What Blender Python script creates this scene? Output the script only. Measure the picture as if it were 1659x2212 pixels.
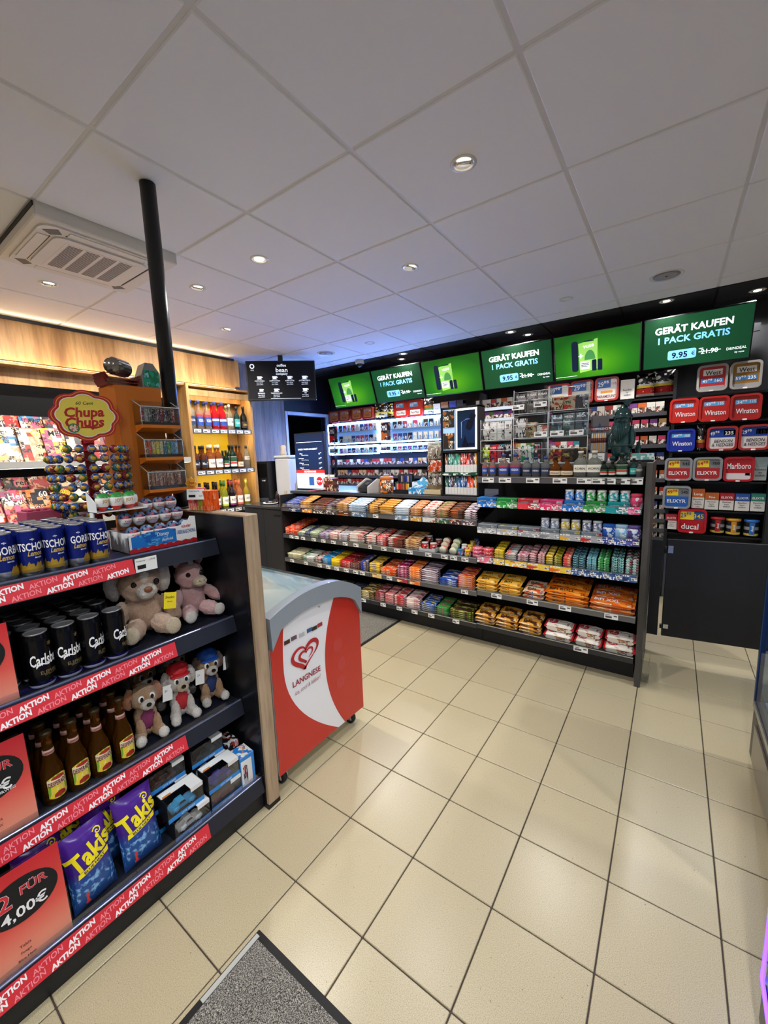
import bpy, math, random
from mathutils import Vector, Matrix, noise
for _o in list(bpy.data.objects): bpy.data.objects.remove(_o)
SC = bpy.context.scene; COL = SC.collection
PI = math.pi; RND = random.Random(7)

# ---------------------------------------------------------------- camera, world, exposure
CAMH, ZC, FPX = 1.4769, 2.6012, 874.03
FW = Vector((-0.5756517, 0.8050519, -0.1432362)); RT = Vector((0.8158152, 0.5773192, -0.0338844)); UP = Vector((-0.0554144, 0.1363599, 0.9891083))
cam_d = bpy.data.cameras.new('camera'); cam = bpy.data.objects.new('camera', cam_d); COL.objects.link(cam)
cam_d.sensor_fit = 'HORIZONTAL'; cam_d.sensor_width = 36.0; cam_d.lens = FPX / 1659 * 36.0; cam_d.clip_start = 0.02
cam.matrix_world = Matrix(((RT.x, UP.x, -FW.x, 0), (RT.y, UP.y, -FW.y, 0), (RT.z, UP.z, -FW.z, CAMH), (0, 0, 0, 1)))
SC.camera = cam
W = bpy.data.worlds.new('world'); SC.world = W; W.use_nodes = True
W.node_tree.nodes['Background'].inputs[0].default_value = (0.5, 0.55, 0.65, 1); W.node_tree.nodes['Background'].inputs[1].default_value = 0.02
SC.view_settings.view_transform = 'Standard'; SC.view_settings.look = 'None'; SC.view_settings.gamma = 1.0
SC.view_settings.use_curve_mapping = False; SC.view_settings.exposure = 0.0
CY = SC.cycles; CY.max_bounces = 7; CY.diffuse_bounces = 4; CY.glossy_bounces = 3; CY.transmission_bounces = 5; CY.transparent_max_bounces = 10; CY.adaptive_threshold = .025; CY.caustics_reflective = False; CY.caustics_refractive = False; CY.use_light_tree = False
DOWNLIGHT_W = 50.0      # watts of each ceiling spot
LED_W = .8             # overall factor of the shelf led strips

# ---------------------------------------------------------------- helpers
def at(px, py, axis, val):
    """the point of the room on the plane x, y or z = val that the survey pixel (px, py) belongs to"""
    d = FW + RT * ((px - 829.5) / FPX) - UP * ((py - 1106) / FPX)
    i = 'xyz'.index(axis); o = Vector((0, 0, CAMH)); t = (val - o[i]) / d[i]
    return o + d * t
def sat(h, k=1.25):
    h = h.lstrip('#'); c = [int(h[i:i + 2], 16) for i in (0, 2, 4)]; m = sum(c) / 3
    return '#%02x%02x%02x' % tuple(max(0, min(255, int(m + (x - m) * k))) for x in c)
def lin(h):
    h = h.lstrip('#'); c = [int(h[i:i + 2], 16) / 255 for i in (0, 2, 4)]
    return tuple(x / 12.92 if x <= .04045 else ((x + .055) / 1.055) ** 2.4 for x in c) + (1.0,)
MATS = {}
def mat(name, h='#808080', rough=.5, metal=0., emit=None, es=0., trans=0., ior=1.45, spec=.5, alpha=1., sheen=0., coat=0.):
    if name in MATS: return MATS[name]
    m = bpy.data.materials.new(name); m.use_nodes = True; b = m.node_tree.nodes['Principled BSDF']; I = b.inputs
    I['Base Color'].default_value = lin(h); I['Roughness'].default_value = rough; I['Metallic'].default_value = metal
    I['IOR'].default_value = ior; I['Specular IOR Level'].default_value = spec
    if emit: I['Emission Color'].default_value = lin(emit); I['Emission Strength'].default_value = es
    if trans: I['Transmission Weight'].default_value = trans
    if alpha < 1: I['Alpha'].default_value = alpha
    if sheen: I['Sheen Weight'].default_value = sheen
    if coat: I['Coat Weight'].default_value = coat
    MATS[name] = m; return m
def nodes(m): return m.node_tree.nodes, m.node_tree.links, m.node_tree.nodes['Principled BSDF']
def mix(N, L, fac, a, b):
    n = N.new('ShaderNodeMix'); n.data_type = 'RGBA'
    if hasattr(fac, 'links'): L.new(fac, n.inputs[0])
    else: n.inputs[0].default_value = fac
    for k, v in ((6, a), (7, b)):
        if hasattr(v, 'links'): L.new(v, n.inputs[k])
        else: n.inputs[k].default_value = v
    return n.outputs[2]
def noi(N, L, vec, scale, det=2., rough=.5):
    n = N.new('ShaderNodeTexNoise'); n.inputs['Scale'].default_value = scale; n.inputs['Detail'].default_value = det; n.inputs['Roughness'].default_value = rough
    L.new(vec, n.inputs['Vector']); return n.outputs['Fac']
def ramp(N, L, v, stops):
    n = N.new('ShaderNodeValToRGB'); e = n.color_ramp.elements
    while len(e) < len(stops): e.new(.5)
    for q, (p, c) in zip(e, stops): q.position = p; q.color = c if not isinstance(c, str) else lin(c)
    L.new(v, n.inputs[0]); return n.outputs[0]
def mapping(N, L, src, sc=(1, 1, 1), loc=(0, 0, 0)):
    n = N.new('ShaderNodeMapping'); n.inputs['Scale'].default_value = sc; n.inputs['Location'].default_value = loc; L.new(src, n.inputs[0]); return n.outputs[0]
def bump(N, L, b, v, st, dist=.002):
    n = N.new('ShaderNodeBump'); n.inputs['Strength'].default_value = st; n.inputs['Distance'].default_value = dist; L.new(v, n.inputs['Height']); L.new(n.outputs[0], b.inputs['Normal'])
K0, K1 = (0, 0, 0, 1), (1, 1, 1, 1)
def cells(N, L, vec, sc, off=0.):
    f = N.new('ShaderNodeVectorMath'); f.operation = 'FLOOR'; L.new(mapping(N, L, vec, sc, (off + .001, off * .7 + .001, off * 1.3 + .001)), f.inputs[0]); w = N.new('ShaderNodeTexWhiteNoise'); w.noise_dimensions = '3D'; L.new(f.outputs[0], w.inputs['Vector']); return w.outputs['Value']
def pmat(base, accent, ink='#ffffff', seed=0, rough=.35, sc=(3, 3, 2), t1=.52, t2=.56, name=None):
    """printed wrapper: base colour, patches of a second colour and lettering-like marks"""
    key = name or 'print_%s_%s_%s_%s' % (base, accent, ink, seed)
    if key in MATS: return MATS[key]
    base, accent = sat(base), sat(accent); m = mat(key, base, rough); N, L, b = nodes(m); g = N.new('ShaderNodeTexCoord').outputs['Generated']
    a = noi(N, L, mapping(N, L, g, sc, (seed * 3.1, seed * 1.7, seed)), 1.0, 1.0)
    k1 = cells(N, L, g, (sc[0] * 7, sc[1] * 7, sc[2] * 4), seed + .5); k2 = cells(N, L, g, (sc[0] * 1.5, sc[1] * 1.5, sc[2] * 1.6), seed + 9.5)
    c = mix(N, L, ramp(N, L, a, [(t1 - .02, K0), (t1 + .02, K1)]), lin(base), lin(accent))
    q = N.new('ShaderNodeMath'); q.operation = 'MULTIPLY'; L.new(ramp(N, L, k1, [(t2 - .06, K0), (t2 - .05, K1)]), q.inputs[0]); L.new(ramp(N, L, k2, [(.66, K0), (.67, K1)]), q.inputs[1])
    c = mix(N, L, q.outputs[0], c, lin(ink))
    L.new(c, b.inputs['Base Color']); return m

class MB:
    def __init__(s): s.v = []; s.f = []; s.m = []; s.s = []
    def add(s, v, f, m=0, smooth=False, M=None):
        o = len(s.v); s.v += [tuple(M @ Vector(p)) if M else tuple(p) for p in v]
        for q in f: s.f.append([o + i for i in q]); s.m.append(m); s.s.append(smooth)
        return s
    def box(s, x0, x1, y0, y1, z0, z1, m=0, b=0., M=None):
        c = ((x0 + x1) / 2, (y0 + y1) / 2, (z0 + z1) / 2); h = (abs(x1 - x0) / 2, abs(y1 - y0) / 2, abs(z1 - z0) / 2)
        if b <= 0:
            v = [(c[0] + i * h[0], c[1] + j * h[1], c[2] + k * h[2]) for i in (-1, 1) for j in (-1, 1) for k in (-1, 1)]
            return s.add(v, [(0, 1, 3, 2), (4, 6, 7, 5), (0, 4, 5, 1), (2, 3, 7, 6), (0, 2, 6, 4), (1, 5, 7, 3)], m, False, M)
        b = min(b, min(h) * .95); v = []; ix = {}
        for i in (-1, 1):
            for j in (-1, 1):
                for k in (-1, 1):
                    for a in range(3):
                        g = (i, j, k); ix[i, j, k, a] = len(v)
                        v.append(tuple(c[d] + g[d] * (h[d] - (0 if d == a else b)) for d in range(3)))
        F = []
        for a in range(3):
            p, q = [d for d in range(3) if d != a]
            for sg in (-1, 1):
                r = []
                for (u, w) in ((-1, -1), (1, -1), (1, 1), (-1, 1)):
                    g = [0, 0, 0]; g[a] = sg; g[p] = u; g[q] = w; r.append(ix[(*g, a)])
                F.append(r if (sg > 0) == (a != 1) else r[::-1])
        for a in range(3):                       # edges along axis a
            p, q = [d for d in range(3) if d != a]
            for u in (-1, 1):
                for w in (-1, 1):
                    g = [0, 0, 0]; g[p] = u; g[q] = w; e = []
                    for sg, ax in ((-1, p), (1, p), (1, q), (-1, q)):
                        g[a] = sg; e.append(ix[(*g, ax)])
                    F.append(e if (u * w > 0) == (a != 1) else e[::-1])
        for i in (-1, 1):
            for j in (-1, 1):
                for k in (-1, 1):
                    r = [ix[i, j, k, a] for a in range(3)]; F.append(r if i * j * k > 0 else r[::-1])
        return s.add(v, F, m, False, M)
    def prism(s, poly, a, b, axis='y', m=0, smooth=False, M=None, mside=None):
        """polygon (u, w) extruded along axis from a to b; u, w are the two other axes in xyz order"""
        n = len(poly)
        def P(u, w, t): return {'x': (t, u, w), 'y': (u, t, w), 'z': (u, w, t)}[axis]
        v = [P(u, w, a) for u, w in poly] + [P(u, w, b) for u, w in poly]
        s.add(v, [list(range(n)), list(range(2 * n - 1, n - 1, -1))], m, False, M)
        return s.add(v, [(i, i + n, (i + 1) % n + n, (i + 1) % n) for i in range(n)], m if mside is None else mside, smooth, M)
    def lathe(s, prof, n=16, m=0, M=None, cx=0, cy=0, ms=None, smooth=True):
        v = []; f = []; mm = []
        for r, z in prof: v += [(cx + r * math.cos(2 * PI * i / n), cy + r * math.sin(2 * PI * i / n), z) for i in range(n)]
        o = len(s.v); s.v += [tuple(M @ Vector(p)) if M else p for p in v]
        for k in range(len(prof) - 1):
            for i in range(n):
                j = (i + 1) % n; s.f.append([o + k * n + i, o + k * n + j, o + (k + 1) * n + j, o + (k + 1) * n + i]); s.m.append(ms[k] if ms else m); s.s.append(smooth)
        for k, rev in ((0, True), (len(prof) - 1, False)):
            if prof[k][0] > 1e-5:
                r = [o + k * n + i for i in range(n)]; s.f.append(r[::-1] if rev else r); s.m.append((ms[0] if rev else ms[-1]) if ms else m); s.s.append(False)
        return s
    def tube(s, pts, r, n=8, m=0, closed=False):
        P = [Vector(p) for p in pts]; rings = []; k = len(P); o = len(s.v)
        for i, p in enumerate(P):
            a = P[i - 1] if (i or closed) else P[0]; b = P[(i + 1) % k] if (i < k - 1 or closed) else P[-1]
            t = (b - a).normalized(); u = t.orthogonal().normalized() if abs(t.z) > .95 else t.cross(Vector((0, 0, 1))).normalized(); w = t.cross(u)
            rr = r[i] if isinstance(r, (list, tuple)) else r
            s.v += [tuple(p + u * rr * math.cos(2 * PI * j / n) + w * rr * math.sin(2 * PI * j / n)) for j in range(n)]
        for i in range(k if closed else k - 1):
            for j in range(n):
                a, b = o + i * n, o + ((i + 1) % k) * n
                s.f.append([a + j, a + (j + 1) % n, b + (j + 1) % n, b + j]); s.m.append(m); s.s.append(True)
        if not closed:
            s.f.append([o + j for j in range(n)][::-1]); s.f.append([o + (k - 1) * n + j for j in range(n)]); s.m += [m, m]; s.s += [False, False]
        return s
    def ell(s, c, r, nu=14, nv=9, m=0, M=None, fuzz=0., seed=0.):
        v = []; f = []
        for i in range(nv + 1):
            th = PI * i / nv
            for j in range(nu):
                ph = 2 * PI * j / nu; d = Vector((math.sin(th) * math.cos(ph), math.sin(th) * math.sin(ph), math.cos(th)))
                k = 1 + (fuzz * noise.noise(d * 4 + Vector((seed, seed * 2, 0))) if fuzz else 0)
                v.append((c[0] + r[0] * d.x * k, c[1] + r[1] * d.y * k, c[2] + r[2] * d.z * k))
        for i in range(nv):
            for j in range(nu): f.append((i * nu + j, (i + 1) * nu + j, (i + 1) * nu + (j + 1) % nu, i * nu + (j + 1) % nu))
        return s.add(v, f, m, True, M)
    def strip(s, pts, wid, y=0., m=0, t=.0004, M=None):
        """flat ribbon along 2-d points (x, z) with half widths, facing -y"""
        n = len(pts); v = []
        for i, (x, z) in enumerate(pts):
            a = pts[max(0, i - 1)]; b = pts[min(n - 1, i + 1)]; dx, dz = b[0] - a[0], b[1] - a[1]; l = math.hypot(dx, dz) or 1
            w = wid[i] if isinstance(wid, (list, tuple)) else wid
            v += [(x - dz / l * w, y, z + dx / l * w), (x + dz / l * w, y, z - dx / l * w)]
        return s.add(v, [(2 * i, 2 * i + 2, 2 * i + 3, 2 * i + 1) for i in range(n - 1)], m, False, M)
    def text(s, t, M, h, m=0, maxw=None, bold=.02, shear=0., off=0.):
        """lettering of capital height h lying in the local xz plane of M, facing local -y"""
        V, F, w = glyphs(t, bold, shear); k = h; kx = k if not maxw or w * k <= maxw else maxw / w
        return s.add([(x * kx, -off, z * k) for x, z in V], F, m, False, M)
    def wrap(s, t, R, z, h, ang, m=0, maxa=None, bold=.02, shear=0., off=.0008):
        V, F, w = glyphs(t, bold, shear); kx = h
        if maxa and w * h / R > maxa: kx = maxa * R / w
        return s.add([((R + off) * math.sin(x * kx / R + ang), -(R + off) * math.cos(x * kx / R + ang), z + q * h) for x, q in V], F, m)
    def fine(s, L):
        """split long triangles so that lettering can follow a curved surface"""
        todo = [(f, m) for f, m in zip(s.f, s.m)]; F, Mi = [], []
        while todo:
            f, m = todo.pop()
            if len(f) > 3: todo += [([f[0], f[i], f[i + 1]], m) for i in range(1, len(f) - 1)]; continue
            e = [(Vector(s.v[f[i]]) - Vector(s.v[f[(i + 1) % 3]])).length for i in range(3)]; k = e.index(max(e))
            if e[k] <= L: F.append(f); Mi.append(m); continue
            a, b, c = f[k], f[(k + 1) % 3], f[(k + 2) % 3]; s.v.append(tuple((Vector(s.v[a]) + Vector(s.v[b])) / 2)); q = len(s.v) - 1; todo += [([a, q, c], m), ([q, b, c], m)]
        s.f, s.m, s.s = F, Mi, [False] * len(F); return s
    def mesh(s, name, mats):
        me = bpy.data.meshes.new(name); me.from_pydata(s.v, [], s.f)
        for q in (mats if isinstance(mats, (list, tuple)) else [mats]): me.materials.append(q)
        me.polygons.foreach_set('material_index', s.m); me.polygons.foreach_set('use_smooth', s.s); me.update(); return me
    def build(s, name, mats, parent=None, loc=(0, 0, 0), rot=(0, 0, 0)): return put(name, s.mesh(name, mats), parent, loc, rot)
GL = {}
def glyphs(t, bold, shear):
    key = (t, bold, shear)
    if key not in GL:
        c = bpy.data.curves.new('lettering', 'FONT'); c.body = t; c.size = 1; c.resolution_u = 2; c.offset = bold * .35; c.shear = shear; c.align_x = 'CENTER'
        o = bpy.data.objects.new('lettering', c); me = bpy.data.meshes.new_from_object(o)
        ref = 0.73; V = [(p.co.x / ref, p.co.y / ref - .5) for p in me.vertices]; F = [tuple(reversed(q.vertices)) if q.normal.z < 0 else tuple(q.vertices) for q in me.polygons]
        F = [f for f in F]
        xs = [x for x, _ in V] or [0]; mid = (min(xs) + max(xs)) / 2; V = [(x - mid, z) for x, z in V]
        GL[key] = (V, F, max(xs) - min(xs) or 1); bpy.data.objects.remove(o); bpy.data.meshes.remove(me); bpy.data.curves.remove(c)
    return GL[key]
MESH = {}
def cached(key, fn):
    if key not in MESH: MESH[key] = fn()
    return MESH[key]
def put(name, me, parent=None, loc=(0, 0, 0), rot=(0, 0, 0), mats=None, scale=None):
    o = bpy.data.objects.new(name, me); COL.objects.link(o); o.location = loc; o.rotation_euler = rot
    if parent: o.parent = parent
    if scale: o.scale = scale
    if mats:
        for sl, q in zip(o.material_slots, mats): sl.link = 'OBJECT'; sl.material = q
    return o
def tag(o, label, cat, group=None, kind=None):
    if label: o['label'] = label
    if cat: o['category'] = cat
    if group: o['group'] = group
    if kind: o['kind'] = kind
    return o
def thing(name, label, cat, loc=(0, 0, 0), rot=(0, 0, 0), group=None):
    if not isinstance(rot, (tuple, list)): rot = (0, 0, rot)
    o = bpy.data.objects.new(name, None); COL.objects.link(o); o.location = loc; o.rotation_euler = rot; o.empty_display_size = .05
    return tag(o, label, cat, group)
def struct(o, label=None): o['kind'] = 'structure'; o['label'] = label or o.name.replace('_', ' '); return o
def T(x=0, y=0, z=0, rx=0, ry=0, rz=0): return Matrix.Translation((x, y, z)) @ Matrix.Rotation(rz, 4, 'Z') @ Matrix.Rotation(ry, 4, 'Y') @ Matrix.Rotation(rx, 4, 'X')
def rrect(w, h, r, n=5, cx=0, cy=0):
    P = []
    for (sx, sy, a0) in ((1, 1, 0), (-1, 1, PI / 2), (-1, -1, PI), (1, -1, 1.5 * PI)):
        for i in range(n + 1):
            a = a0 + PI / 2 * i / n; P.append((cx + sx * (w / 2 - r) + r * math.cos(a), cy + sy * (h / 2 - r) + r * math.sin(a)))
    return P
ORD = ['first', 'second', 'third', 'fourth', 'fifth', 'sixth', 'seventh', 'eighth', 'ninth', 'tenth', 'eleventh', 'twelfth', 'thirteenth', 'fourteenth', 'fifteenth', 'sixteenth', 'seventeenth', 'eighteenth', 'nineteenth', 'twentieth']
for _t, _n in (('twenty', 20), ('thirty', 30)):
    for _q in ORD[:9]: ORD.append(_t + '-' + _q)
    if _n == 20: ORD.append('thirtieth')

# ---------------------------------------------------------------- common materials
BLACK = mat('black_metal', '#15161a', .45); DARK = mat('dark_laminate', '#1d1f24', .4); GREY = mat('rail_grey', '#55575c', .35, .4)
WHITE = mat('white_plastic', '#e9e9e8', .4); PAPER = mat('paper_white', '#f2f2ef', .6); INK = mat('ink_black', '#141414', .6)
CHROME = mat('chrome', '#c9cbd0', .18, 1.0); RED = mat('print_red', '#c81d25', .4); YEL = mat('print_yellow', '#f7d21f', .4); BLU = mat('print_blue', '#1d55b0', .4)
GOLD = mat('print_gold', '#c9a23d', .35, .6)
def clear(name, tint, gloss):
    m = bpy.data.materials.new(name); m.use_nodes = True; N, L = m.node_tree.nodes, m.node_tree.links; N.clear(); o = N.new('ShaderNodeOutputMaterial')
    a = N.new('ShaderNodeBsdfTransparent'); a.inputs[0].default_value = lin(tint); g = N.new('ShaderNodeBsdfGlossy'); g.inputs['Roughness'].default_value = .06; x = N.new('ShaderNodeMixShader')
    f = N.new('ShaderNodeFresnel'); f.inputs[0].default_value = 1.35; k = N.new('ShaderNodeMath'); k.operation = 'MULTIPLY'; k.inputs[1].default_value = gloss; L.new(f.outputs[0], k.inputs[0]); k2 = N.new('ShaderNodeMath'); k2.operation = 'MINIMUM'; k2.inputs[1].default_value = .22; L.new(k.outputs[0], k2.inputs[0]); L.new(k2.outputs[0], x.inputs[0])
    L.new(a.outputs[0], x.inputs[1]); L.new(g.outputs[0], x.inputs[2]); L.new(x.outputs[0], o.inputs[0]); MATS[name] = m; return m
ACRYL = clear('clear_acrylic', '#f6f8f8', 1.2); GLASS = clear('clear_glass', '#eef5f4', 1.5)
NAVY = mat('shelf_navy', '#252833', .4, .2); SILVER = mat('silver_can', '#c8cace', .25, .9); WINK = mat('ink_white', '#f4f4f4', .5)
def wood(name, c1, c2, c3, axis=(1.2, 1.2, .12), sc=6., rough=.5):
    m = mat(name, c1, rough); N, L, b = nodes(m); g = N.new('ShaderNodeTexCoord').outputs['Object']
    a = noi(N, L, mapping(N, L, g, axis), sc, 5., .6); k = noi(N, L, mapping(N, L, g, tuple(q * 6 for q in axis)), sc * 1.5, 4.)
    c = mix(N, L, ramp(N, L, a, [(.3, c2), (.5, c1), (.68, c3)]), K1, K1); c = ramp(N, L, a, [(.32, c2), (.5, c1), (.66, c3)])
    c = mix(N, L, ramp(N, L, k, [(.45, K0), (.75, (.55, .55, .55, 1))]), c, lin(c2)); L.new(c, b.inputs['Base Color']); bump(N, L, b, k, .15); return m
OAK = wood('oak_board', '#b98d58', '#8a6238', '#caa26c'); OAKG = wood('grey_oak_board', '#8d8078', '#5d5350', '#a2968c'); OAKP = wood('pale_oak_board', '#a78e72', '#7f6a55', '#baa488')
# ---------------------------------------------------------------- the room
def floor_mat():
    m = mat('floor_tile', '#c9bd9f', .28); N, L, b = nodes(m); tc = N.new('ShaderNodeTexCoord'); g = N.new('ShaderNodeNewGeometry').outputs['Position']
    sp = noi(N, L, g, 420., 2.); big = noi(N, L, g, 2.2, 3.); r = N.new('ShaderNodeObjectInfo').outputs['Random']
    c = ramp(N, L, sp, [(.30, '#998c70'), (.44, '#b8aa88'), (.60, '#c3b694'), (.75, '#d2c8ac')])
    c = mix(N, L, ramp(N, L, r, [(0, (0, 0, 0, 1)), (1, (.16, .16, .16, 1))]), c, lin('#b2a382'))
    d = noi(N, L, g, 95., 1.); c = mix(N, L, ramp(N, L, d, [(.765, K0), (.785, (.7, .7, .7, 1))]), c, lin('#6b5d49'))
    c = mix(N, L, ramp(N, L, big, [(.35, K0), (.9, (.3, .3, .3, 1))]), c, lin('#b0a080')); L.new(c, b.inputs['Base Color'])
    return m
FT = floor_mat(); GROUT = mat('floor_grout', '#4a4038', .8)
XL, XR, YB, YF = -4.3, 2.3, 4.66, -2.6
floor = struct(MB().box(XL, XR, YF, YB, -.12, -.005).build('floor', GROUT), 'beige tiled shop floor with dark joints')
FX, FY, FS = -1.6014, 2.5894, .30
tile_me = MB().box(-.1478, .1478, -.1478, .1478, -.02, 0, b=.0018).mesh('tile', FT); rest = MB()
for i in range(-9, 13):
    for j in range(-18, 7):
        x, y = FX + FS * (i + .5), FY + FS * (j + .5)
        if x < XL or x > XR or y < YF or y > YB: continue
        seen = (x > -1.6 and x < 1.0 and y > -.1 and y < 3.6) or (x > -3.4 and x < .2 and y > 1.5 and y < 3.0)
        if seen: put('tile', tile_me, floor, (x, y, 0))
        else: rest.box(x - .1478, x + .1478, y - .1478, y + .1478, -.02, 0, b=.0018)
tag(rest.build('tile_field', FT, floor), None, None, kind='stuff')
def ceil_mat(name, h):
    m = mat(name, h, .85); N, L, b = nodes(m); g = N.new('ShaderNodeTexCoord').outputs['Object']
    k = noi(N, L, g, 900., 2.); bump(N, L, b, k, .25, .001); return m
CT = ceil_mat('ceiling_tile', '#e6e7ec'); CTB = ceil_mat('ceiling_black', '#17171a'); TEE = mat('tee_bar', '#d4d4d8', .5); TEEB = mat('tee_bar_black', '#101012', .5)
ceil = struct(MB().box(XL, XR, YF, YB, ZC + .03, ZC + .1).build('ceiling', mat('plenum', '#3a3a3a', .9)), 'white suspended ceiling of square tiles')
AX, AY, AS = -1.0500, .7074, .625; YK = 4.04
def ctile(w, d): return cached(('ct', round(w, 3), round(d, 3)), lambda: MB().box(-w / 2, w / 2, -d / 2, d / 2, 0, .014, b=.004).mesh('tile', CT))
tee = MB()
for i in range(-6, 6):
    x = AX + AS * i
    if XL < x < XR: tee.box(x - .012, x + .012, YF, YK, ZC + .005, ZC + .03)
for j in range(-6, 7):
    y = AY + AS * j
    if YF < y < YK: tee.box(XL, XR, y - .012, y + .012, ZC + .0055, ZC + .03)
tee.build('tee_grid', TEE, ceil)
AC = (-3, 0)                                           # the cell of the cassette unit
for i in range(-6, 5):
    for j in range(-6, 6):
        x0, x1 = max(XL, AX + AS * i), min(XR, AX + AS * (i + 1)); y0, y1 = max(YF, AY + AS * j), min(YK, AY + AS * (j + 1))
        if x1 - x0 < .05 or y1 - y0 < .05 or (i, j) == AC: continue
        put('tile', ctile(x1 - x0 - .015, y1 - y0 - .015), ceil, ((x0 + x1) / 2, (y0 + y1) / 2, ZC))
bb = MB()
for i in range(-6, 5):
    x0, x1 = max(XL, AX + AS * i), min(XR, AX + AS * (i + 1))
    if x1 - x0 < .05: continue
    for (y0, y1) in ((YK, 4.4574), (4.4574, YB)):
        MB().box(x0 + .007, x1 - .007, y0 + .004, y1 - .007, ZC - .002, ZC + .014, b=.004).build('black_tile', CTB, ceil)
MB().box(XL, XR, YK, YB, ZC + .006, ZC + .03).build('black_tee_grid', TEEB, ceil)
WB = mat('wall_black', '#16171b', .55); WD = mat('wall_light', '#c7c3ba', .7); WBL = mat('wall_blueblack', '#1c2029', .5)
struct(MB().box(XL - .1, XR + .1, YB, YB + .1, 0, ZC + .1).build('wall_back', WB), 'black wall behind the tobacco shelves')
struct(MB().box(XR, XR + .1, YF - .1, YB, 0, ZC + .1).build('wall_right', WD), 'light wall beyond the coolers')
struct(MB().box(XL - .1, XR + .1, YF - .1, YF, 0, ZC + .1).build('wall_front', WD), 'light wall behind the viewer')
# left wall with a doorway at the tobacco end
DY0, DY1, DZ = 3.82, 4.58, 2.04
wl = MB().box(XL - .1, XL, YF, DY0, 0, ZC + .1).box(XL - .1, XL, DY1, YB, 0, ZC + .1).box(XL - .1, XL, DY0, DY1, DZ, ZC + .1).build('wall_left', WBL); struct(wl, 'dark wall with the oak fascia and the doorway')
MB().box(XL, XL + .02, 3.05, DY0 - .05, 0, 2.6).build('grey_oak_panel', OAKG, wl)
dr = struct(MB().box(XL - .02, XL + .03, DY0 - .045, DY0, 0, DZ + .045, b=.004).box(XL - .02, XL + .03, DY1, DY1 + .045, 0, DZ + .045, b=.004).box(XL - .02, XL + .03, DY0, DY1, DZ, DZ + .045, b=.004).build('door_1', mat('door_frame_white', '#c3c9d6', .4)), 'white framed doorway to the back room')
bk = MB().box(XL - 1.6, XL - 1.5, DY0 - .6, DY1 + .6, 0, 2.6).box(XL - 1.5, XL - .1, DY0 - .6, DY0 - .55, 0, 2.6).box(XL - 1.5, XL - .1, DY1 + .55, DY1 + .6, 0, 2.6).box(XL - 1.5, XL - .1, DY0 - .6, DY1 + .6, 2.5, 2.6).build('wall_passage', WBL); struct(bk, 'dim passage walls behind the doorway')
struct(MB().box(XL - 1.6, XL - .1, DY0 - .6, DY1 + .6, -.05, 0).build('floor_passage', GROUT), 'dark floor of the passage')
bl = thing('roller_shutter', 'pale slatted shutter seen through the doorway', 'shutter', (XL - .9, DY0 + .25, 0))
for k in range(16): put('slat', cached('rsl', lambda: MB().box(-.01, .01, -.3, .3, 0, .066, b=.006).mesh('slat', mat('shutter_slat', '#8a93a6', .4))), bl, (0, 0, .3 + k * .07))
MB().box(-.02, .02, -.34, -.3, 0, 1.5).box(-.02, .02, .3, .34, 0, 1.5).build('guide_rail', GREY, bl)
# oak fascia over the magazine wall, with its lower band and hidden led strips
LEDW = mat('led_warm', '#fff0d0', emit='#ffdcae', es=13 * LED_W); LEDW2 = mat('led_warm_soft', '#fff0d0', emit='#ffd9a0', es=18 * LED_W)
fa = struct(MB().box(-4.11, -4.05, YF, 2.88, 2.254, 2.545).build('trim_1', OAK), 'warm oak fascia board over the magazine wall')
MB().box(-4.112, -4.048, 2.865, 2.945, 2.27, 2.56, b=.003).build('end_board', wood('oak_end', '#c0955a', '#93693a', '#cfa76e'), fa)
MB().box(-4.12, -4.035, YF, 2.88, 2.545, 2.556).box(-4.041, -4.035, YF, 2.88, 2.556, 2.5675).build('black_profile', BLACK, fa)
MB().box(-4.09, -4.07, YF, 2.86, 2.557, 2.562).build('led_strip', LEDW, fa)
lb = struct(MB().box(-4.28, -4.14, YF, 3.05, 2.13, 2.235).build('trim_2', OAK), 'shaded oak band under the fascia')
MB().box(-4.14, -4.0, YF, 3.0, 2.215, 2.235).build('ledge', OAK, lb)
MB().box(-4.03, -4.015, YF, 2.86, 2.236, 2.239).build('led_strip', LEDW2, lb)
MB().box(-4.15, -4.14, YF, 3.0, 2.095, 2.13).build('valance', OAK, lb); MB().box(-4.22, -4.19, YF, 2.2, 2.124, 2.13).build('led_strip', mat('led_neutral', '#ffffff', emit='#fff0dc', es=11 * LED_W), lb)
struct(MB().box(XL, -2.6, 4.3, 4.34, 0, 2.6).build('trim_3', BLACK) if False else MB().box(XL + .001, XL + .06, DY1 + .045, YB, 0, 2.6).build('trim_3', BLACK), 'black corner strip beside the doorway')

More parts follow.
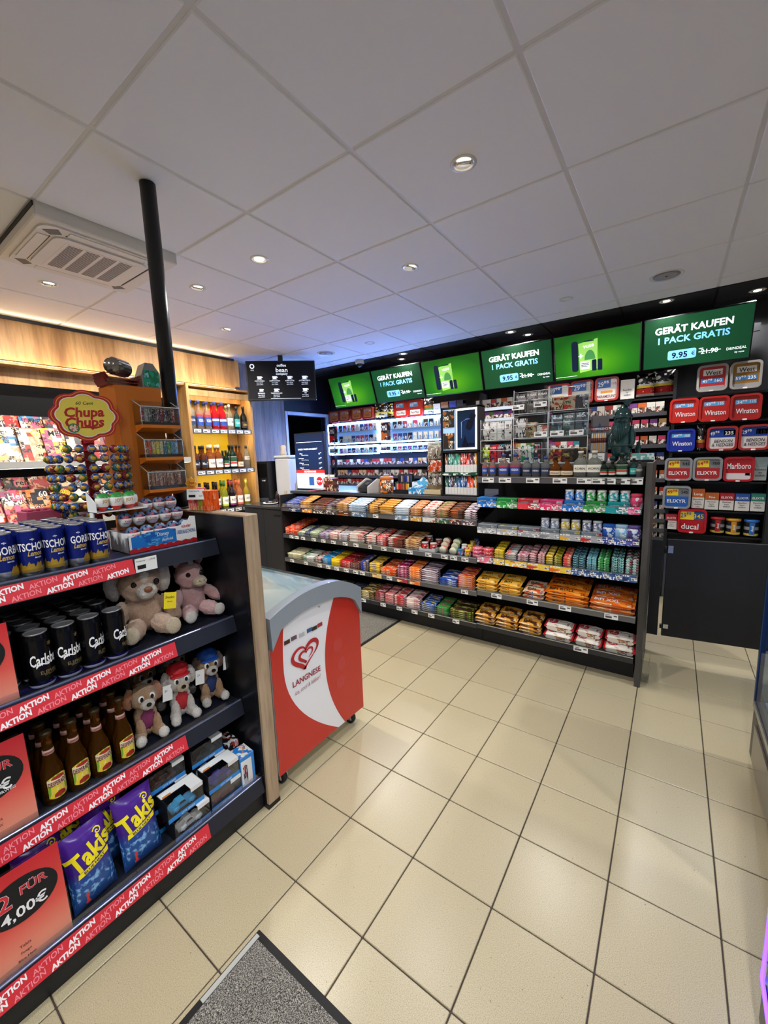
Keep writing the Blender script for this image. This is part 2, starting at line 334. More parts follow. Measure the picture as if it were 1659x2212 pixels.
# ---------------------------------------------------------------- ceiling fittings
LENS = mat('lamp_lens', '#ffffff', .3, emit='#fff2dc', es=14); RING = mat('lamp_ring', '#d6d4d0', .3, .2); REFL = mat('lamp_reflector', '#e8e6e0', .12, .9)
def downlight(px, py, label, tilt=None, deep=False, w=1., z=ZC, colr=(1, .98, .965)):
    p = at(px, py, 'z', z) if py is not None else Vector((px[0], px[1], z))
    t = thing('downlight', label, 'ceiling lamp', (p.x, p.y, z), group='recessed ceiling spots')
    put('ring', cached('dlr', lambda: MB().lathe([(.036, .004), (.036, -.003), (.044, -.005), (.052, -.002), (.052, .004)], 24).mesh('ring', RING)), t)
    if deep: put('reflector', cached('dlc', lambda: MB().lathe([(.037, .004), (.028, .03), (.024, .06)], 24).mesh('reflector', REFL)), t)
    tl = (0, 0, 0) if tilt is None else tilt
    put('lens', cached('dll', lambda: MB().lathe([(.0, -.003), (.02, -.004), (.027, -.001), (.03, .006)], 20).mesh('lens', LENS)), t, (0, 0, .05 if deep else .0), tl)
    if tilt: put('gimbal', cached('dlg', lambda: MB().lathe([(.030, .004), (.0305, -.006), (.0345, -.004), (.0345, .006)], 20).mesh('gimbal', REFL)), t, (0, 0, 0), tl)
    ld = bpy.data.lights.new('spot', 'SPOT'); ld.energy = DOWNLIGHT_W * w; ld.spot_size = math.radians(146); ld.spot_blend = .85; ld.shadow_soft_size = .03; ld.color = colr
    lo = bpy.data.objects.new('spot', ld); COL.objects.link(lo); lo.parent = t; lo.location = (0, 0, -.02)
    if tilt: lo.rotation_euler = (tilt[0] * .8, tilt[1] * .8, 0)
    return t
G1, G2 = (.45, .25, 0), (.1, .5, 0)
downlight(1001, 353, 'tilted downlight nearest the viewer in the middle of the ceiling', G1)
downlight(560, 560, 'flat downlight beside the ceiling cassette unit', None)
downlight(886, 577, 'tilted downlight between the flat downlight and the screens', G2)
downlight(427, 621, 'tilted downlight just behind the black pole', (.2, .5, 0), w=1.5, colr=(1, .92, .8))
downlight(105, 613, 'tilted downlight near the oak fascia under the cassette unit', (.1, .5, 0), w=1.7, colr=(1, .92, .8))
downlight(489, 711, 'tilted downlight over the liquor cabinet', (0, .6, 0), w=1.7, colr=(1, .92, .8))
downlight(799, 741, 'deep reflector downlight near the dome camera', None, True)
downlight(1223, 646, 'deep reflector downlight in front of the middle screens', None, True)
downlight(1440, 650, 'flat downlight in front of the last green screen', None)
downlight(1103, 717, 'flat downlight above the fourth green screen', None)
downlight(871, 764, 'flat downlight above the second green screen', None)
for k, (x, y) in enumerate(((.45, 4.32), (-1.25, 4.32), (-2.75, 4.32))):
    downlight((x, y), None, 'downlight in the black ceiling border, %s from the doorway' % ORD[2 - k], None, w=1.1)
for k, (x, y) in enumerate(((.2, .3), (.2, -1.0), (-1.0, -.6), (-2.2, -.6), (-3.3, -.3), (1.3, .9), (1.3, 2.4), (1.3, -.8))):  # unseen lamps assumed out of view; their strong cool light fills the shop
    downlight((x, y), None, 'unseen downlight assumed behind the viewer, %s from the entrance' % ORD[k], None, w=1.5, colr=(.93, .96, 1.))
def speaker(px, py, label):
    p = at(px, py, 'z', ZC); t = thing('ceiling_speaker', label, 'speaker', (p.x, p.y, ZC))
    MB().lathe([(.075, .004), (.09, -.006), (.098, -.004), (.1, .004)], 32).build('ring', RING, t)
    MB().lathe([(0, -.006), (.05, -.006), (.078, -.002)], 32).build('grille', mat('speaker_grille', '#9a989c', .6), t); MB().lathe([(0, -.0085), (.008, -.0085), (.008, -.005)], 10).build('badge', GREY, t)
speaker(1440, 595, 'round grey ceiling speaker in front of the last screens'); speaker(704, 763, 'round ceiling speaker beside the coffee menu screen')
p = at(777, 778, 'z', ZC); t = thing('dome_camera', 'small white dome camera under the ceiling border', 'camera', (p.x, p.y, ZC))
MB().lathe([(.052, .0), (.055, -.035), (.048, -.045)], 24).build('housing', WHITE, t); MB().ell((0, 0, -.045), (.04, .04, .04), 20, 10).build('dome', mat('dome_dark', '#2a2a2e', .08), t)
# black pole standing on the end panel of the snack shelf
t = thing('pole', 'tall black pole from the snack shelf up to the ceiling', 'pole', (-1.812, .954, 1.262)); MB().lathe([(.03, 0), (.03, ZC - 1.262 - .004)], 24).build('tube', mat('pole_black', '#101114', .35), t)
MB().lathe([(.045, 0), (.045, .008)], 24).build('foot_plate', BLACK, t)
# ceiling cassette air conditioner
cx0, cx1, cy0, cy1 = AX + AS * AC[0], AX + AS * (AC[0] + 1), AY + AS * AC[1], AY + AS * (AC[1] + 1)
t = thing('air_conditioner', 'white square ceiling cassette air conditioner with a slotted grille', 'air conditioner', ((cx0 + cx1) / 2, (cy0 + cy1) / 2, ZC))
ACW = mat('cassette_white', '#dcd9d6', .45); h = .3125; d = -.075
MB().box(-h, h, -h, h, d + .02, .02, b=.006).build('housing', ACW, t); MB().box(-h, h, -h - .004, -h + .001, -.018, .0).build('shadow_gap', BLACK, t)
MB().prism(rrect(.56, .56, .06), d + .012, d + .02, 'z').build('panel', ACW, t)
MB().prism(rrect(.42, .42, .05), d + .004, d + .012, 'z').build('grille_frame', ACW, t); d += .0225
sl = cached('acs', lambda: MB().box(-.0028, .0028, -.03, .03, -.0008, .001).mesh('slot', BLACK)); gr = MB().box(-.165, .165, -.16, .16, d - .0195, d - .018).build('grille', ACW, t)
for i in range(24):
    for j in range(4): put('slot', sl, gr, (-.150 + i * .013, -.114 + j * .076, d - .0195))
for k in range(4):
    a = k * PI / 2; fl = MB().box(-.17, .17, .225, .268, d - .0145, d - .0108, b=.001).build('air_flap', ACW, t, rot=(0, 0, a)); MB().box(-.175, .175, .220, .2255, d - .0125, d - .0102).build('gap', BLACK, fl)
    MB().prism([(.19, .225), (.225, .19), (.262, .215), (.215, .262)], d - .0118, d - .0098, 'z').build('corner_recess', mat('recess_grey', '#6f6d70', .6), t, rot=(0, 0, a))
# ---------------------------------------------------------------- snack shelf on the left (faces +x)
RZ = PI / 2
S1, S2, S3, S4 = 1.148, .832, .462, .140
sn = thing('snack_shelf', 'dark metal snack shelf with an oak end panel and red promotion rails', 'shelf', (-1.6, .0, 0))
o = (1.6, 0, 0)
def sp(mb, name, m): return mb.build(name, m, sn, o)
ep = sp(MB().box(-2.31, -1.31, .928, .985, .02, 1.262, b=.003), 'end_panel', OAKP)
MB().box(-2.30, -1.325, .924, .9285, .02, 1.255).build('black_lining', mat('lining_black', '#121317', .3), ep)
MB().box(-2.31, -1.312, .926, .987, 0, .02).build('foot', BLACK, ep)
for k in range(28): put('slot_hole', cached('slh', lambda: MB().box(-1.338, -1.334, .9225, .9245, .1, .112).mesh('slot_hole', INK)), ep, (0, 0, k * .04))
sp(MB().box(-1.83, -1.79, -1.3, .924, .0, 1.14), 'back_panel', BLACK); sp(MB().box(-1.83, -1.345, -1.3, .924, .0, .085), 'base', BLACK)
LIP = clear('lip_clear', '#f0f1f4', .6)
def tilt_rail(xf, zs, h=.055):
    return MB().prism([(xf - .012, zs + .004), (xf, zs + .006), (xf + .016, zs - h), (xf + .004, zs - h - .002)], -1.3, .922, 'y')
for xf, zs, back in ((-1.508, S1, -2.26), (-1.435, S2, -1.79), (-1.435, S3, -1.79), (-1.340, S4, -1.79)):
    b = sp(MB().box(back, xf - .004, -1.3, .922, zs - .025, zs - .0015), 'shelf_board', NAVY)
    r = sp(tilt_rail(xf, zs), 'price_rail', NAVY)
    MB().box(xf - .006, xf - .0035, -1.3, .92, zs, zs + .028).build('front_lip', LIP, b); MB().box(xf - .010, xf + .002, -1.3, .922, zs + .002, zs + .009, b=.002).build('chrome_edge', mat('rail_edge', '#7d84a0', .25, .8), r)
PRED = mat('promo_red', '#d5303b', .45); PLT = mat('promo_pink', '#f0909a', .5)
for n, (xf, zs, nm) in enumerate(((-1.508, S1, 'energy can'), (-1.435, S2, 'black can'), (-1.435, S3, 'beer bottle'), (-1.340, S4, 'crisps'))):
    t = thing('promo_strip', 'red promotion strip on the rail under the %s shelf' % nm, 'promotion strip', (xf + .0108, .0, zs - .027), (-.267 * 0, 0, RZ), 'red promotion strips on the snack shelf')
    tl = T(0, 0, 0, rx=-.27)
    y1 = .675 if n else .60; MB().box(-.9, y1, -.0012, .0004, -.026, .026, M=tl).build('card', PRED, t)
    k = 0; xx = -.2; akt = cached('akt', lambda: MB().text('AKTION', Matrix(), .0155, 0, .070, .12, .12).mesh('lettering', WINK)); aks = cached('aks', lambda: MB().text('AKTION', Matrix(), .0155, 0, .070, .04, .12).mesh('faint_lettering', PLT))
    while xx < y1 - .03:
        for row, dz in ((0, .012), (1, -.012)):
            x = xx + (.036 if row else 0)
            if x + .036 > y1: continue
            full = (k + row) % 2 == 0; w_ = put('lettering' if full else 'faint_lettering', akt if full else aks, t); w_.matrix_basis = tl @ T(x, -.0014, dz, ry=-.12)
        xx += .079; k += 1
def ptag(name, parent, loc, rot, w=.06, h=.035, lines=1):
    o_ = put(name, cached(('ptag', w, h), lambda: MB().box(-w / 2, w / 2, -.0008, .0008, -h / 2, h / 2, 0).box(-w * .42, w * .05, -.0012, -.0008, -h * .3, h * .08, 1).box(w * .18, w * .42, -.0012, -.0008, h * .05, h * .3, 1).box(-w * .42, -w * .1, -.0012, -.0008, h * .22, h * .34, 1).mesh('price_tag', [PAPER, mat('tag_ink', '#5c5c5c', .7)])), parent, loc, rot); return o_
t = thing('price_card', 'white price card clipped to the top rail of the snack shelf', 'price card', at(316, 1218, 'x', -1.492), (0, 0, RZ))
MB().box(-.036, .036, -.001, .001, -.024, .024).build('card', PAPER, t); q = MB(); q.text('Kinder Joy', T(-.017, -.0013, .015), .005); q.text('1,79 €', T(.02, -.0013, .014), .006); q.box(-.03, -.002, -.0014, -.001, -.014, .0); q.build('print', INK, t)

# cans
GB = mat('can_blue', '#1a2a86', .22, .55); CB = mat('can_black', '#0c0d12', .2, .5)
def slim_can():
    R, H = .0285, .142
    body = MB().lathe([(.0, .002), (.022, .001), (.0255, .004), (R, .013), (R, .030), (R, .116), (R, .124), (.0245, .1365), (.0245, .139)], 24, ms=[1, 1, 1, 1, 0, 0, 0, 1])
    z = MB(); n = 26; pts = [(-1.5 + 3.0 * i / n, .030 + .012 * (1 - abs(((i * 1.0) % 7) / 3.5 - 1)) + .004 * (i % 3)) for i in range(n + 1)]
    for i in range(n):
        (a0, z0), (a1, z1) = pts[i], pts[i + 1]; r = R + .0006
        z.add([(r * math.sin(a0), -r * math.cos(a0), .016), (r * math.sin(a1), -r * math.cos(a1), .016), (r * math.sin(a1), -r * math.cos(a1), z1), (r * math.sin(a0), -r * math.cos(a0), z0)], [(0, 1, 2, 3)])
    w = MB().wrap('GORBATSCHOW', R, .092, .0235, 0, 0, 5.0, .06)
    for a_ in (-1.75, .95): w.wrap('MIXER', R, .058, .0045, a_ + .35); w.wrap('~v~', R, .115, .012, a_, 0, .35, .05)
    g = MB(); [g.wrap('Lemon', R, .072, .0155, a_ + .1, 0, 1.25, .05, .4) for a_ in (-1.75, .95)]; w.fine(.006); g.fine(.006)
    lid = MB().lathe([(.0245, .137), (.0255, .1405), (.0235, .1415), (.022, .137), (0, .1365)], 24).add([(-.006, -.012, .139), (.006, -.012, .139), (.006, .006, .139), (-.006, .006, .139)], [(0, 1, 2, 3)])
    return body.mesh('body', [GB, SILVER]), z.mesh('gold_peaks', GOLD), w.mesh('lettering', WINK), g.mesh('gold_lettering', mat('script_gold', '#e3c254', .4, .3)), lid.mesh('lid', SILVER)
SLIM = slim_can()
for r in range(5):
    for k in range(6):
        y = .2285 + .0595 * k; x = -1.560 - .0595 * r
        if r and k == 5 and r > 3: continue
        lab = 'blue lemon drink can in the front row, %s from the egg display' % ORD[5 - k] if r == 0 else 'blue lemon drink can, %s from the egg display in the %s row behind' % (ORD[5 - k], ORD[r - 1])
        t = thing('drink_can', lab, 'can', (x, y, S1), (0, 0, RZ + (-.9, 1.75, -.85, -1.0, 1.7, -.9)[k] + (RND.uniform(-.6, .6) if r else 0)), 'blue lemon drink cans')
        put('body', SLIM[0], t); put('lid', SLIM[4], t)
        if r == 0:
            for q in SLIM[1:4]: put(q.name, q, t)
def tall_can():
    R = .0325; body = MB().lathe([(0, .002), (.025, .001), (.028, .004), (R, .014), (R, .05), (R, .145), (R, .152), (.0275, .163), (.0275, .165)], 24, ms=[1, 1, 2, 0, 0, 0, 0, 1])
    w = MB().wrap('Carlsberg', R, .090, .034, .1, 0, 2.7, .06, .1).fine(.007)
    pts = [(-.85 + 1.0 * i / 10, .068 + .006 * math.sin(i * .5) + .001 * i) for i in range(11)]; r = R + .0007
    for i in range(10):
        (a0, z0), (a1, z1) = pts[i], pts[i + 1]; hw = .0035 * (1 - i / 12)
        w.add([(r * math.sin(a0), -r * math.cos(a0), z0 - hw), (r * math.sin(a1), -r * math.cos(a1), z1 - hw), (r * math.sin(a1), -r * math.cos(a1), z1 + hw), (r * math.sin(a0), -r * math.cos(a0), z0 + hw)], [(0, 1, 2, 3)])
    g = MB().wrap('ELEPHANT', R, .050, .0105, .25, 0, 1.7, .03).wrap('EXTRA STRONG', R, .042, .004, .25, 0, 1.2).wrap('*', R, .128, .022, .35)
    lid = MB().lathe([(.0275, .1635), (.0285, .1665), (.0262, .1675), (.0248, .163), (0, .1625)], 24).add([(-.007, -.014, .165), (.007, -.014, .165), (.007, .006, .165), (-.007, .006, .165)], [(0, 1, 2, 3)])
    return body.mesh('body', [CB, SILVER, mat('can_white', '#dddddd', .3)]), w.mesh('lettering', WINK), g.mesh('gold_lettering', mat('dull_gold', '#8f7d52', .4, .4)), lid.mesh('lid', SILVER), MB().lathe([(.0275, .1635), (.0285, .1665), (.0262, .1675), (.0248, .163), (0, .1625)], 24).mesh('lid', mat('lid_grey', '#6b6c70', .35, .8))  # last lid is a darker copy, painting in the shade over the back rows
TALL = tall_can()
for r in range(5):
    for k in range(5):
        if (r == 0 and k == 0) or (r == 1 and k == 4): continue
        y = .247 + .0665 * k; x = -1.487 - .0662 * r - (.003 if k == 3 else 0)
        lab = 'black beer can in the front row, %s from the plush bear' % ORD[4 - k] if r == 0 else 'black beer can, %s from the plush bear in the %s row behind' % (ORD[4 - k], ORD[r - 1])
        t = thing('beer_can', lab, 'can', (x, y, S2), (0, 0, RZ + (.3, .35, .3, .75, .8)[k] + (RND.uniform(-1, 1) if r else 0)), 'black beer cans')
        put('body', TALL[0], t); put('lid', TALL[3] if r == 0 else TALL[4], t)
        if r == 0: put('lettering', TALL[1], t); put('gold_lettering', TALL[2], t)
# beer bottles
AMB = mat('beer_glass', '#b8701e', .05, trans=.92, ior=1.2); CAPM = mat('crown_cap', '#4a3f2a', .3, .7)
def beer_meshes():
    g = MB().lathe([(0, .003), (.026, .0), (.0295, .006), (.0295, .085), (.027, .11), (.019, .135), (.0135, .165), (.0125, .212), (.0145, .214), (.0145, .222), (.0125, .224)], 20)
    cp = MB().lathe([(.0125, .220), (.0155, .221), (.0155, .226), (.012, .2295), (0, .23)], 20)
    R = .0300; lb = MB()
    def patch(a0, a1, zf0, zf1, r, mi, n=14):
        for i in range(n):
            p, q = a0 + (a1 - a0) * i / n, a0 + (a1 - a0) * (i + 1) / n; u, v = (i / n - .5) * 2, ((i + 1) / n - .5) * 2
            lb.add([(r * math.sin(p), -r * math.cos(p), zf0(u)), (r * math.sin(q), -r * math.cos(q), zf0(v)), (r * math.sin(q), -r * math.cos(q), zf1(v)), (r * math.sin(p), -r * math.cos(p), zf1(u))], [(0, 1, 2, 3)], mi)
    patch(-.95, .95, lambda u: .020 + .006 * u * u, lambda u: .096 - .012 * u * u, R, 0)
    patch(-.95, .95, lambda u: .062 - .004 * u, lambda u: .080 - .004 * u, R + .0004, 1); patch(-.5, .5, lambda u: .025, lambda u: .042 - .008 * u * u, R + .0004, 2)
    patch(-.6, .6, lambda u: .080, lambda u: .092 - .006 * u * u, R + .0003, 2)
    nl = MB().lathe([(.0150, .158), (.0138, .172)], 20); tx = MB().wrap('DESPERADOS', R, .0705, .015, 0, 0, 1.75, .05, off=.0015); nt = MB().wrap('DESPERADOS', .0146, .165, .006, 0, 0, 2.0, .04, off=.001)
    nt.v += tx.v; nt.f += [[i + len(nt.v) - len(tx.v) for i in f] for f in tx.f]; nt.m += tx.m; nt.s += tx.s
    return g.mesh('bottle', AMB), cp.mesh('cap', CAPM), lb.mesh('label', [pmat('#d9c34a', '#7da23a', '#efe6b0', 3, .4), mat('label_cream', '#e8d7b8', .5), mat('label_red', '#a82a22', .5)]), nl.mesh('neck_label', mat('label_pink', '#d9a9a0', .5)), nt.mesh('lettering', mat('label_wine', '#6d1c1e', .5))
BEER = beer_meshes()
for r in range(3):
    for k in range(5):
        if r == 0 and k == 0: continue
        y = .236 + .0628 * k + (.008 if k == 4 else 0); x = -1.487 - .064 * r
        lab = 'amber beer bottle in the front row, %s from the plush puppies' % ORD[4 - k] if r == 0 else 'amber beer bottle, %s from the plush puppies in the %s row behind' % (ORD[4 - k], ORD[r - 1])
        t = thing('beer_bottle', lab, 'bottle', (x, y, S3), (0, 0, RZ + .25), 'amber beer bottles')
        for q in (BEER if r == 0 else BEER[:2] + BEER[3:4]): put(q.name, q, t)
# crisps
def bag_mesh(w, h, d, name, m, nx=14, nz=20, seed=0):
    v = []; f = []
    for side in (-1, 1):
        for j in range(nz + 1):
            for i in range(nx + 1):
                u, s_ = i / nx * 2 - 1, j / nz * 2 - 1
                e = max(0, 1 - abs(u) ** 2.6) ** .6 * max(0, 1 - abs(s_) ** 3.0) ** .7
                wr = .12 * noise.noise(Vector((u * 3 + seed, s_ * 3.5, side))) * e
                pin = 1 - .05 * (1 - s_ * s_) * abs(u)
                v.append((u * w / 2 * pin, side * (d / 2 * (e + wr) + .001), h / 2 + s_ * h / 2))
    k = (nx + 1) * (nz + 1)
    for sd in (0, 1):
        for j in range(nz):
            for i in range(nx):
                a = sd * k + j * (nx + 1) + i; q = (a, a + 1, a + nx + 2, a + nx + 1); f.append(q if sd == 0 else q[::-1])
    return MB().add(v, f, 0, True).mesh(name, m)
def crisp_mat():
    m = mat('crisp_print', '#2b1c6e', .22); N, L, b = nodes(m); g = N.new('ShaderNodeTexCoord').outputs['Generated']; sx = N.new('ShaderNodeSeparateXYZ'); L.new(g, sx.inputs[0])
    n = noi(N, L, g, 4., 3.); ad = N.new('ShaderNodeMath'); ad.operation = 'MULTIPLY_ADD'; L.new(n, ad.inputs[0]); ad.inputs[1].default_value = .18; L.new(sx.outputs[2], ad.inputs[2])
    c = ramp(N, L, ad.outputs[0], [(.05, '#1c2f66'), (.35, '#1f4f8f'), (.52, '#24408c'), (.62, '#3d1f80'), (1, '#4a1f86')])
    w = noi(N, L, mapping(N, L, g, (5, 5, 9)), 1.6, 4.); msk = ramp(N, L, ad.outputs[0], [(.18, K0), (.3, K1), (.45, K1), (.55, K0)])
    mm = N.new('ShaderNodeMath'); mm.operation = 'MULTIPLY'; L.new(ramp(N, L, w, [(.5, K0), (.62, K1)]), mm.inputs[0]); L.new(msk, mm.inputs[1])
    L.new(mix(N, L, mm.outputs[0], c, lin('#7fb2dc')), b.inputs['Base Color']); return m
CRM = crisp_mat(); BAG = bag_mesh(.125, .235, .06, 'pouch', CRM); TAKY = mat('crisp_yellow', '#f4e01c', .4)
def crisp_print():
    a = MB(); y = -.0325
    a.text('Takis', T(0, y, .164, rx=0, ry=-.30), .056, 0, .116, .10, .05)
    a.add([(-.042, y, .104), (.046, y, .125), (.048, y, .140), (-.040, y, .119)], [(0, 1, 2, 3)])
    sp_ = [(.03 + .004 * (i / 4) * math.cos(i * .7), .203 + .004 * (i / 4) * math.sin(i * .7)) for i in range(14)]; a.strip(sp_, .0018, y)
    return conform(a.fine(.006), .0007).mesh('lettering', TAKY)
def conform(mb, off, w=.125, h=.235, d=.06):
    for i, (x, y, z) in enumerate(mb.v):
        u, s_ = max(-1, min(1, x / w * 2)), max(-1, min(1, z / h * 2 - 1)); e = max(0, 1 - abs(u) ** 2.6) ** .6 * max(0, 1 - abs(s_) ** 3.0) ** .7; wr = .12 * noise.noise(Vector((u * 3, s_ * 3.5, -1))) * e
        mb.v[i] = (x, -(d / 2 * (e + wr) + .0012 + off), z)
    return mb
CPR = crisp_print(); CPB = conform(MB().text('BLUE HEAT', T(.003, -.0335, .122, ry=-.23), .009, 0, .078, .05).fine(.004), .0016).mesh('small_lettering', mat('crisp_ink', '#1a1a40', .5))
THM = conform(MB().strip([(-.028, .022), (-.028, .052)], .0035, -.024).strip([(-.028, .018), (-.028, .026)], .006, -.024), .0006).mesh('heat_mark', mat('crisp_red', '#d6403a', .5))
for k, (px, py, x, rz, rx, lab) in enumerate(((212, 1945, -1.385, .15, -.16, 'purple and blue crisps bag in front, beside the price poster'), (315, 1860, -1.392, .05, -.2, 'purple and blue crisps bag in front, beside the toy cars'), (150, 1950, -1.46, .2, -.12, 'crisps bag standing behind the price poster'), (245, 1880, -1.475, .1, -.15, 'crisps bag standing behind the two front bags'), (200, 1860, -1.56, .0, -.1, 'dim crisps bag at the back of the bottom shelf'))):
    p = at(px, py, 'z', S4); yy = (.335, .478, .24, .41, .32)[k]
    t = thing('crisps_bag', lab, 'crisps bag', (x, yy, S4 + .004), (rx, 0, RZ + rz), 'purple crisps bags')
    put('pouch', BAG, t); put('lettering', CPR, t); put('small_lettering', CPB, t); put('heat_mark', THM, t)
# price posters
def poster_mat():
    m = mat('poster_print', '#d84a40', .35); N, L, b = nodes(m); sx = N.new('ShaderNodeSeparateXYZ'); L.new(N.new('ShaderNodeTexCoord').outputs['Generated'], sx.inputs[0])
    L.new(ramp(N, L, sx.outputs[2], [(0, '#f0a082'), (.45, '#e2564c'), (1, '#cf2a30')]), b.inputs['Base Color']); return m
POM = poster_mat()
def poster(x, y1, z0, h, lab, big, small, lines):
    w = .21; t = thing('price_poster', lab, 'price poster', (x, y1 - w / 2, z0 + .002), (-.05, 0, RZ))
    MB().box(-w / 2, w / 2, -.001, .001, 0, h).build('sheet', POM, t); MB().box(-w / 2 - .004, w / 2 + .003, .002, .004, -.0, h + .004).box(-w / 2 - .004, w / 2 + .003, .004, .010, .0, .002).build('holder', ACRYL, t)
    cx, cz = w / 2 - .09, h * .66; el = [(cx + .078 * math.cos(i * PI / 16), cz + .062 * math.sin(i * PI / 16)) for i in range(32)]; MB().prism(el, -.0022, -.0014, 'y').build('black_disc', INK, t)
    a = MB().text(big[0], T(cx - .035, -.0028, cz + .02), .046, 0, None, .05); a.text(big[1], T(cx + .028, -.0028, cz + .026), .024, 0, .07, .05); a.build('red_lettering', mat('poster_red', '#d8323a', .5), t)
    c = MB().text(small, T(cx + .002, -.0028, cz - .028), .030, 0, .14, .05)
    e = MB().text(big[0], T(cx - .035, -.0025, cz + .02), .046, 0, None, .09); e.text(big[1], T(cx + .028, -.0025, cz + .026), .024, 0, .073, .09); e.build('outline_lettering', WINK, t)
    if len(lines) > 3: c.text(lines[3], T(cx, -.0028, cz - .047), .008, 0, .11)
    c.build('white_lettering', WINK, t); d = MB()
    for i, s_ in enumerate(lines[:3]): d.text(s_, T(cx - .01, -.0024, .055 - i * .018), .0085 if i == 0 else .007)
    d.build('small_lettering', mat('poster_ink', '#5a2a2a', .6), t)
    MB().prism([(-.1, .01), (-.055, .012), (-.05, .06), (-.055, .11), (-.1, .115)], -.0022, -.0014, 'y').build('picture', pmat('#254a8f', '#3d1f80', '#6aa0d8', 2), t); return t
poster(-1.3565, .262, S4, .275, 'red price poster in front of the crisps', ('2', 'FÜR'), '4,00€', ['Takis', 'Fuego', 'Blue Heat'])
poster(-1.4520, .248, S3, .262, 'red price poster in front of the beer bottles', ('2', 'FÜR'), '3,00€', ['Desperados', '0,33 L Fl. MW', '', '0,08 € Pfand MEHRWEG'])
poster(-1.4520, .252, S2, .222, 'red price poster in front of the black beer cans', ('2', 'FÜR'), '3,00€', ['Carlsberg', 'Alk. 10,5% vol.', ''])

# plush toys
def fur(name, h, h2):
    m = mat(name, h, .95, sheen=.6); N, L, b = nodes(m); g = N.new('ShaderNodeTexCoord').outputs['Object']; k = noi(N, L, g, 260., 4., .7); q = noi(N, L, g, 45., 3.)
    c = ramp(N, L, k, [(.25, h2), (.55, h)]); L.new(mix(N, L, ramp(N, L, q, [(.3, (.5, .5, .5, 1)), (.55, K0)]), c, lin(h2)), b.inputs['Base Color']); bump(N, L, b, noi(N, L, g, 130., 5., .75), 1., .012); return m
F_TAN, F_WHT, F_PNK, F_BRN, F_GLD, F_CRM = fur('fur_tan', '#e6bb94', '#bd8b62'), fur('fur_white', '#f3ebe0', '#cdbfae'), fur('fur_pink', '#f2b9b4', '#d18d8a'), fur('fur_brown', '#6b4328', '#3f2716'), fur('fur_gold', '#cf9a5a', '#8f6032'), fur('fur_cream', '#ecd9b4', '#c4a67c')
EYEW, EYEB, NOSEB = mat('eye_white', '#f3f0ea', .1), mat('eye_dark', '#15100c', .05), mat('nose_brown', '#7a4a2c', .35)
def fuzz(c, r, seed=1., M=None, nu=34, nv=24): return MB().ell(c, r, nu, nv, 0, M, .14, seed)
# big tan dog: local front is -y
t = thing('plush_dog', 'large tan plush dog with white ears sitting beside the beer cans', 'plush toy', (-1.606, .660, S2 + .011), (0, 0, RZ - .25)); t.scale = (.82, .93, .95)
P = lambda nm, mb, m: mb.build(nm, m, t)
P('body', fuzz((0, .0, .085), (.078, .062, .09), 1), F_TAN); hd = P('head', fuzz((-.01, -.018, .2), (.085, .07, .075), 2), F_TAN)
P('blaze', fuzz((.0, -.06, .232), (.024, .028, .045), 3), F_WHT).parent = hd; P('muzzle', fuzz((.005, -.083, .178), (.042, .026, .03), 4), F_WHT).parent = hd
P('nose', MB().ell((.008, -.108, .19), (.017, .01, .012)), NOSEB).parent = hd
for s_, xx in ((-1, -.04), (1, .048)): e = P('eye', MB().ell((xx, -.078, .208), (.012, .008, .013)), EYEB); e.parent = hd
for s_ in (-1, 1):
    P('ear', fuzz((s_ * .098 - .01, .0, .205), (.034, .026, .062), 5 + s_, T(0, 0, 0)), F_WHT)
    P('arm', fuzz((0, 0, -.04), (.034, .034, .062), 8 + s_, T(s_ * .085, -.02, .115, rx=-.35, ry=-s_ * .5)), F_TAN)
    lg = P('leg', fuzz((0, 0, 0), (.04, .075, .038), 11 + s_, T(s_ * .055, -.085, .038, rz=s_ * .35)), F_TAN)
    MB().ell((s_ * .08, -.153, .042), (.031, .010, .033)).build('foot_pad', F_CRM, lg)
tg = P('hang_tag', MB().box(.045, .095, -.098, -.096, .105, .17, M=T(0, 0, 0, ry=.15)), mat('tag_yellow', '#f3dc22', .5)); MB().text('Snukis', T(.09, -.0985, .14, ry=.15), .011, 0, .04, .02, .3).text('Plüsch', T(.088, -.0985, .122, ry=.15), .006).build('print', INK, tg)
# pink unicorn
t = thing('plush_unicorn', 'pink plush unicorn with a grey horn sitting against the end panel', 'plush toy', (-1.600, .842, S2 + .013), (0, 0, RZ - .12)); t.scale = (.80, .9, .82)
P('body', fuzz((0, .0, .08), (.066, .056, .085), 1), F_PNK); hd = P('head', fuzz((-.005, -.01, .205), (.066, .062, .068), 2), F_PNK)
P('muzzle', fuzz((.02, -.064, .178), (.036, .03, .027), 4), F_CRM).parent = hd
for xx in (.008, .03): P('nostril', MB().ell((xx, -.0945, .186), (.004, .003, .004), 8, 5), mat('nostril_pink', '#a86a62', .6)).parent = hd
for xx in (-.03, .035): P('eye', MB().ell((xx, -.062, .218), (.012, .008, .013)), EYEB).parent = hd
P('horn', MB().lathe([(.0, .325), (.006, .308), (.012, .285), (.015, .262)][::-1], 12, M=T(.0, -.03, 0)), mat('horn_grey', '#9a938f', .7)).parent = hd
for s_ in (-1, 1):
    P('ear', fuzz((0, 0, .02), (.02, .012, .036), 5 + s_, T(s_ * .052, .0, .262, ry=s_ * .35)), F_PNK); P('arm', fuzz((0, 0, -.035), (.028, .028, .058), 8 + s_, T(s_ * .07, -.02, .12, rx=-.5, ry=-s_ * .7)), F_PNK)
    lg = P('leg', fuzz((0, 0, 0), (.036, .066, .036), 11 + s_, T(s_ * .05, -.08, .036, rz=s_ * .3)), F_PNK); MB().ell((s_ * .07, -.142, .04), (.028, .010, .03)).build('foot_pad', F_WHT, lg)
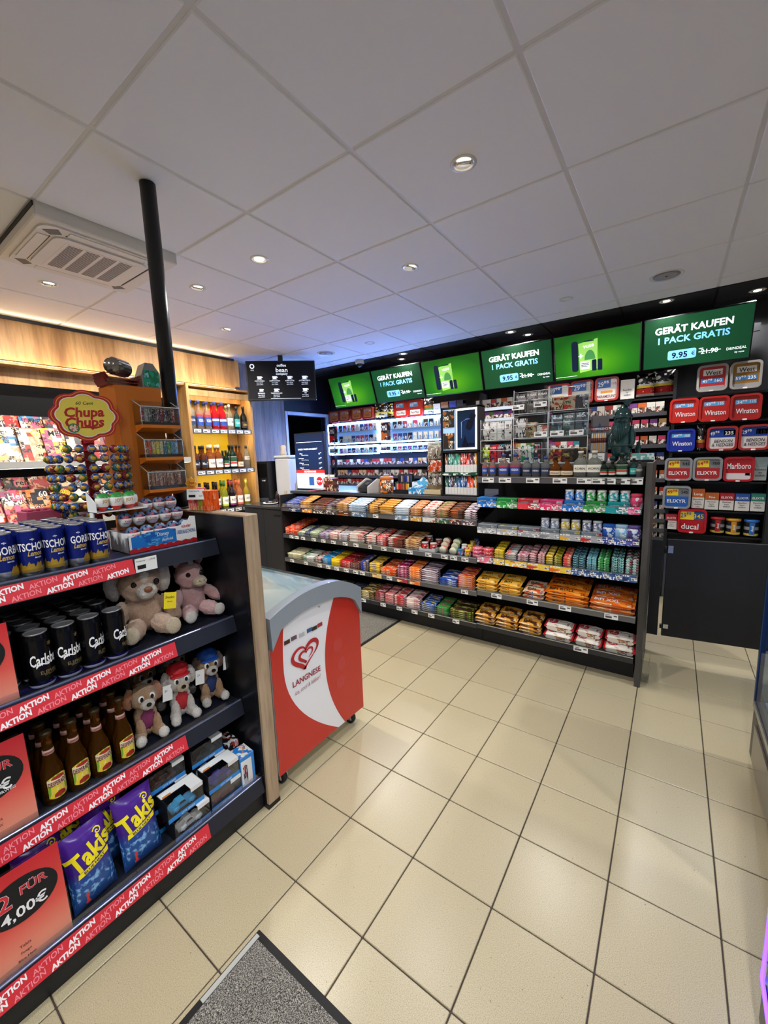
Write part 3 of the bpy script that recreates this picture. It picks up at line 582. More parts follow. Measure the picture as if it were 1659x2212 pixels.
# three small plush puppies
def puppy(y, x, lab, fm, fe, capm, chest, rz, tagm=None):
    t = thing('plush_puppy', lab, 'plush toy', (x, y, S3 + .009), (0, 0, RZ + rz), 'small plush puppies'); t.scale = (.98, 1.0, 1.1)
    P = lambda nm, mb, m: mb.build(nm, m, t)
    P('body', fuzz((0, 0, .062), (.038, .036, .06), 1), fm); P('chest', fuzz((0, -.022, .068), (.026, .02, .036), 2), chest); hd = P('head', fuzz((0, -.012, .142), (.046, .042, .04), 3), fm)
    P('muzzle', fuzz((0, -.05, .13), (.024, .02, .018), 4), F_WHT if fm is not F_WHT else F_CRM).parent = hd; P('nose', MB().ell((0, -.070, .136), (.009, .006, .007)), EYEB).parent = hd
    for s_ in (-1, 1):
        e = P('eye', MB().ell((s_ * .018, -.046, .152), (.011, .007, .012)), EYEW); e.parent = hd; P('pupil', MB().ell((s_ * .017, -.0515, .152), (.006, .004, .008)), EYEB).parent = hd
        P('ear', fuzz((0, 0, -.012), (.02, .015, .034), 6 + s_, T(s_ * .044, .0, .156, ry=-s_ * .2)), fe)
        P('front_leg', fuzz((0, 0, 0), (.016, .018, .04), 8 + s_, T(s_ * .028, -.032, .04)), fm); lg = P('hind_leg', fuzz((0, 0, 0), (.02, .038, .02), 9 + s_, T(s_ * .030, -.03, .022, rz=s_ * .25)), fm)
        P('paw', fuzz((s_ * .038, -.066, .02), (.018, .018, .018), 10), F_WHT if fm is not F_WHT else F_WHT)
    if capm: P('cap', fuzz((0, -.004, .178), (.04, .04, .024), 12), capm); P('brim', MB().ell((0, -.035, .168), (.038, .022, .005)), capm)
    if tagm: g = P('hang_tag', MB().box(.05, .085, -.012, -.0105, .1, .155, M=T(0, 0, 0, ry=.1)), PAPER); MB().text('2+', T(.075, -.0135, .13, ry=.1), .008).build('print', INK, g)
puppy(.594, -1.542, 'small golden plush puppy with fluffy ears beside the beer bottles', F_GLD, fur('fur_ginger', '#d9823f', '#9c5420'), None, mat('cloth_plum', '#7a2f55', .8), -.15, True)
puppy(.726, -1.546, 'small white plush puppy with a red cap in the middle', F_WHT, F_WHT, mat('cap_red', '#c8242c', .5), mat('cloth_red', '#b3262c', .8), -.2, True)
puppy(.857, -1.556, 'small brown plush puppy with a blue cap by the end panel', F_GLD, F_BRN, mat('cap_blue', '#1e4fa3', .5), mat('cloth_navy', '#27345f', .8), -.2, True)
puppy(.65, -1.70, 'dim golden plush puppy behind the front puppies', F_GLD, F_BRN, None, F_BRN, .1)
puppy(.79, -1.715, 'dim plush puppy with a red cap at the back', F_WHT, F_BRN, mat('cap_red'), F_BRN, .0)

# boxed toy cars
WIN = clear('window_film', '#f4f5f6', .5); TYR = mat('tyre', '#17171a', .6)
def car_meshes():
    b = MB().prism([(-.046, .008), (-.047, .018), (-.030, .021), (-.018, .034), (.006, .035), (.014, .024), (.040, .021), (.046, .016), (.046, .008)], -.016, .016, 'y')
    f = MB()
    for x in (-.028, .03):
        for s_ in (-1, 1): f.ell((x, s_ * .018, .014), (.0145, .006, .011), 12, 6)
    w = MB()
    for x in (-.028, .03):
        for s_ in (-1, 1): w.lathe([(0, -.004), (.009, -.004), (.0095, 0), (.009, .004), (0, .004)], 12, M=T(x, s_ * .019, .0095, rx=PI / 2))
    g = MB().prism([(-.017, .0235), (-.011, .0325), (.003, .033), (.010, .0245)], -.0166, .0166, 'y')
    return b, f, w, g
CARM = car_meshes(); CARW = CARM[2].mesh('wheels', TYR); CARG = CARM[3].mesh('windows', mat('car_window', '#20242c', .1))
BOXM = MB().box(-.066, .066, .034, .036, 0, .076, 0).box(-.066, .066, -.036, .036, 0, .002, 0).box(-.066, -.064, -.036, .036, 0, .076, 0).box(.064, .066, -.036, .036, 0, .076, 0).mesh('tray', mat('carbox_black', '#17181c', .4))
BOXT = MB().box(-.066, .066, .004, .036, .0745, .076, 0).box(.02, .066, -.036, .004, .0745, .076, 0).box(.02, .066, -.0366, -.036, .060, .076, 0).mesh('card_top', mat('carbox_white', '#e4e4e2', .45)); BOXS = MB().box(-.066, .066, -.0368, -.0355, .0, .016, 0).mesh('blue_band', mat('carbox_blue', '#2f86cf', .4))
BOXW = MB().box(-.0645, .0645, -.036, -.0355, .016, .0745).mesh('window', WIN); BOXB = MB().text('METAL', T(-.035, .02, .0764, rx=-PI / 2), .012, 0, .045, .04, .2).text('CITY SERIES', T(.005, -.0372, .008), .007, 0, .06, .02, .2).mesh('lettering', WINK)
LOGO = MB().prism(rrect(.03, .009, .003), .0762, .0766, 'z', M=T(-.045, .006, 0)).mesh('badge', mat('badge_orange', '#d07a2a', .4))
def car_box(x, y, z, h, lab, rz=0, rot=None):
    t = thing('toy_car_box', 'window box with ' + lab, 'toy box', (x, y, z), rot or (0, 0, RZ + rz), 'boxed toy cars on the bottom shelf')
    for q in (BOXM, BOXT, BOXS, BOXW, BOXB, LOGO): put(q.name, q, t)
    c = thing('toy_car', lab, 'toy car', (x, y, z + .003), rot or (0, 0, RZ + rz + .0), 'toy cars in window boxes')
    m = mat('paint_' + h, h, .2, coat=.6); put('body', cached(('carb', h), lambda: CARM[0].mesh('body', m)), c); put('fenders', cached(('carf', h), lambda: CARM[1].mesh('fenders', m)), c); put('wheels', CARW, c); put('windows', CARG, c)
D = .0768; cxb = -1.392
car_box(cxb, .634, S4, '#d8d8d8', 'a white vintage toy car, front bottom box'); car_box(cxb - .012, .622, S4 + D, '#3fa3d6', 'a light blue vintage toy car, box above the white car')
car_box(cxb - .085, .612, S4 + .0005, '#5a2a24', 'a dark red toy car, low box behind the white car'); car_box(cxb - .09, .606, S4 + D, '#33343a', 'a grey toy car, second box at the back'); car_box(cxb - .095, .604, S4 + 2 * D, '#4a2420', 'a maroon toy car, top box at the back')
car_box(cxb - .005, .775, S4, '#6a1f22', 'a crimson toy car, bottom box beside the white car'); car_box(cxb - .006, .772, S4 + D, '#3a3a86', 'a purple toy car, box above the crimson car')
car_box(cxb - .08, .765, S4 + D, '#e4e4e2', 'a silver toy car, box behind the purple car'); car_box(cxb - .08, .768, S4, '#44444a', 'a charcoal toy car, bottom box behind the crimson car'); car_box(cxb - .09, .76, S4 + 2 * D, '#222428', 'a black toy car, topmost box by the puppies')
t = thing('toy_truck_box', 'blue and white upright toy box against the end panel', 'toy box', (-1.392, .876, S4), (0, 0, RZ - .08))
MB().box(-.032, .032, -.036, .04, 0, .135, b=.002).build('carton', mat('carbox_blue'), t); MB().box(-.029, .018, -.0368, -.036, .008, .118).build('white_panel', mat('carbox_white'), t); q = MB().prism([(-.02, .02), (-.004, .02), (0, .09), (-.012, .1), (-.022, .09)], -.0376, -.0368, 'y').build('picture', pmat('#3a3d46', '#b8bcc4', '#e05a30', 5), t)
MB().box(-.03, .03, -.034, .038, .135, .1356).build('top_print', pmat('#2f86cf', '#f0f0f0', '#e8902a', 6), t)
t = thing('toy_truck_box', 'black and white toy box lying behind the upright blue box', 'toy box', (-1.50, .875, S4 + .0008), (0, 0, RZ)); MB().box(-.03, .03, -.045, .045, 0, .15, b=.002).build('carton', pmat('#1c1d22', '#e8e8e6', '#c0392b', 9), t); MB().box(-.028, .028, -.0457, -.045, .03, .12).build('window', mat('car_window'), t)
# ---------------------------------------------------------------- on the top shelf: egg display, lollipop stand, lighter tower
t = thing('egg_display_box', 'white and blue cardboard display tray of surprise eggs', 'display box', (-1.578, .752, S1), (0, 0, RZ)); t.scale = (1, 1, 1.22)
CARD = mat('card_white', '#ececea', .55); w2 = .128
MB().box(-w2, w2, .0, .002, 0, .05).box(-w2, -w2 + .002, 0, .162, 0, .06).box(w2 - .002, w2, 0, .162, 0, .07).box(-w2, w2, .160, .162, 0, .05).box(-w2, w2, 0, .162, 0, .002).build('tray', CARD, t)
fp = MB().prism([(-.118, .012), (.05, .012), (.05, .052), (.02, .058), (-.06, .056), (-.118, .048)], -.0012, -.0002, 'y').build('blue_panel', pmat('#2c74b4', '#1f5a9a', '#5aa6d8', 4, .4, (3, 3, 3), .55, .66), t)
MB().prism([(.045, .012), (.1275, .012), (.1275, .085), (.105, .088), (.095, .074), (.08, .078), (.065, .062), (.045, .056)], -.0016, -.0004, 'y').build('cloud_panel', CARD, t)
MB().prism([(-.128, 0), (.128, 0), (.128, .01)] + [(.128 - .256 * i / 16, .011 + (.004 if i % 2 else -.002)) for i in range(1, 17)], -.0022, -.0008, 'y').build('red_wave', RED, t)
MB().text('Disney', T(-.005, -.0018, .045), .012, 0, .05, .02, .2).text('playmobil', T(.01, -.0018, .026), .008, 0, .05, .03).build('white_lettering', WINK, t)
MB().text('kinder', T(.088, -.0022, .058), .011, 0, .042, .03).build('red_lettering', RED, t); MB().text('ÜBERRASCHUNG', T(.086, -.0022, .040), .013, 0, .076, .04).build('blue_lettering', mat('egg_blue', '#1b3f87', .4), t)
def egg_profile(R, H, n=12): return [(R * math.sin(PI * i / n) * (1 - .12 * math.cos(PI * i / n) * -1 * -1), H / 2 - H / 2 * math.cos(PI * i / n)) for i in range(n + 1)]
FOIL = pmat('#1d2a44', '#5f7694', '#b53a30', 2, .15, (3, 3, 3), .5, .6); EGW = mat('egg_white', '#efece6', .25); EGR = mat('egg_base', '#6e2420', .2)
EGG = MB().lathe(egg_profile(.0235, .058), 18, ms=[2, 2, 1, 1, 1, 1, 1, 0, 0, 0, 0, 0]).mesh('shell', [FOIL, EGW, EGR])
EGL = MB().wrap('Kinder', .0228, .028, .0075, 0, 0, 1.2, .03, off=.0014).mesh('lettering', RED); EGL2 = MB().wrap('ÜBERRASCHUNG', .0225, .0195, .006, 0, 0, 1.9, .03, off=.0012).mesh('blue_lettering', mat('egg_blue'))
def sur_egg(x, y, z, lab, rz): 
    e = thing('surprise_egg', lab, 'chocolate egg', (x, y, z), (0, 0, RZ + rz), 'surprise eggs in the display tray'); put('shell', EGG, e); put('lettering', EGL, e); put('blue_lettering', EGL2, e)
for k in range(5): sur_egg(-1.608, .654 + .049 * k, S1 + .0365, 'silver and white surprise egg, %s of the lowest row from the cans' % ORD[k], RND.uniform(-.3, .3))
for k in range(5): sur_egg(-1.660, .654 + .049 * k, S1 + .0850, 'silver and white surprise egg, %s of the middle row from the cans' % ORD[k], RND.uniform(-.3, .3))
for k in range(3): sur_egg(-1.712, .757 + .049 * k, S1 + .1275, 'silver and white surprise egg, %s of the top row from the lollipop stand' % ORD[k], RND.uniform(-.3, .3))
MB().box(-.125, .125, .06, .062, 0, .068).box(-.125, .125, .06, .148, .066, .068).box(-.02, .125, .108, .110, .068, .103).box(-.02, .125, .108, .158, .101, .103).box(-.125, .125, .02, .06, .026, .028).build('step', clear('step_clear', '#dfe4ea', 1.2), t)
# green-topped eggs in a white tray
t = thing('chocolate_egg_tray', 'white tray of green topped chocolate eggs beside the lollipop stand', 'display box', (-1.662, .650, S1 + .185), (0, 0, RZ))
MB().prism([(-.035, -.03), (.042, -.03), (.042, .045), (-.035, .005)], -.094, -.092, 'x').prism([(-.035, -.03), (.042, -.03), (.042, -.01), (-.035, -.02)], .074, .076, 'x').box(-.094, .076, -.035, .042, -.03, -.028).box(-.094, -.09, .0, .03, -.125, -.03).build('tray', CARD, t)
JG, JR = mat('joy_green', '#2f8f3f', .3), mat('joy_red', '#d02a22', .25); JOY = MB().lathe(egg_profile(.0215, .062), 18, ms=[1, 1, 1, 1, 2, 2, 2, 2, 0, 0, 0, 0]).mesh('shell', [JG, JR, EGW]); JOL = MB().wrap('JOY', .0215, .036, .012, 0, 0, 1.2, .05, off=.0006).mesh('lettering', mat('joy_orange', '#c58a1a', .4))
for k, (dx, dy, dz, rr) in enumerate(((-.066, -.010, 0, .3), (-.021, -.012, .0, .1), (.024, -.012, .0, -.2), (.052, .034, .0, -.35), (-.045, .034, .0, .2), (.003, .034, .0, -.1))):
    e = thing('chocolate_egg', 'green, white and red chocolate egg, %s in the white tray' % ORD[k], 'chocolate egg', Vector((-1.662 - dy * .9, .650 + dx, S1 + .1585 + dz)), (.0, rr * .2, RZ + rr), 'green topped eggs in the white tray'); put('shell', JOY, e); put('lettering', JOL, e)
# lollipop stand
LX, LY = -1.845, .632; t = thing('lollipop_stand', 'red lollipop stand with a scalloped yellow sign', 'lollipop stand', (LX, LY, S1), (0, 0, RZ - .2))
LRED = mat('stand_red', '#b01a20', .35)
MB().lathe([(.07, 0), (.07, .012), (.03, .03)], 24).build('base', LRED, t); MB().box(-.016, .016, -.012, .012, .02, .44, b=.003).build('column', LRED, t)
for k in range(8): MB().lathe([(.02, .0), (.062, .002), (.062, .006), (.02, .008)], 20).build('tier', LRED, t, (0, 0, .165 + .0345 * k - .0345))
MB().prism([(-.02, .40), (.02, .40), (.02, .415), (.012, .425), (.012, .44), (-.012, .44), (-.012, .425), (-.02, .415)], -.012, .012, 'y').build('neck', LRED, t)
def flower(s_, n=72): return [((.094 + .012 * abs(math.cos(4 * a + .0))) * s_ * math.cos(a) * 1.04, (.083 + .011 * abs(math.cos(4 * a))) * s_ * math.sin(a)) for a in [2 * PI * i / n for i in range(n)]]
SZ = .505; sg = MB().prism([(x, z + SZ) for x, z in flower(1.0)], -.004, .004, 'y').build('sign', mat('sign_red', '#c0272b', .35), t, (0, -.05, 0)); MB().box(-.014, .014, -.05, .0, .405, .43).build('sign_arm', LRED, t)
for s_, m_, y_ in ((.94, mat('sign_gold', '#e8b13a', .4), -.0046), (.915, mat('sign_red'), -.0052), (.84, WINK, -.0058), (.81, mat('sign_yellow', '#f6e05a', .4), -.0064)):
    MB().prism([(x, z + SZ) for x, z in flower(s_)], y_, y_ + .001, 'y').build('sign_layer', m_, sg)
MB().text('Chupa', T(-.004, -.0072, SZ + .014, ry=-.06), .034, 0, .122, .10, .18).text('Chups', T(-.006, -.0072, SZ - .022, ry=-.06), .034, 0, .122, .10, .18).strip([(-.024, SZ - .045), (.0, SZ - .041), (.024, SZ - .043), (.048, SZ - .038)], [.001, .004, .004, .001], -.0072).build('red_lettering', mat('sign_red'), sg)
MB().text('60 Cent', T(.0, -.0072, SZ + .046, ry=-.05), .012, 0, .06, 0., .3).build('hand_lettering', INK, sg)
MB().prism([(.017 * math.cos(i * PI / 12) - .042, .017 * math.sin(i * PI / 12) + SZ - .046) for i in range(24)], -.0078, -.0068, 'y').build('green_ring', mat('ring_green', '#2f7a3a', .4), sg)
MB().prism([(.013 * math.cos(i * PI / 12) - .042, .013 * math.sin(i * PI / 12) + SZ - .046) for i in range(24)], -.0084, -.0076, 'y').build('seal', pmat('#e9d9c8', '#c8766a', '#7a3a3a', 8), sg)
LOLB = MB().ell((0, 0, 0), (.0145, .0145, .0155), 14, 9).mesh('wrapper', pmat('#1f3f78', '#2f5a9a', '#c8a83a', 1, .2, (3, 3, 3), .55, .62)); LOLB2 = MB().ell((0, 0, 0), (.0145, .0145, .0155), 14, 9).mesh('wrapper', pmat('#3f6a2c', '#2f5a86', '#d8b03a', 2, .2, (3, 3, 3), .55, .62)); LOLB3 = MB().ell((0, 0, 0), (.0145, .0145, .0155), 14, 9).mesh('wrapper', pmat('#7a2c34', '#4a2440', '#d8b03a', 3, .2, (3, 3, 3), .55, .62))
LOGM = MB().ell((0, -.0130, 0), (.0092, .0036, .0072), 12, 6).mesh('badge', mat('lolly_gold', '#c29a34', .25, .2)); LOS = MB().lathe([(.002, 0), (.002, .05)], 6, M=T(0, .012, 0, rx=-PI / 2)).mesh('stick', WHITE)
for r in range(8):
    for k in range(12):
        a = math.radians(-122 + 17 * k); R_ = .124 - (.028 if r == 0 else 0)
        if (r == 7 and k in (0, 1, 2, 3, 4)) or (r == 0 and k in (3, 5, 7)) or (r == 3 and k == 4): continue
        p = Vector((R_ * math.sin(a), -R_ * math.cos(a), .14 + .0345 * r)); rz = RZ - .2
        wp = Vector((LX + p.x * math.cos(rz) - p.y * math.sin(rz), LY + p.x * math.sin(rz) + p.y * math.cos(rz), S1 + p.z))
        l = thing('lollipop', 'round wrapped lollipop, %s towards the orange tower in the %s ring from below' % (ORD[k], ORD[r]), 'lollipop', wp, (0, 0, rz + a), 'lollipops on the red stand, ring %d' % (r + 1))
        put('wrapper', (LOLB, LOLB, LOLB2, LOLB, LOLB3)[(k * 3 + r) % 5], l); put('badge', LOGM, l); put('stick', LOS, l)
# lighter tower (orange)
t = thing('lighter_tower', 'orange plastic lighter tower with three clear hooded trays', 'display stand', (-1.842, .832, S1), (0, 0, RZ - .05)); ORG = mat('tower_orange', '#cf7420', .35)
MB().prism([(-.115, -.03), (-.10, -.055), (-.06, -.06), (.07, -.06), (.07, .07), (-.115, .07)], 0, .63, 'z', smooth=False).build('column', ORG, t)
for k, z0 in enumerate((.215, .345, .475)):
    MB().prism([(-.13, z0 - .012), (-.13, z0 + .0), (-.06, z0), (-.06, z0 - .03)], -.045, .105, 'x').build('tray', ORG, t)
    MB().box(-.04, .1, -.118, -.062, z0, z0 + .012).build('tray_base', BLACK, t)
    q = MB()
    for (y0, y1, x0, x1, zz0, zz1) in ((-.132, -.1305, -.045, .105, z0, z0 + .07), (-.132, -.06, -.045, -.0435, z0, z0 + .085), (-.132, -.06, .1035, .105, z0, z0 + .085)): q.box(x0, x1, y0, y1, zz0, zz1)
    q.prism([(-.132, z0 + .07), (-.06, z0 + .1), (-.06, z0 + .0985), (-.132, z0 + .0685)], -.045, .105, 'x'); q.build('clear_hood', ACRYL, t); MB().tube([(-.045, -.06, z0 + .1), (-.045, -.131, z0 + .07), (.105, -.131, z0 + .07), (.105, -.06, z0 + .1)], .0018, 5).tube([(-.045, -.131, z0 + .07), (-.045, -.131, z0)], .0016, 5).tube([(.105, -.131, z0 + .07), (.105, -.131, z0)], .0016, 5).build('hood_edge', mat('hood_edge', '#b8bcbe', .2), t)
LIG = MB().prism(rrect(.014, .009, .004, 3), 0, .052, 'z').mesh('lighter_body', WHITE); LIC = MB().box(-.006, .006, -.004, .004, .052, .064, b=.001).mesh('metal_top', CHROME)
LCOL = [['#8a2d4a', '#b9b9bb', '#3a5a5c', '#1c1c1f', '#6d5a66', '#7a2f3a', '#45354f', '#222226', '#9a3a2a'], ['#b5622a', '#c84a2a', '#d2c23a', '#e3d76a', '#e6e2b0', '#2a7a9a', '#5a9a3a', '#3a8fc0', '#6aa8c8'], ['#8a5a3a', '#b98a6a', '#9a6a5a', '#c09a8a', '#8a6a6a', '#a07a6a', '#b08a7a', '#7a5a52', '#9a7a70']]
def tw(lx, ly, lz):
    rz = RZ - .05; return (-1.842 + lx * math.cos(rz) - ly * math.sin(rz), .832 + lx * math.sin(rz) + ly * math.cos(rz), S1 + lz)
for k, z0 in enumerate((.475, .345, .215)):
    for i in range(9):
        l = thing('lighter', 'lighter in the %s tray of the orange tower, %s from the lollipop stand' % (('top', 'middle', 'lowest')[k], ORD[i]), 'lighter', tw(-.03 + i * .015, -.1, z0 + .012), (0, 0, RZ - .12), 'lighters in the orange tower')
        put('lighter_body', LIG, l, mats=[pmat(LCOL[k][i], '#d8d0c8', '#3a2a2a', i, .3, (4, 4, 6), .58, .62)]); put('metal_top', LIC, l)
t = thing('tray_stack', 'stack of dark red plastic trays on the orange tower', 'tray', tw(-.068, .0, .63), (0, 0, RZ - .05)); 
for k in range(3): put('tray', cached('rtray', lambda: MB().prism([(-.055, 0), (.055, 0), (.067, .022), (.064, .022), (.053, .003), (-.053, .003), (-.064, .022), (-.067, .022)], -.05, .05, 'y').mesh('tray', mat('tray_red', '#7d241c', .4))), t, (0, 0, k * .012), (0, 0, .05 * k))
t = thing('shiny_gadget', 'shiny grey rolled gadget lying on the red trays', 'gadget', tw(-.06, -.01, .705), (0, 0, RZ + .6)); MB().lathe([(.0, -.05), (.028, -.05), (.032, -.04), (.032, .035), (.026, .045), (0, .045)], 20, M=T(0, 0, .0, ry=PI / 2)).build('barrel', mat('gadget_grey', '#8b857c', .2, .8), t)
q = MB()
for i in range(16): q.box(-.04, .03, -.0025, .0025, .0315, .034, M=T(rx=i * PI / 8))
q.build('ribs', CHROME, t)
t = thing('dispenser_box', 'grey dispenser box with a green printed front on the orange tower', 'dispenser', tw(.046, -.005, .632), (0, 0, RZ - .1)); MB().prism([(-.036, 0), (.036, 0), (.036, .06), (.012, .1), (-.018, .1), (-.036, .05)], -.04, .04, 'y').build('housing', mat('dispenser_grey', '#8d9094', .3, .3), t); MB().box(-.028, .030, -.0415, -.04, .006, .07).build('print', pmat('#1f6f55', '#2f9a7a', '#8fd0e0', 3), t)
# small cartons behind the cans and by the pole
t = thing('pink_carton', 'pink open carton behind the blue cans', 'carton', (-1.90, .47, S1 + .0), (0, 0, RZ + .1)); MB().box(-.055, .055, -.04, .04, 0, .165, b=.002).build('carton', mat('carton_pink', '#b04a62', .5), t)
q = MB(); [q.box(-.045 + i * .022, -.03 + i * .022, -.03, .03, .165, .172, b=.002) for i in range(5)]; q.build('packets', pmat('#a33a55', '#7d2a40', '#d07a90', 2), t)
t = thing('green_carton', 'low green carton behind the pink carton', 'carton', (-2.02, .60, S1), (0, 0, RZ)); MB().box(-.05, .05, -.04, .04, 0, .17, b=.002).build('carton', pmat('#6f7a58', '#4d6a3a', '#d8d0b8', 3), t)
t = thing('lollipop_carton', 'pink and orange lollipop carton with a small scalloped topper by the pole', 'carton', (-1.645, .957, 1.263), (0, 0, .12))
MB().box(-.055, -.005, -.028, .028, 0, .095, b=.002).build('carton', pmat('#d85a6a', '#e88a5a', '#f4c8b0', 2, sc=(2, 2, 2)), t); MB().box(.0, .034, -.028, .028, 0, .085, b=.002).build('green_carton', pmat('#8a9a3a', '#b06a2a', '#e8d8a0', 3), t); MB().box(.037, .075, -.028, .028, 0, .085, b=.002).build('orange_carton', pmat('#d2632a', '#b84a20', '#f0a070', 3), t)
MB().prism([((.034 + .005 * math.cos(8 * i * PI / 24)) * math.cos(i * PI / 24) - .02, (.026 + .004 * math.cos(8 * i * PI / 24)) * math.sin(i * PI / 24) + .115) for i in range(48)], -.03, -.028, 'y').build('topper', mat('topper_yellow', '#e8a93a', .4), t); MB().text('Chupa', T(-.02, -.0306, .12), .012, 0, .045, .04, .2).text('Chups', T(-.02, -.0306, .105), .012, 0, .045, .04, .2).build('lettering', mat('sign_red'), t)
t = thing('price_card', 'white price card standing in front of the lollipop carton', 'price card', (-1.625, .918, 1.318), (-.1, 0, .5)); MB().box(-.038, .038, -.001, .001, -.006, .038).build('card', PAPER, t); MB().box(-.03, .0, -.0016, -.001, .004, .014).text('Chupa Chups Big', T(-.005, -.0016, .03), .005).text('2,25', T(.024, -.0016, .01), .007).build('print', INK, t)

# ---------------------------------------------------------------- magazine wall
t = thing('magazine_rack', 'wall rack of tilted magazine shelves under the grey oak band', 'rack', (-4.1, 1.0, 0)); oo = (4.1, -1.0, 0)
MB().box(-4.295, -4.27, -1.5, 2.18, .6, 2.13).build('back_panel', mat('rack_black', '#0b0c0f', .7, spec=.2), t, oo)
RKL = mat('rack_lip', '#c9c9c6', .25, .5); MZ = ((1.78, 1.49), (1.30, 1.05))
rows = []
for z_ in (1.485, 1.02, .62):
    MB().box(-4.27, -3.88, -1.5, 2.18, z_ - .02, z_).build('shelf_board', BLACK, t, oo); MB().box(-3.882, -3.872, -1.5, 2.18, z_ - .028, z_ + .022).build('shelf_lip', RKL, t, oo)
    MB().box(-3.95, -3.90, -1.5, 2.18, z_ - .03, z_ - .021).build('led_strip', mat('led_neutral'), t, oo)
MCOL = ['#c8372c', '#e8e4da', '#d8a03a', '#27406e', '#e6c92f', '#b8bcc0', '#7a2a5a', '#4f9a4a', '#e07a2a', '#2f7fb0', '#f0d8a0', '#9a2a2a', '#1c1c22', '#d85a7a']
MAGM = MB().box(-.105, .105, -.003, .003, 0, .285).mesh('cover', WHITE)
HEADS = ['MEN', 'Rezepte', 'CHRONIK', 'AUTO', 'Bake', 'FREIZEIT', 'RAETSEL', 'Garten', 'TV', 'Life', 'Heim', 'Trend', 'G', 'SCHWEDEN', '60', 'FREUNDE']
LABC = ['red', 'off-white', 'golden', 'navy', 'yellow', 'silver', 'purple', 'green', 'orange', 'blue', 'cream', 'crimson', 'black', 'pink']
def mag_mat(i, a, b, c):
    key = 'cover_%d_%s' % (i, a)
    if key in MATS: return MATS[key]
    m = mat(key, a, .3); N, L, bs = nodes(m); g = N.new('ShaderNodeTexCoord').outputs['Generated']
    big = cells(N, L, g, (2.5, 1, 4), i + .3); mid = cells(N, L, g, (6, 1, 9), i + 3.3); fine = cells(N, L, g, (30, 1, 42), i + 7.3); bl = noi(N, L, mapping(N, L, g, (3, 1, 4), (i, 0, i)), 1., 3.)
    col = ramp(N, L, big, [(0, a), (.35, a), (.36, '#ece4d6'), (.6, '#ece4d6'), (.61, b), (.85, c)])
    col = mix(N, L, ramp(N, L, bl, [(.5, K0), (.53, K1), (.6, K1), (.63, K0)]), col, lin('#c89a78'))
    col = mix(N, L, ramp(N, L, mid, [(.8, K0), (.81, K1)]), col, lin(c))
    q = N.new('ShaderNodeMath'); q.operation = 'MULTIPLY'; L.new(ramp(N, L, fine, [(.5, K0), (.51, K1)]), q.inputs[0]); L.new(ramp(N, L, mid, [(.3, K1), (.31, K0)]), q.inputs[1])
    L.new(mix(N, L, q.outputs[0], col, lin('#2a2426')), bs.inputs['Base Color']); return m
n = 0
for z_, x_, nm, dz in ((1.487, -3.925, 'front row of the upper magazine shelf', 0), (1.487, -4.02, 'back row of the upper magazine shelf', .095), (1.022, -3.925, 'front row of the lower magazine shelf', 0), (1.022, -4.02, 'back row of the lower magazine shelf', .095)):
    if dz: MB().box(x_ - .08, x_ + .03, -1.5, 2.18, z_, z_ + dz - .002).build('inner_step', BLACK, t, oo)
    for k in range(11):
        y = .60 + k * .145 + (.05 if dz else 0); c = (n * 5 + k * 3) % 14
        g = thing('magazine', '%s magazine, %s from the liquor cabinet in the %s' % (LABC[c], ORD[10 - k], nm), 'magazine', (x_, y, z_ + dz), (-.30, 0, RZ + .18), 'magazines on the wall rack')
        put('cover', MAGM, g, mats=[mag_mat(n % 26, MCOL[c], MCOL[(c * 3 + k + 1) % 14], MCOL[(c + 5 * k + 3) % 14])])
        ink = [WINK, INK, YEL, RED][(n + k) % 4] if c not in (0, 4) else (WINK if c == 0 else INK)
        hd_ = HEADS[(n * 3 + k) % 16]; me_ = cached(('mh', hd_), lambda: MB().text(hd_, T(0, -.0036, .245), .045, 0, .185, .03).mesh('title', WINK)); put('title', me_, g, mats=[ink]); n += 1
# ---------------------------------------------------------------- liquor cabinet on the left wall (faces +x)
CX0, CX1, CY0, CY1 = -4.275, -3.97, 2.255, 3.03
OAKC = wood('cabinet_oak', '#b9935c', '#8f6a3c', '#cda873'); t = thing('liquor_cabinet', 'open oak liquor cabinet with a yellow back and three bottle shelves', 'cabinet', (CX0, CY0, 0)); oo = (-CX0, -CY0, 0)
for y0, y1 in ((CY0, CY0 + .028), (CY1 - .028, CY1)): MB().box(CX0, CX1, y0, y1, 0, 2.235, b=.002).build('side_panel', OAKC, t, oo)
MB().box(CX0, CX1 - .02, CY0 + .028, CY1 - .028, 2.155, 2.185).build('top_board', OAKC, t, oo); MB().box(CX0, CX0 + .01, CY0 + .028, CY1 - .028, 0, 2.16).build('back_board', OAKC, t, oo)
YP = mat('back_yellow', '#f2cf1d', .5); MB().box(CX0 + .01, CX0 + .016, CY0 + .05, CY1 - .16, .95, 2.15).build('yellow_panel', YP, t, oo)
LEDC = mat('led_cabinet', '#ffffff', emit='#ffe0a8', es=62 * LED_W)
MB().box(CX1 - .03, CX1 - .022, CY0 + .028, CY1 - .028, 2.125, 2.185).build('valance', OAKC, t, oo)
for z_ in (2.155, 1.765, 1.335): MB().box(CX1 - .06, CX1 - .045, CY0 + .05, CY1 - .06, z_ - .005, z_).build('led_strip', LEDC, t, oo)  # unseen strips added to light the yellow back and the bottles evenly
for k in range(3): MB().lathe([(0, 0), (.008, 0), (.008, .006)], 10).build('led_spot', LEDC, t, (CX1 - .06 - CX0, .16 + k * .16, 2.149))
CZ = (1.79, 1.36, .93); RW = mat('rail_white', '#d4d6d8', .4)
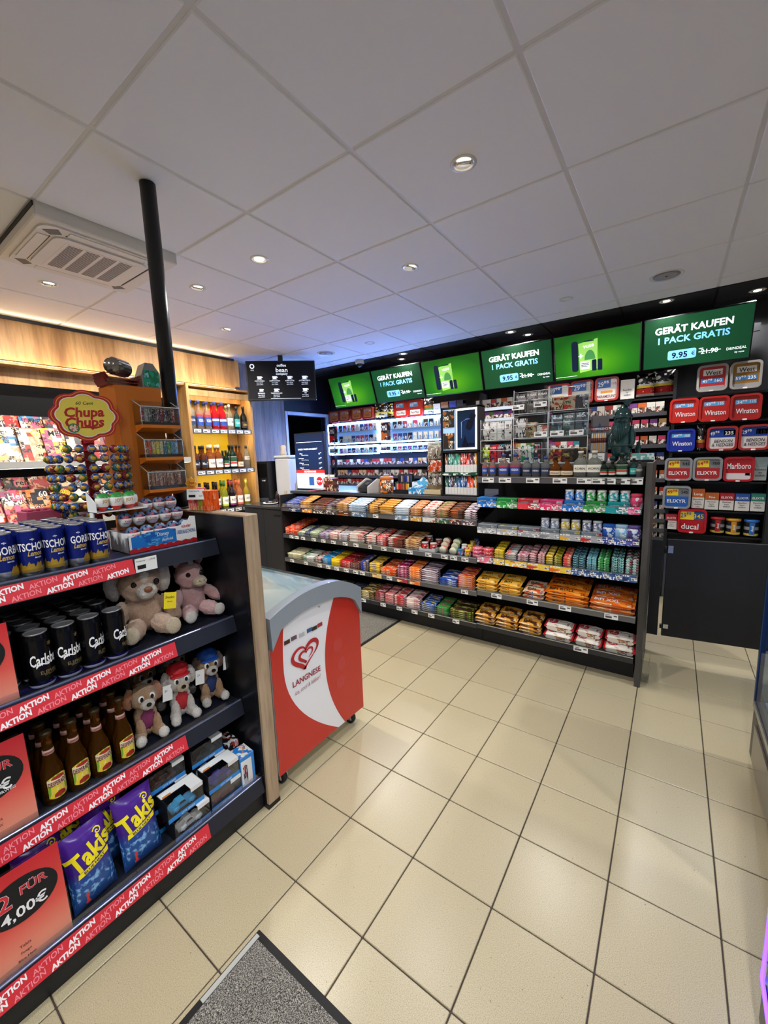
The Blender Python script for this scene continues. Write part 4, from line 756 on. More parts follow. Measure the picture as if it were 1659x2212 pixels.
for z_ in CZ:
    s_ = MB().box(CX0 + .016, CX1 - .02, CY0 + .028, CY1 - .028, z_ - .025, z_ - .0015).build('shelf_board', DARK, t, oo); r_ = MB().box(CX1 - .022, CX1 - .014, CY0 + .028, CY1 - .028, z_ - .045, z_ + .006, b=.002).build('price_rail', GREY, t, oo)
    for k in range(7): ptag('price_tag', r_, (CX1 - .013, CY0 + .09 + k * .1, z_ - .02), (0, 0, RZ), .075, .032)
MB().box(CX0, CX1, CY0 + .028, CY1 - .028, .0, .88).build('plinth', DARK, t, oo)
# bottles: profile kinds
def bottle_meshes(key, prof, glass, cap, labs, n=16):
    """prof: (r, z) list; cap: (z0, z1, r, material); labs: list of (z0, z1, r, material, text or None, text material)"""
    def mk():
        out = [MB().lathe(prof, n).mesh('bottle', glass)]
        z0, z1, r, m = cap; out.append(MB().lathe([(r * .95, z0), (r, z0), (r, z1 - .002), (r * .8, z1), (0, z1)], n).mesh('cap', m))
        for (a, b, rr, lm, tx, tm) in labs:
            q = MB(); nn = 14
            for i in range(nn):
                p, s_ = -1.35 + 2.7 * i / nn, -1.35 + 2.7 * (i + 1) / nn
                q.add([(rr * math.sin(p), -rr * math.cos(p), a), (rr * math.sin(s_), -rr * math.cos(s_), a), (rr * math.sin(s_), -rr * math.cos(s_), b), (rr * math.sin(p), -rr * math.cos(p), b)], [(0, 1, 2, 3)])
            if tx: q.wrap(tx, rr, (a + b) / 2, (b - a) * .3, 0, 1, 1.5, .04)
            out.append(q.mesh('label', [lm, tm or INK]))
        return out
    return cached(('btl', key), mk)
def gm(h, tr=.7): return mat('glass_' + h, h, .05, trans=tr, ior=1.3)
def rnd(R, H, nr, shoulder, neck0): return [(0, .004), (R * .92, 0), (R, .006), (R, shoulder), (R * .82, shoulder + .018), (nr, neck0), (nr, H - .01), (nr * 1.1, H - .01), (nr * 1.1, H)]
M_ = lambda h: mat('lab_' + h, h, .5)
KIND = {
 'clear_blue': lambda: bottle_meshes('cb', rnd(.038, .29, .013, .18, .225), gm('#eef4f6', .9), (.265, .295, .016, M_('#2a3f86')), [(.05, .13, .0386, M_('#2b3550'), 'VODKA', WINK)]),
 'red_vodka': lambda: bottle_meshes('rv', rnd(.038, .29, .014, .17, .22), gm('#d81f2a', .5), (.262, .295, .016, M_('#26377a')), [(.04, .12, .0386, M_('#2a4a9c'), None, None), (.09, .112, .0391, M_('#e8e4e4'), 'VODKA', RED)]),
 'clear_red': lambda: bottle_meshes('cr', rnd(.036, .29, .014, .17, .22), gm('#f3d6c8', .85), (.262, .295, .016, M_('#26377a')), [(.04, .14, .0366, M_('#2a4a9c'), 'VODKA', WINK), (.13, .15, .0369, M_('#c8342c'), None, None)]),
 'korn': lambda: bottle_meshes('ko', rnd(.034, .28, .012, .16, .21), gm('#e8efe0', .85), (.25, .28, .014, M_('#d8d4c8')), [(.05, .13, .0346, M_('#ece8d8'), 'KORN', INK)]),
 'teal': lambda: bottle_meshes('te', rnd(.033, .26, .013, .15, .195), gm('#2a4a48', .5), (.235, .262, .015, M_('#2b2f33')), [(.04, .125, .0336, M_('#3fb0a8'), 'GIN', WINK)]),
 'cream': lambda: bottle_meshes('cr2', rnd(.038, .27, .013, .15, .2), gm('#15110f', .1), (.24, .27, .015, M_('#1c1410')), [(.03, .1, .0386, M_('#3a2c22'), 'CREAM', mat('script_gold'))]),
 'black_label': lambda: bottle_meshes('bl', rnd(.04, .26, .014, .15, .19), gm('#6a3510', .5), (.23, .262, .016, INK), [(.03, .12, .0406, M_('#1a1a1c'), 'No 7', WINK)]),
 'white_label': lambda: bottle_meshes('wl', rnd(.038, .27, .014, .15, .2), gm('#a85a20', .6), (.235, .272, .016, M_('#d8d2c4')), [(.03, .12, .0386, M_('#ece6da'), 'WHISKEY', INK)]),
 'green_small': lambda: bottle_meshes('gs', rnd(.03, .21, .012, .12, .155), gm('#10241a', .2), (.185, .212, .014, M_('#20261e')), [(.03, .1, .0306, M_('#e2e2d8'), None, None), (.05, .066, .031, M_('#c0392b'), None, None), (.07, .1, .031, M_('#25502f'), None, None)]),
 'green_big': lambda: bottle_meshes('gb', rnd(.038, .27, .014, .16, .205), gm('#10241a', .2), (.24, .272, .016, M_('#20261e')), [(.03, .14, .0386, M_('#e2e2d8'), None, None), (.06, .08, .039, M_('#c0392b'), None, None), (.085, .135, .039, M_('#25502f'), None, None)]),
 'brandy': lambda: bottle_meshes('br', rnd(.036, .27, .012, .12, .19), gm('#8a4a14', .6), (.24, .272, .015, M_('#2a2018')), [(.025, .08, .0366, M_('#dccfae'), 'Chantre', INK)]),
 'clear': lambda: bottle_meshes('cl', rnd(.036, .26, .013, .15, .195), gm('#eef4f6', .9), (.23, .262, .015, M_('#3a3330')), [(.1, .14, .0366, M_('#cfc7b0'), 'CORN', INK)]),
 'wine_red': lambda: bottle_meshes('wr', rnd(.036, .30, .0135, .18, .22), gm('#1c0d10', .15), (.245, .302, .0148, M_('#2a1a1c')), [(.05, .12, .0366, M_('#e8e4da'), 'ROTWEIN', INK), (.02, .05, .0364, M_('#7a2420'), None, None)]),
 'wine_white': lambda: bottle_meshes('ww', rnd(.036, .31, .0135, .17, .22), gm('#b9c23a', .7), (.25, .312, .0148, M_('#2f6a34')), [(.05, .13, .0366, M_('#eceade'), 'WEISS', M_('#3a6a34')), (.03, .05, .0368, M_('#c8d048'), None, None)]),
 'wine_dark': lambda: bottle_meshes('wd', rnd(.036, .31, .0135, .17, .22), gm('#1d1016', .15), (.25, .312, .0148, M_('#8a1f3f')), [(.05, .13, .0366, M_('#eceade'), 'ROT', M_('#6a1f4a')), (.03, .05, .0368, M_('#7a2a6a'), None, None)]),
 'wine_rose': lambda: bottle_meshes('wo', rnd(.036, .31, .0135, .17, .22), gm('#e08a5a', .7), (.25, .312, .0148, M_('#e0724a')), [(.05, .13, .0366, M_('#eceade'), 'ROSE', M_('#b03a3a')), (.03, .05, .0368, M_('#d86a5a'), None, None)]),
 'wine_gold': lambda: bottle_meshes('wg', rnd(.036, .31, .0135, .17, .22), gm('#d8c23a', .7), (.25, .312, .0148, M_('#e8dc5a')), [(.05, .13, .0366, M_('#eceade'), 'SEKT', M_('#7a6a2a'))]),
}
BWORD = {'clear_blue': 'clear bottle with a dark label', 'red_vodka': 'red spirit bottle with a blue label', 'clear_red': 'pale spirit bottle with a blue label', 'korn': 'clear bottle with a cream label', 'teal': 'dark bottle with a teal label', 'cream': 'black liqueur bottle', 'black_label': 'brown bottle with a black label', 'white_label': 'amber bottle with a white label', 'green_small': 'small dark green bottle with a white label', 'green_big': 'large dark green bottle with a white label', 'brandy': 'amber brandy bottle', 'clear': 'clear bottle with a small label', 'wine_red': 'dark red wine bottle', 'wine_white': 'green wine bottle with a pale label', 'wine_dark': 'dark wine bottle with a wine-red cap', 'wine_rose': 'rose wine bottle with an orange cap', 'wine_gold': 'golden wine bottle with a yellow cap'}
def stand_bottle(kind, x, y, z, lab, sc=1., rz=RZ, group='bottles in the liquor cabinet', nm='bottle'):
    b = thing(nm, lab, 'bottle', (x, y, z), (0, 0, rz), group)
    for q in KIND[kind](): put(q.name, q, b, scale=(sc, sc, sc) if sc != 1 else None)
LIST = ((('clear_blue', 'clear_red', 'clear_red', 'red_vodka', 'red_vodka', 'korn', 'teal', 'cream'), 'top'), (('black_label', 'black_label', 'white_label', 'white_label', 'green_small', 'green_big', 'brandy', 'clear'), 'middle'), (('wine_red', 'wine_red', 'wine_red', 'wine_white', 'wine_dark', 'wine_rose', 'wine_gold'), 'bottom'))
for (ks, nm), z_ in zip(LIST, CZ):
    w_ = (CY1 - CY0 - .15) / (len(ks) - 1 if nm != 'bottom' else 7)
    for k, kd in enumerate(ks):
        y = CY0 + .07 + w_ * (k + (1 if nm == 'bottom' and k > 5 else 0)) if nm != 'bottom' else CY0 + .085 + k * .095
        stand_bottle(kd, -4.045, y, z_, '%s, %s in front, %s cabinet shelf' % (BWORD[kd], ORD[k], nm))
        if k < len(ks) - 1 and not (nm == 'top' and k > 5): stand_bottle(kd, -4.145, y + .028, z_, '%s, %s in the back row, %s cabinet shelf' % (BWORD[kd], ORD[k], nm))
# ---------------------------------------------------------------- coffee menu screen
p = at(604, 766, 'z', ZC); SX, SY = p.x, p.y; a0 = at(540, 800, 'y', SY); a1 = at(687, 800, 'y', SY)
ang = .12; wS = .98; t = thing('menu_screen', 'black hanging coffee menu screen', 'screen', (SX, SY, 2.16), (0, 0, ang + .62), None)
d_ = (Vector((SX, SY, 0)).length); wS = 147 / FPX * d_ * 1.0 * .93; hS = wS * .565; zc_ = at(613, 821, 'y', SY).z - 2.16
SCB = mat('menu_black', '#0b0d14', .55, spec=.2, emit='#0a1020', es=.25); MW = mat('menu_white', '#e8f2ff', emit='#dceaff', es=.85)
MB().box(-wS / 2, wS / 2, 0, .05, zc_ - hS / 2, zc_ + hS / 2, b=.004).build('housing', BLACK, t); MB().box(-wS / 2 + .012, wS / 2 - .012, -.0015, .0, zc_ - hS / 2 + .012, zc_ + hS / 2 - .012).build('display', SCB, t)
MB().box(-.025, .025, .02, .06, zc_ + hS / 2, ZC - 2.16 - .003).build('ceiling_post', BLACK, t)
u = wS / 1.47; q = MB(); Z_ = lambda v: zc_ + v * u
for i, (s_, dz, h_) in enumerate((('coffee', .32, .06), ('bean', .225, .10), ('company', .145, .05))): q.text(s_, T(.02 * u, -.0025, Z_(dz)), h_ * u, 0, .32 * u, .04)
def cup(x, z, s_): q.prism([(x - .05 * s_, z + .03 * s_), (x - .035 * s_, z - .025 * s_), (x + .035 * s_, z - .025 * s_), (x + .05 * s_, z + .03 * s_)], -.003, -.002, 'y').box(x - .055 * s_, x + .055 * s_, -.003, -.002, z - .035 * s_, z - .028 * s_).box(x + .05 * s_, x + .068 * s_, -.003, -.002, z + .0, z + .02 * s_)
for (x, z, s_, l) in ((-.46, .06, 1, 'CAFÉ CREMA'), (-.14, .06, 1, 'CAPPUCCINO'), (.18, .06, 1, 'CAFÉ LATTE'), (.5, .06, 1.1, 'LATTE MACCHIATO'), (-.44, -.2, .8, 'ESPRESSO'), (-.12, -.2, 1, 'TRINKSCHOKOLADE'), (.5, -.2, 1.1, 'TEE')):
    cup(x * u, Z_(z), s_ * u); q.text(l, T(x * u, -.0025, Z_(z - .065)), .026 * u, 0, .24 * u)
    for i, s2 in enumerate(('klein 2,20 €', 'gross 2,70 €')): q.text(s2, T(x * u, -.0025, Z_(z - .105 - .035 * i)), .02 * u, 0, .17 * u)
q.prism([(.05 * u * math.cos(i * PI / 10) - .6 * u, .05 * u * math.sin(i * PI / 10) + Z_(.3)) for i in range(20)], -.003, -.002, 'y'); q.text('UTZ', T(-.6 * u, -.0025, Z_(.22)), .025 * u); q.box(-.25 * u, .4 * u, -.003, -.002, Z_(-.385), Z_(-.378)); q.build('menu_print', MW, t)
MB().prism([(.03 * u * math.cos(i * PI / 6) - .6 * u, .03 * u * math.sin(i * PI / 6) + Z_(.3)) for i in range(12)], -.004, -.0031, 'y').build('emblem_leaf', SCB, t)

# ---------------------------------------------------------------- ice cream freezer (end face towards +x)
FXF, FY0, FY1 = -1.335, 1.008, 1.600
t = thing('ice_cream_freezer', 'red and white ice cream chest freezer with a grey arched rim', 'freezer', (FXF, (FY0 + FY1) / 2, 0), (0, 0, RZ)); hw = (FY1 - FY0) / 2
FRED = mat('freezer_red', '#c3271f', .25, coat=.3); FWH = mat('freezer_white', '#ecedf2', .22, coat=.3); FGR = mat('freezer_grey', '#8d97a0', .28, coat=.2)
def topz(x, lo=0.): return .872 - .030 * (abs(x + .02) / hw) ** 1.6 - .095 * max(0, (abs(x) / hw - .25)) ** 1.8 * (1.15 if x > 0 else .55) - lo
N_ = 24; xs = [-hw + 2 * hw * i / N_ for i in range(N_ + 1)]; LEN = 1.15
MB().prism([(-hw + .006, .09), (hw - .006, .09)] + [(x * .985, topz(x) - .03) for x in reversed(xs)], .004, LEN, 'y', smooth=False).build('body', FWH, t)
# end panel: white band with red bow shaped sides
def curveL(z): v = (z - .09) / .75; return -hw + .165 * (1 - 0) * 0 + (-.0 + .155 * (2 * (v - .62)) ** 2 * (1.35 if v < .62 else .35)) + .062
def curveR(z): v = (z - .09) / .75; return .02 + .12 * (2 * (v - .5)) ** 2 * (1.0 if v > .5 else 1.0) + (.0)
zs = [.09 + .77 * i / 22 for i in range(23)]
MB().prism([(-hw, .088), (hw, .088)] + [(x, topz(x) - .02) for x in reversed(xs)], -.004, .004, 'y').build('end_panel', FWH, t)
def clampz(x, z): return min(z, topz(max(-hw, min(hw, x))) - .02)
Lp = [(min(hw, max(-hw, curveL(z))), clampz(curveL(z), z)) for z in zs]; Rp = [(min(hw, curveR(z)), clampz(curveR(z), z)) for z in zs]
MB().prism([(-hw, .088)] + Lp + [(-hw, topz(-hw) - .02)], -.0055, -.0038, 'y').build('red_side', FRED, t); MB().prism([(hw, .088)] + Rp[::1] + [(hw, topz(hw) - .02)], -.0055, -.0038, 'y').build('red_side', FRED, t)
# grey rim
rim_in = [(x, topz(x) - .078 - (.06 * max(0, abs(x) / hw - .82) / .18)) for x in xs]
MB().prism([(x * 1.012, topz(x) + .004) for x in xs] + list(reversed(rim_in)), -.022, .03, 'y', smooth=False).build('rim', FGR, t)
for s_ in (-1, 1): MB().box(s_ * hw - (.02 if s_ > 0 else 0), s_ * hw + (0 if s_ > 0 else .02), .03, LEN, topz(s_ * hw) - .1, topz(s_ * hw), b=.006).build('side_rim', FGR, t)
MB().prism([(x * .93, topz(x) + .002) for x in xs] + [(x * .93, topz(x) - .004) for x in reversed(xs)], .03, LEN - .03, 'y', smooth=True).build('glass_lid', GLASS, t)
MB().box(-hw + .03, hw - .03, .06, LEN - .04, .55, .56).build('inner_floor', FWH, t)
MB().lathe([(.0, -.0075), (.007, -.0075), (.008, -.004)], 12, M=T(.0, -.003, .775, rx=0) @ T(rx=PI / 2 * 0)).build('lock', CHROME, t)
# heart mark and lettering
hm = MB(); ca, sa = math.cos(.30), math.sin(.30)
def heart(s_, a0_, a1_, cx, cz, n=40):
    P_ = []
    for i in range(n + 1):
        v = a0_ + (a1_ - a0_) * i / n; hx = 16 * math.sin(v) ** 3; hz = 13 * math.cos(v) - 5 * math.cos(2 * v) - 2 * math.cos(3 * v) - math.cos(4 * v)
        P_.append((cx + s_ * 1.12 * (hx * ca + hz * sa * .3), cz + s_ * .9 * (hz * ca + hx * sa * .25)))
    return P_
hx0, hz0 = -.105, .575
hm.strip(heart(.0046, 2.05, 2 * PI - .0 + .0, hx0, hz0)[::1], [.002 + .008 * math.sin(PI * min(1, i / 40 * 1.05)) for i in range(41)], -.0068); hm.strip(heart(.0046, 0, 2.05, hx0, hz0), [.002 + .008 * math.sin(PI * (1 - i / 40) * .9 + .1) for i in range(41)], -.0068)
hm.strip(heart(.0024, 2.6, 2 * PI - .0, hx0 + .004, hz0 - .004), [.0015 + .006 * math.sin(PI * i / 40) for i in range(41)], -.0068); hm.strip(heart(.0024, 0, 2.3, hx0 + .004, hz0 - .004), [.0015 + .0035 * math.sin(PI * (1 - i / 40)) for i in range(41)], -.0068)
hm.build('heart_mark', mat('mark_red', '#b8202a', .4), t)
MB().text('LANGNESE', T(hx0 + .002, -.0068, .468), .028, 0, .175, .05).build('lettering', mat('mark_wine', '#9c1f3a', .4), t); MB().text('ice, cool & lekker!', T(hx0 + .005, -.0068, .425, ry=-.04), .022, 0, .165, .0, .25).build('script_lettering', mat('mark_script', '#a86a78', .4), t)
for k, (x, h_) in enumerate(((-.205, '#4a2a20'), (-.165, '#6a5560'), (-.118, '#b9bcc0'), (-.07, '#3a5a8a'), (-.038, '#2a2a22'), (-.002, '#a8343a'))): MB().box(x - .016, x + .016, -.0066, -.0054, .668 + (k % 2) * .003, .686 + (k % 2) * .003).build('brand_badge', mat('badge_' + h_, h_, .4), t)
for k, (x, z, r_) in enumerate(((.115, .53, .04), (.135, .42, .034), (.12, .325, .034))): MB().prism([(x + r_ * .85 * math.cos(i * PI / 12), z + r_ * math.sin(i * PI / 12)) for i in range(24)], -.0062, -.0054, 'y').build('pale_disc', mat('disc_pink', '#c33b38', .3), t)
# castors
for (x, y) in ((hw - .05, .06), (-hw + .05, .06), (hw - .05, LEN - .08), (-hw + .05, LEN - .08)):
    c = MB().box(x - .018, x + .018, y - .02, y + .02, .06, .09).prism([(y - .03, .03), (y + .012, .024), (y + .02, .07), (y - .02, .07)], x - .022, x - .016, 'x').prism([(y - .03, .03), (y + .012, .024), (y + .02, .07), (y - .02, .07)], x + .016, x + .022, 'x').build('castor', mat('castor_fork', '#a9a9a4', .4, .3), t)
    MB().lathe([(0, -.012), (.029, -.012), (.031, 0), (.029, .012), (0, .012)], 16, M=T(x, y - .008, .031, ry=PI / 2)).build('wheel', TYR, c)
for k, (x, y, h_) in enumerate(((-.2, .2, '#c8342c'), (-.05, .22, '#2f5aa0'), (.1, .2, '#e8e4da'), (-.2, .45, '#3a2a20'), (0, .5, '#d8a03a'), (.15, .48, '#b03a4a'), (-.1, .75, '#e8e4da'), (.1, .8, '#6a3a8a'))):
    i_ = thing('ice_cream_pack', 'wrapped ice cream pack inside the freezer, %s from the end face' % ORD[k], 'ice cream', (FXF - y, (FY0 + FY1) / 2 + x, .56), (0, 0, RZ + k), 'ice cream packs in the freezer'); put('pack', cached(('icp', h_), lambda: bag_mesh(.10, .15, .04, 'pack', pmat(h_, '#f0f0f0', '#2a2a2a', k), 8, 10)), i_, (0, .1, .03), (PI / 2, 0, 0))
# ---------------------------------------------------------------- mats
def carpet_mat():
    m = mat('carpet', '#77746e', .95); N, L, b = nodes(m); g = N.new('ShaderNodeNewGeometry').outputs['Position']
    k = noi(N, L, mapping(N, L, g, (1, .55, 1)), 560., 2., .6); c = ramp(N, L, k, [(.38, '#2a2825'), (.5, '#7a756c'), (.62, '#cfc9ba')]); L.new(c, b.inputs['Base Color']); bump(N, L, b, k, 1., .006); return m
CPM = carpet_mat(); RUB = mat('mat_rubber', '#1d1c1a', .7)
def floor_mat_obj(x0, x1, y0, y1, lab, tab=False):
    t = thing('door_mat', lab, 'mat', ((x0 + x1) / 2, (y0 + y1) / 2, 0)); a, b = (x1 - x0) / 2, (y1 - y0) / 2
    MB().box(-a, a, -b, b, 0, .004, b=.002).build('rubber_edge', RUB, t)
    v, f = [], []; nx, ny = int(a * 2 / .02), int(b * 2 / .02)
    for j in range(ny + 1):
        for i in range(nx + 1): v.append((-a + .022 + (2 * a - .044) * i / nx, -b + .022 + (2 * b - .044) * j / ny, .0075 + .0025 * noise.noise(Vector((i * .9, j * .9, 3)))))
    for j in range(ny):
        for i in range(nx): q = j * (nx + 1) + i; f.append((q, q + 1, q + nx + 2, q + nx + 1))
    MB().add(v, f, 0, True).box(-a + .022, a - .022, -b + .022, b - .022, .003, .005).build('pile', CPM, t)
    if tab: MB().box(-a + .004, -a + .018, b - .20, b - .012, .0038, .0048).build('grey_label', mat('mat_label', '#b8b8b0', .6), t)
floor_mat_obj(-.985, .25, -.55, .622, 'grey speckled mat with a black edge in the foreground', True); floor_mat_obj(-3.05, -1.893, 1.75, 2.86, 'grey speckled mat behind the freezer at the candy shelf')
# ---------------------------------------------------------------- candy counter (faces -y)
GY = 2.745; MX = (-3.255, -2.142, -1.135, -.128)
def xat(px, y, z):
    k = px - 829.5; B = Vector((0, y, z - CAMH)); return (k * B.dot(FW) - FPX * B.dot(RT)) / (RT.x * FPX - k * FW.x)
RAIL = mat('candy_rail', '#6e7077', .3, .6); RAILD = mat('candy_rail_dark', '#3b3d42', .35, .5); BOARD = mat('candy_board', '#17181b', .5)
TL = (.93, .65, .397, .145); TR = (1.248, 1.075, .885, .665, .41, .15)
UNITS = []
for k in range(3):
    nm = ('beside the coffee counter', 'in the middle of the candy counter', 'at the swing door end')[k]
    u_ = thing('candy_shelf_unit', 'black candy shelf unit ' + nm, 'shelf', (MX[k], GY, 0)); UNITS.append(u_); x1 = MX[k + 1] - MX[k] - .004; h_ = 1.09 if k < 2 else 1.33
    MB().box(0, x1, .44, .46, .05, h_).build('back_panel', BOARD, u_); MB().box(0, x1, .12, .44, 0, .10).build('plinth', BOARD, u_)
    for z_ in (TL if k < 2 else TR):
        dep = .43 if k < 2 or z_ < 1.2 else .12; sl_ = .13 if k < 2 else 0.
        if z_ in (TL[0], TR[0]): sl_ = .20 if k < 2 else 0.
        up = .04 if z_ == TR[0] else .018
        s_ = MB().prism([(.004, z_ + up), (dep, z_ + up + sl_ * dep), (dep, z_ + .006 + sl_ * dep), (.004, z_)], 0, x1, 'x').build('shelf_board', BOARD, u_)
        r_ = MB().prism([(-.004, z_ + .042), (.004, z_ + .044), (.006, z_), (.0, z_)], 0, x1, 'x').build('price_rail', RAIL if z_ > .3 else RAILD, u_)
        if z_ != TR[0]: MB().prism([(.002, z_ + .040), (.004, z_ + .040), (.010, z_ + .075), (.008, z_ + .075)], .004, x1 - .004, 'x').build('clear_lip', ACRYL, s_)
        MB().box(0, x1, -.0055, -.0035, z_ + .036, z_ + .042).build('bright_edge', CHROME, r_)
        s_['zz'] = z_; r_['zz'] = z_
    if k == 0: MB().box(-.02, 0, .0, .46, 0, 1.09).build('side_panel', BOARD, u_)
EPM = wood('end_panel_grey', '#4a4745', '#37352f', '#5a5652', (1, 1, .15)); ep = MB().box(MX[3] - MX[2] + .006, MX[3] - MX[2] + .038, .012, .60, 0, 1.372, b=.002).build('end_panel', EPM, UNITS[2])
def rail_of(k, z_): return [c for c in UNITS[k].children if c.name.startswith('price_rail') and abs(c['zz'] - z_) < 1e-6][0]
def rtag(px, z_, w=.055, h=.03, col=None):
    x = xat(px, GY, z_ + .02); k = 0 if x < MX[1] else 1 if x < MX[2] else 2; r_ = rail_of(k, z_)
    w = min(w, 2 * min(x - MX[k] - .002, MX[k + 1] - x - .006)); w = round(max(w, .02), 3)
    if col is None: ptag('price_tag', r_, (x - MX[k], -.0045, z_ + .019), (.05, 0, 0), w, h)
    else: put('brand_strip', cached(('bst', w, h), lambda: MB().box(-w / 2, w / 2, -.001, .001, -h / 2, h / 2).mesh('brand_strip', WHITE)), r_, (x - MX[k], -.0042, z_ + .020), (.05, 0, 0), mats=[col])
C1 = lambda c: 600 + c / 3.606
for c in (735 + 30,): rtag(C1(c), TL[0])
for (a, b, h1, h2) in ((90, 185, '#2b3350', '#9aa0b0'), (190, 270, '#c98a3a', '#5a3520'), (275, 370, '#3a3230', '#8a8a8a'), (372, 455, '#4a4448', '#c8c8c8'), (460, 570, '#4a3830', '#b06a3a'), (575, 692, '#5a7a9a', '#d8dce0'), (910, 1025, '#7a93ad', '#e8eaec'), (1030, 1125, '#c8a050', '#6a4a2a'), (1127, 1230, '#dcdcd8', '#a85a3a'), (1233, 1335, '#3a5a45', '#c8a07a'), (1338, 1435, '#4a2f26', '#d0703a'), (1437, 1545, '#5a4a4c', '#c8b8c0')):
    w_ = xat(C1(b), GY, TL[0]) - xat(C1(a), GY, TL[0]); rtag((C1(a) + C1(b)) / 2, TL[0] - 0, round(w_, 2) - .01, .036, pmat(h1, h2, '#e6e2da', a % 7, .4, (2, 1, 1.5), .6, .62))
for c in (110, 150, 200, 283, 357, 435, 528, 612, 722, 828, 932, 1030, 1175, 1300, 1372, 1460): rtag(C1(c), TL[1])
for c in (115, 222, 330, 395, 462, 536, 610, 662, 872, 1457): rtag(C1(c), TL[2])
for c, h1 in ((775, '#d8bc7a'), (970, '#9a3a4a'), (1070, '#d07a4a')): rtag(C1(c), TL[2], .1, .034, pmat(h1, '#e8d0a0', '#6a2a20', 3, .4, (2, 1, 1.5), .6, .62))
for c in (670, 823, 950, 1068, 1198, 1390): rtag(C1(c), TL[3])
C3 = lambda c: 1000 + c / 3.95; C4 = lambda c: 980 + c / 3.77
for c in (215, 360, 597, 828, 1037, 1165, 1280, 1375, 1480): rtag(C3(c), TR[0], .085, .034)
def strip_row(z_, L_):
    for (a, b, h1, h2) in L_:
        w_ = xat(C3(b), GY, z_) - xat(C3(a), GY, z_); rtag((C3(a) + C3(b)) / 2, z_, round(w_, 3) - .002, .042, pmat(h1, h2, '#f4f4f4', a % 5, .35, (2, 1, 1.4), .62, .66)); rtag(C3(b) - 5, z_, .03, .018)
strip_row(TR[1], ((122, 285, '#2f7fd0', '#1a5aa0'), (287, 462, '#3a9a4a', '#1f7a3a'), (464, 655, '#d8505a', '#b02a3a'), (657, 845, '#d8507a', '#e890a8'), (847, 1020, '#2f7fd0', '#1a5aa0'), (1022, 1210, '#4a9a5a', '#2f7a45'), (1214, 1405, '#2f9aa0', '#1a7a86'), (1408, 1510, '#e05a90', '#f0a0c0')))
strip_row(TR[2], ((122, 285, '#b4b8bc', '#90949a'), (287, 462, '#b4b8bc', '#d8b040'), (466, 655, '#a8acb0', '#b84a4a'), (658, 820, '#b0b4b8', '#888c92'), (823, 1000, '#b0b4b8', '#d8b040'), (1003, 1188, '#a4a8ac', '#b83a3a'), (1190, 1285, '#2a3f8a', '#4a6ab8'), (1287, 1385, '#3a5aa8', '#8ab0d8'), (1388, 1495, '#3a3a7a', '#6a6ab0')))
strip_row(TR[3], ((110, 258, '#e08098', '#f0c0c8'), (260, 355, '#e8c850', '#c89a20'), (357, 545, '#e8c850', '#c0504a'), (548, 735, '#e8c850', '#b84a50'), (738, 920, '#e8c850', '#d8703a'), (925, 1030, '#3a5a86', '#20365a'), (1032, 1135, '#3a5a86', '#20365a'), (1137, 1245, '#3a5a86', '#20365a'), (1247, 1355, '#3a5a86', '#20365a'), (1358, 1480, '#3a5a86', '#20365a')))
for c in (350, 642, 907, 1283): rtag(C4(c), TR[4], .075, .034)
for c in (1035,): rtag(C4(c), TR[5], .085, .034)
# unit meshes that products share
def ubar():
    v = []; f = []; st = ((-.5, .12, .98), (-.45, .18, .98), (-.40, .8, .96), (-.2, 1, 1), (.2, 1, 1), (.40, .8, .96), (.45, .18, .98), (.5, .12, .98))
    for (x, h_, d_) in st: v += [(x, -.5 * d_, .5 - .25 * h_), (x, .5 * d_, .5 - .25 * h_), (x, .5 * d_, .5 + .2 * h_), (x, .3 * d_, .5 + .5 * h_), (x, -.3 * d_, .5 + .5 * h_), (x, -.5 * d_, .5 + .2 * h_)]
    for (x, h_, d_) in (): pass
    for i in range(len(st) - 1):
        for j in range(6): f.append((i * 6 + j, i * 6 + (j + 1) % 6, i * 6 + 6 + (j + 1) % 6, i * 6 + 6 + j))
    f += [tuple(range(6))[::-1], tuple(range(42, 48))]
    mb = MB().add(v, [q[::-1] for q in f], 0, False); 
    for i, p in enumerate(mb.v):
        if p[2] < .5: mb.v[i] = (p[0], p[1], .5 - (.5 - p[2]) * 2)
    return mb
UBAR = ubar().mesh('wrapper', WHITE); UBOX = MB().box(-.5, .5, -.5, .5, 0, 1, b=.02).mesh('carton', WHITE)
UROLL = MB().lathe([(.47, 0), (.5, .06), (.5, .94), (.47, 1)], 16).mesh('roll', WHITE); UCYL = MB().lathe([(.47, -.5), (.5, -.46), (.5, .46), (.47, .5)], 16, M=T(ry=PI / 2)).mesh('roll', WHITE)
UTUB = MB().lathe([(.40, 0), (.46, .03), (.5, .3), (.47, .62), (.42, .74), (.42, .80)], 14).mesh('tub', WHITE); ULID = MB().lathe([(.43, .79), (.45, .80), (.45, .97), (.40, 1.0), (0, 1.0)], 14).mesh('lid', WHITE)
UPOU = bag_mesh(1, 1, 1, 'wrapper', WHITE, 10, 10)
SHAPE = {'bar': ('chocolate_bar', UBAR), 'bar2': ('candy_bar', UBAR), 'box': ('candy_box', UBOX), 'gum': ('gum_pack', UBAR), 'pouch': ('snack_pack', UBAR), 'bar4': ('wafer_bar', UBAR), 'tea': ('tea_pouch', UBAR)}
COLN = {}
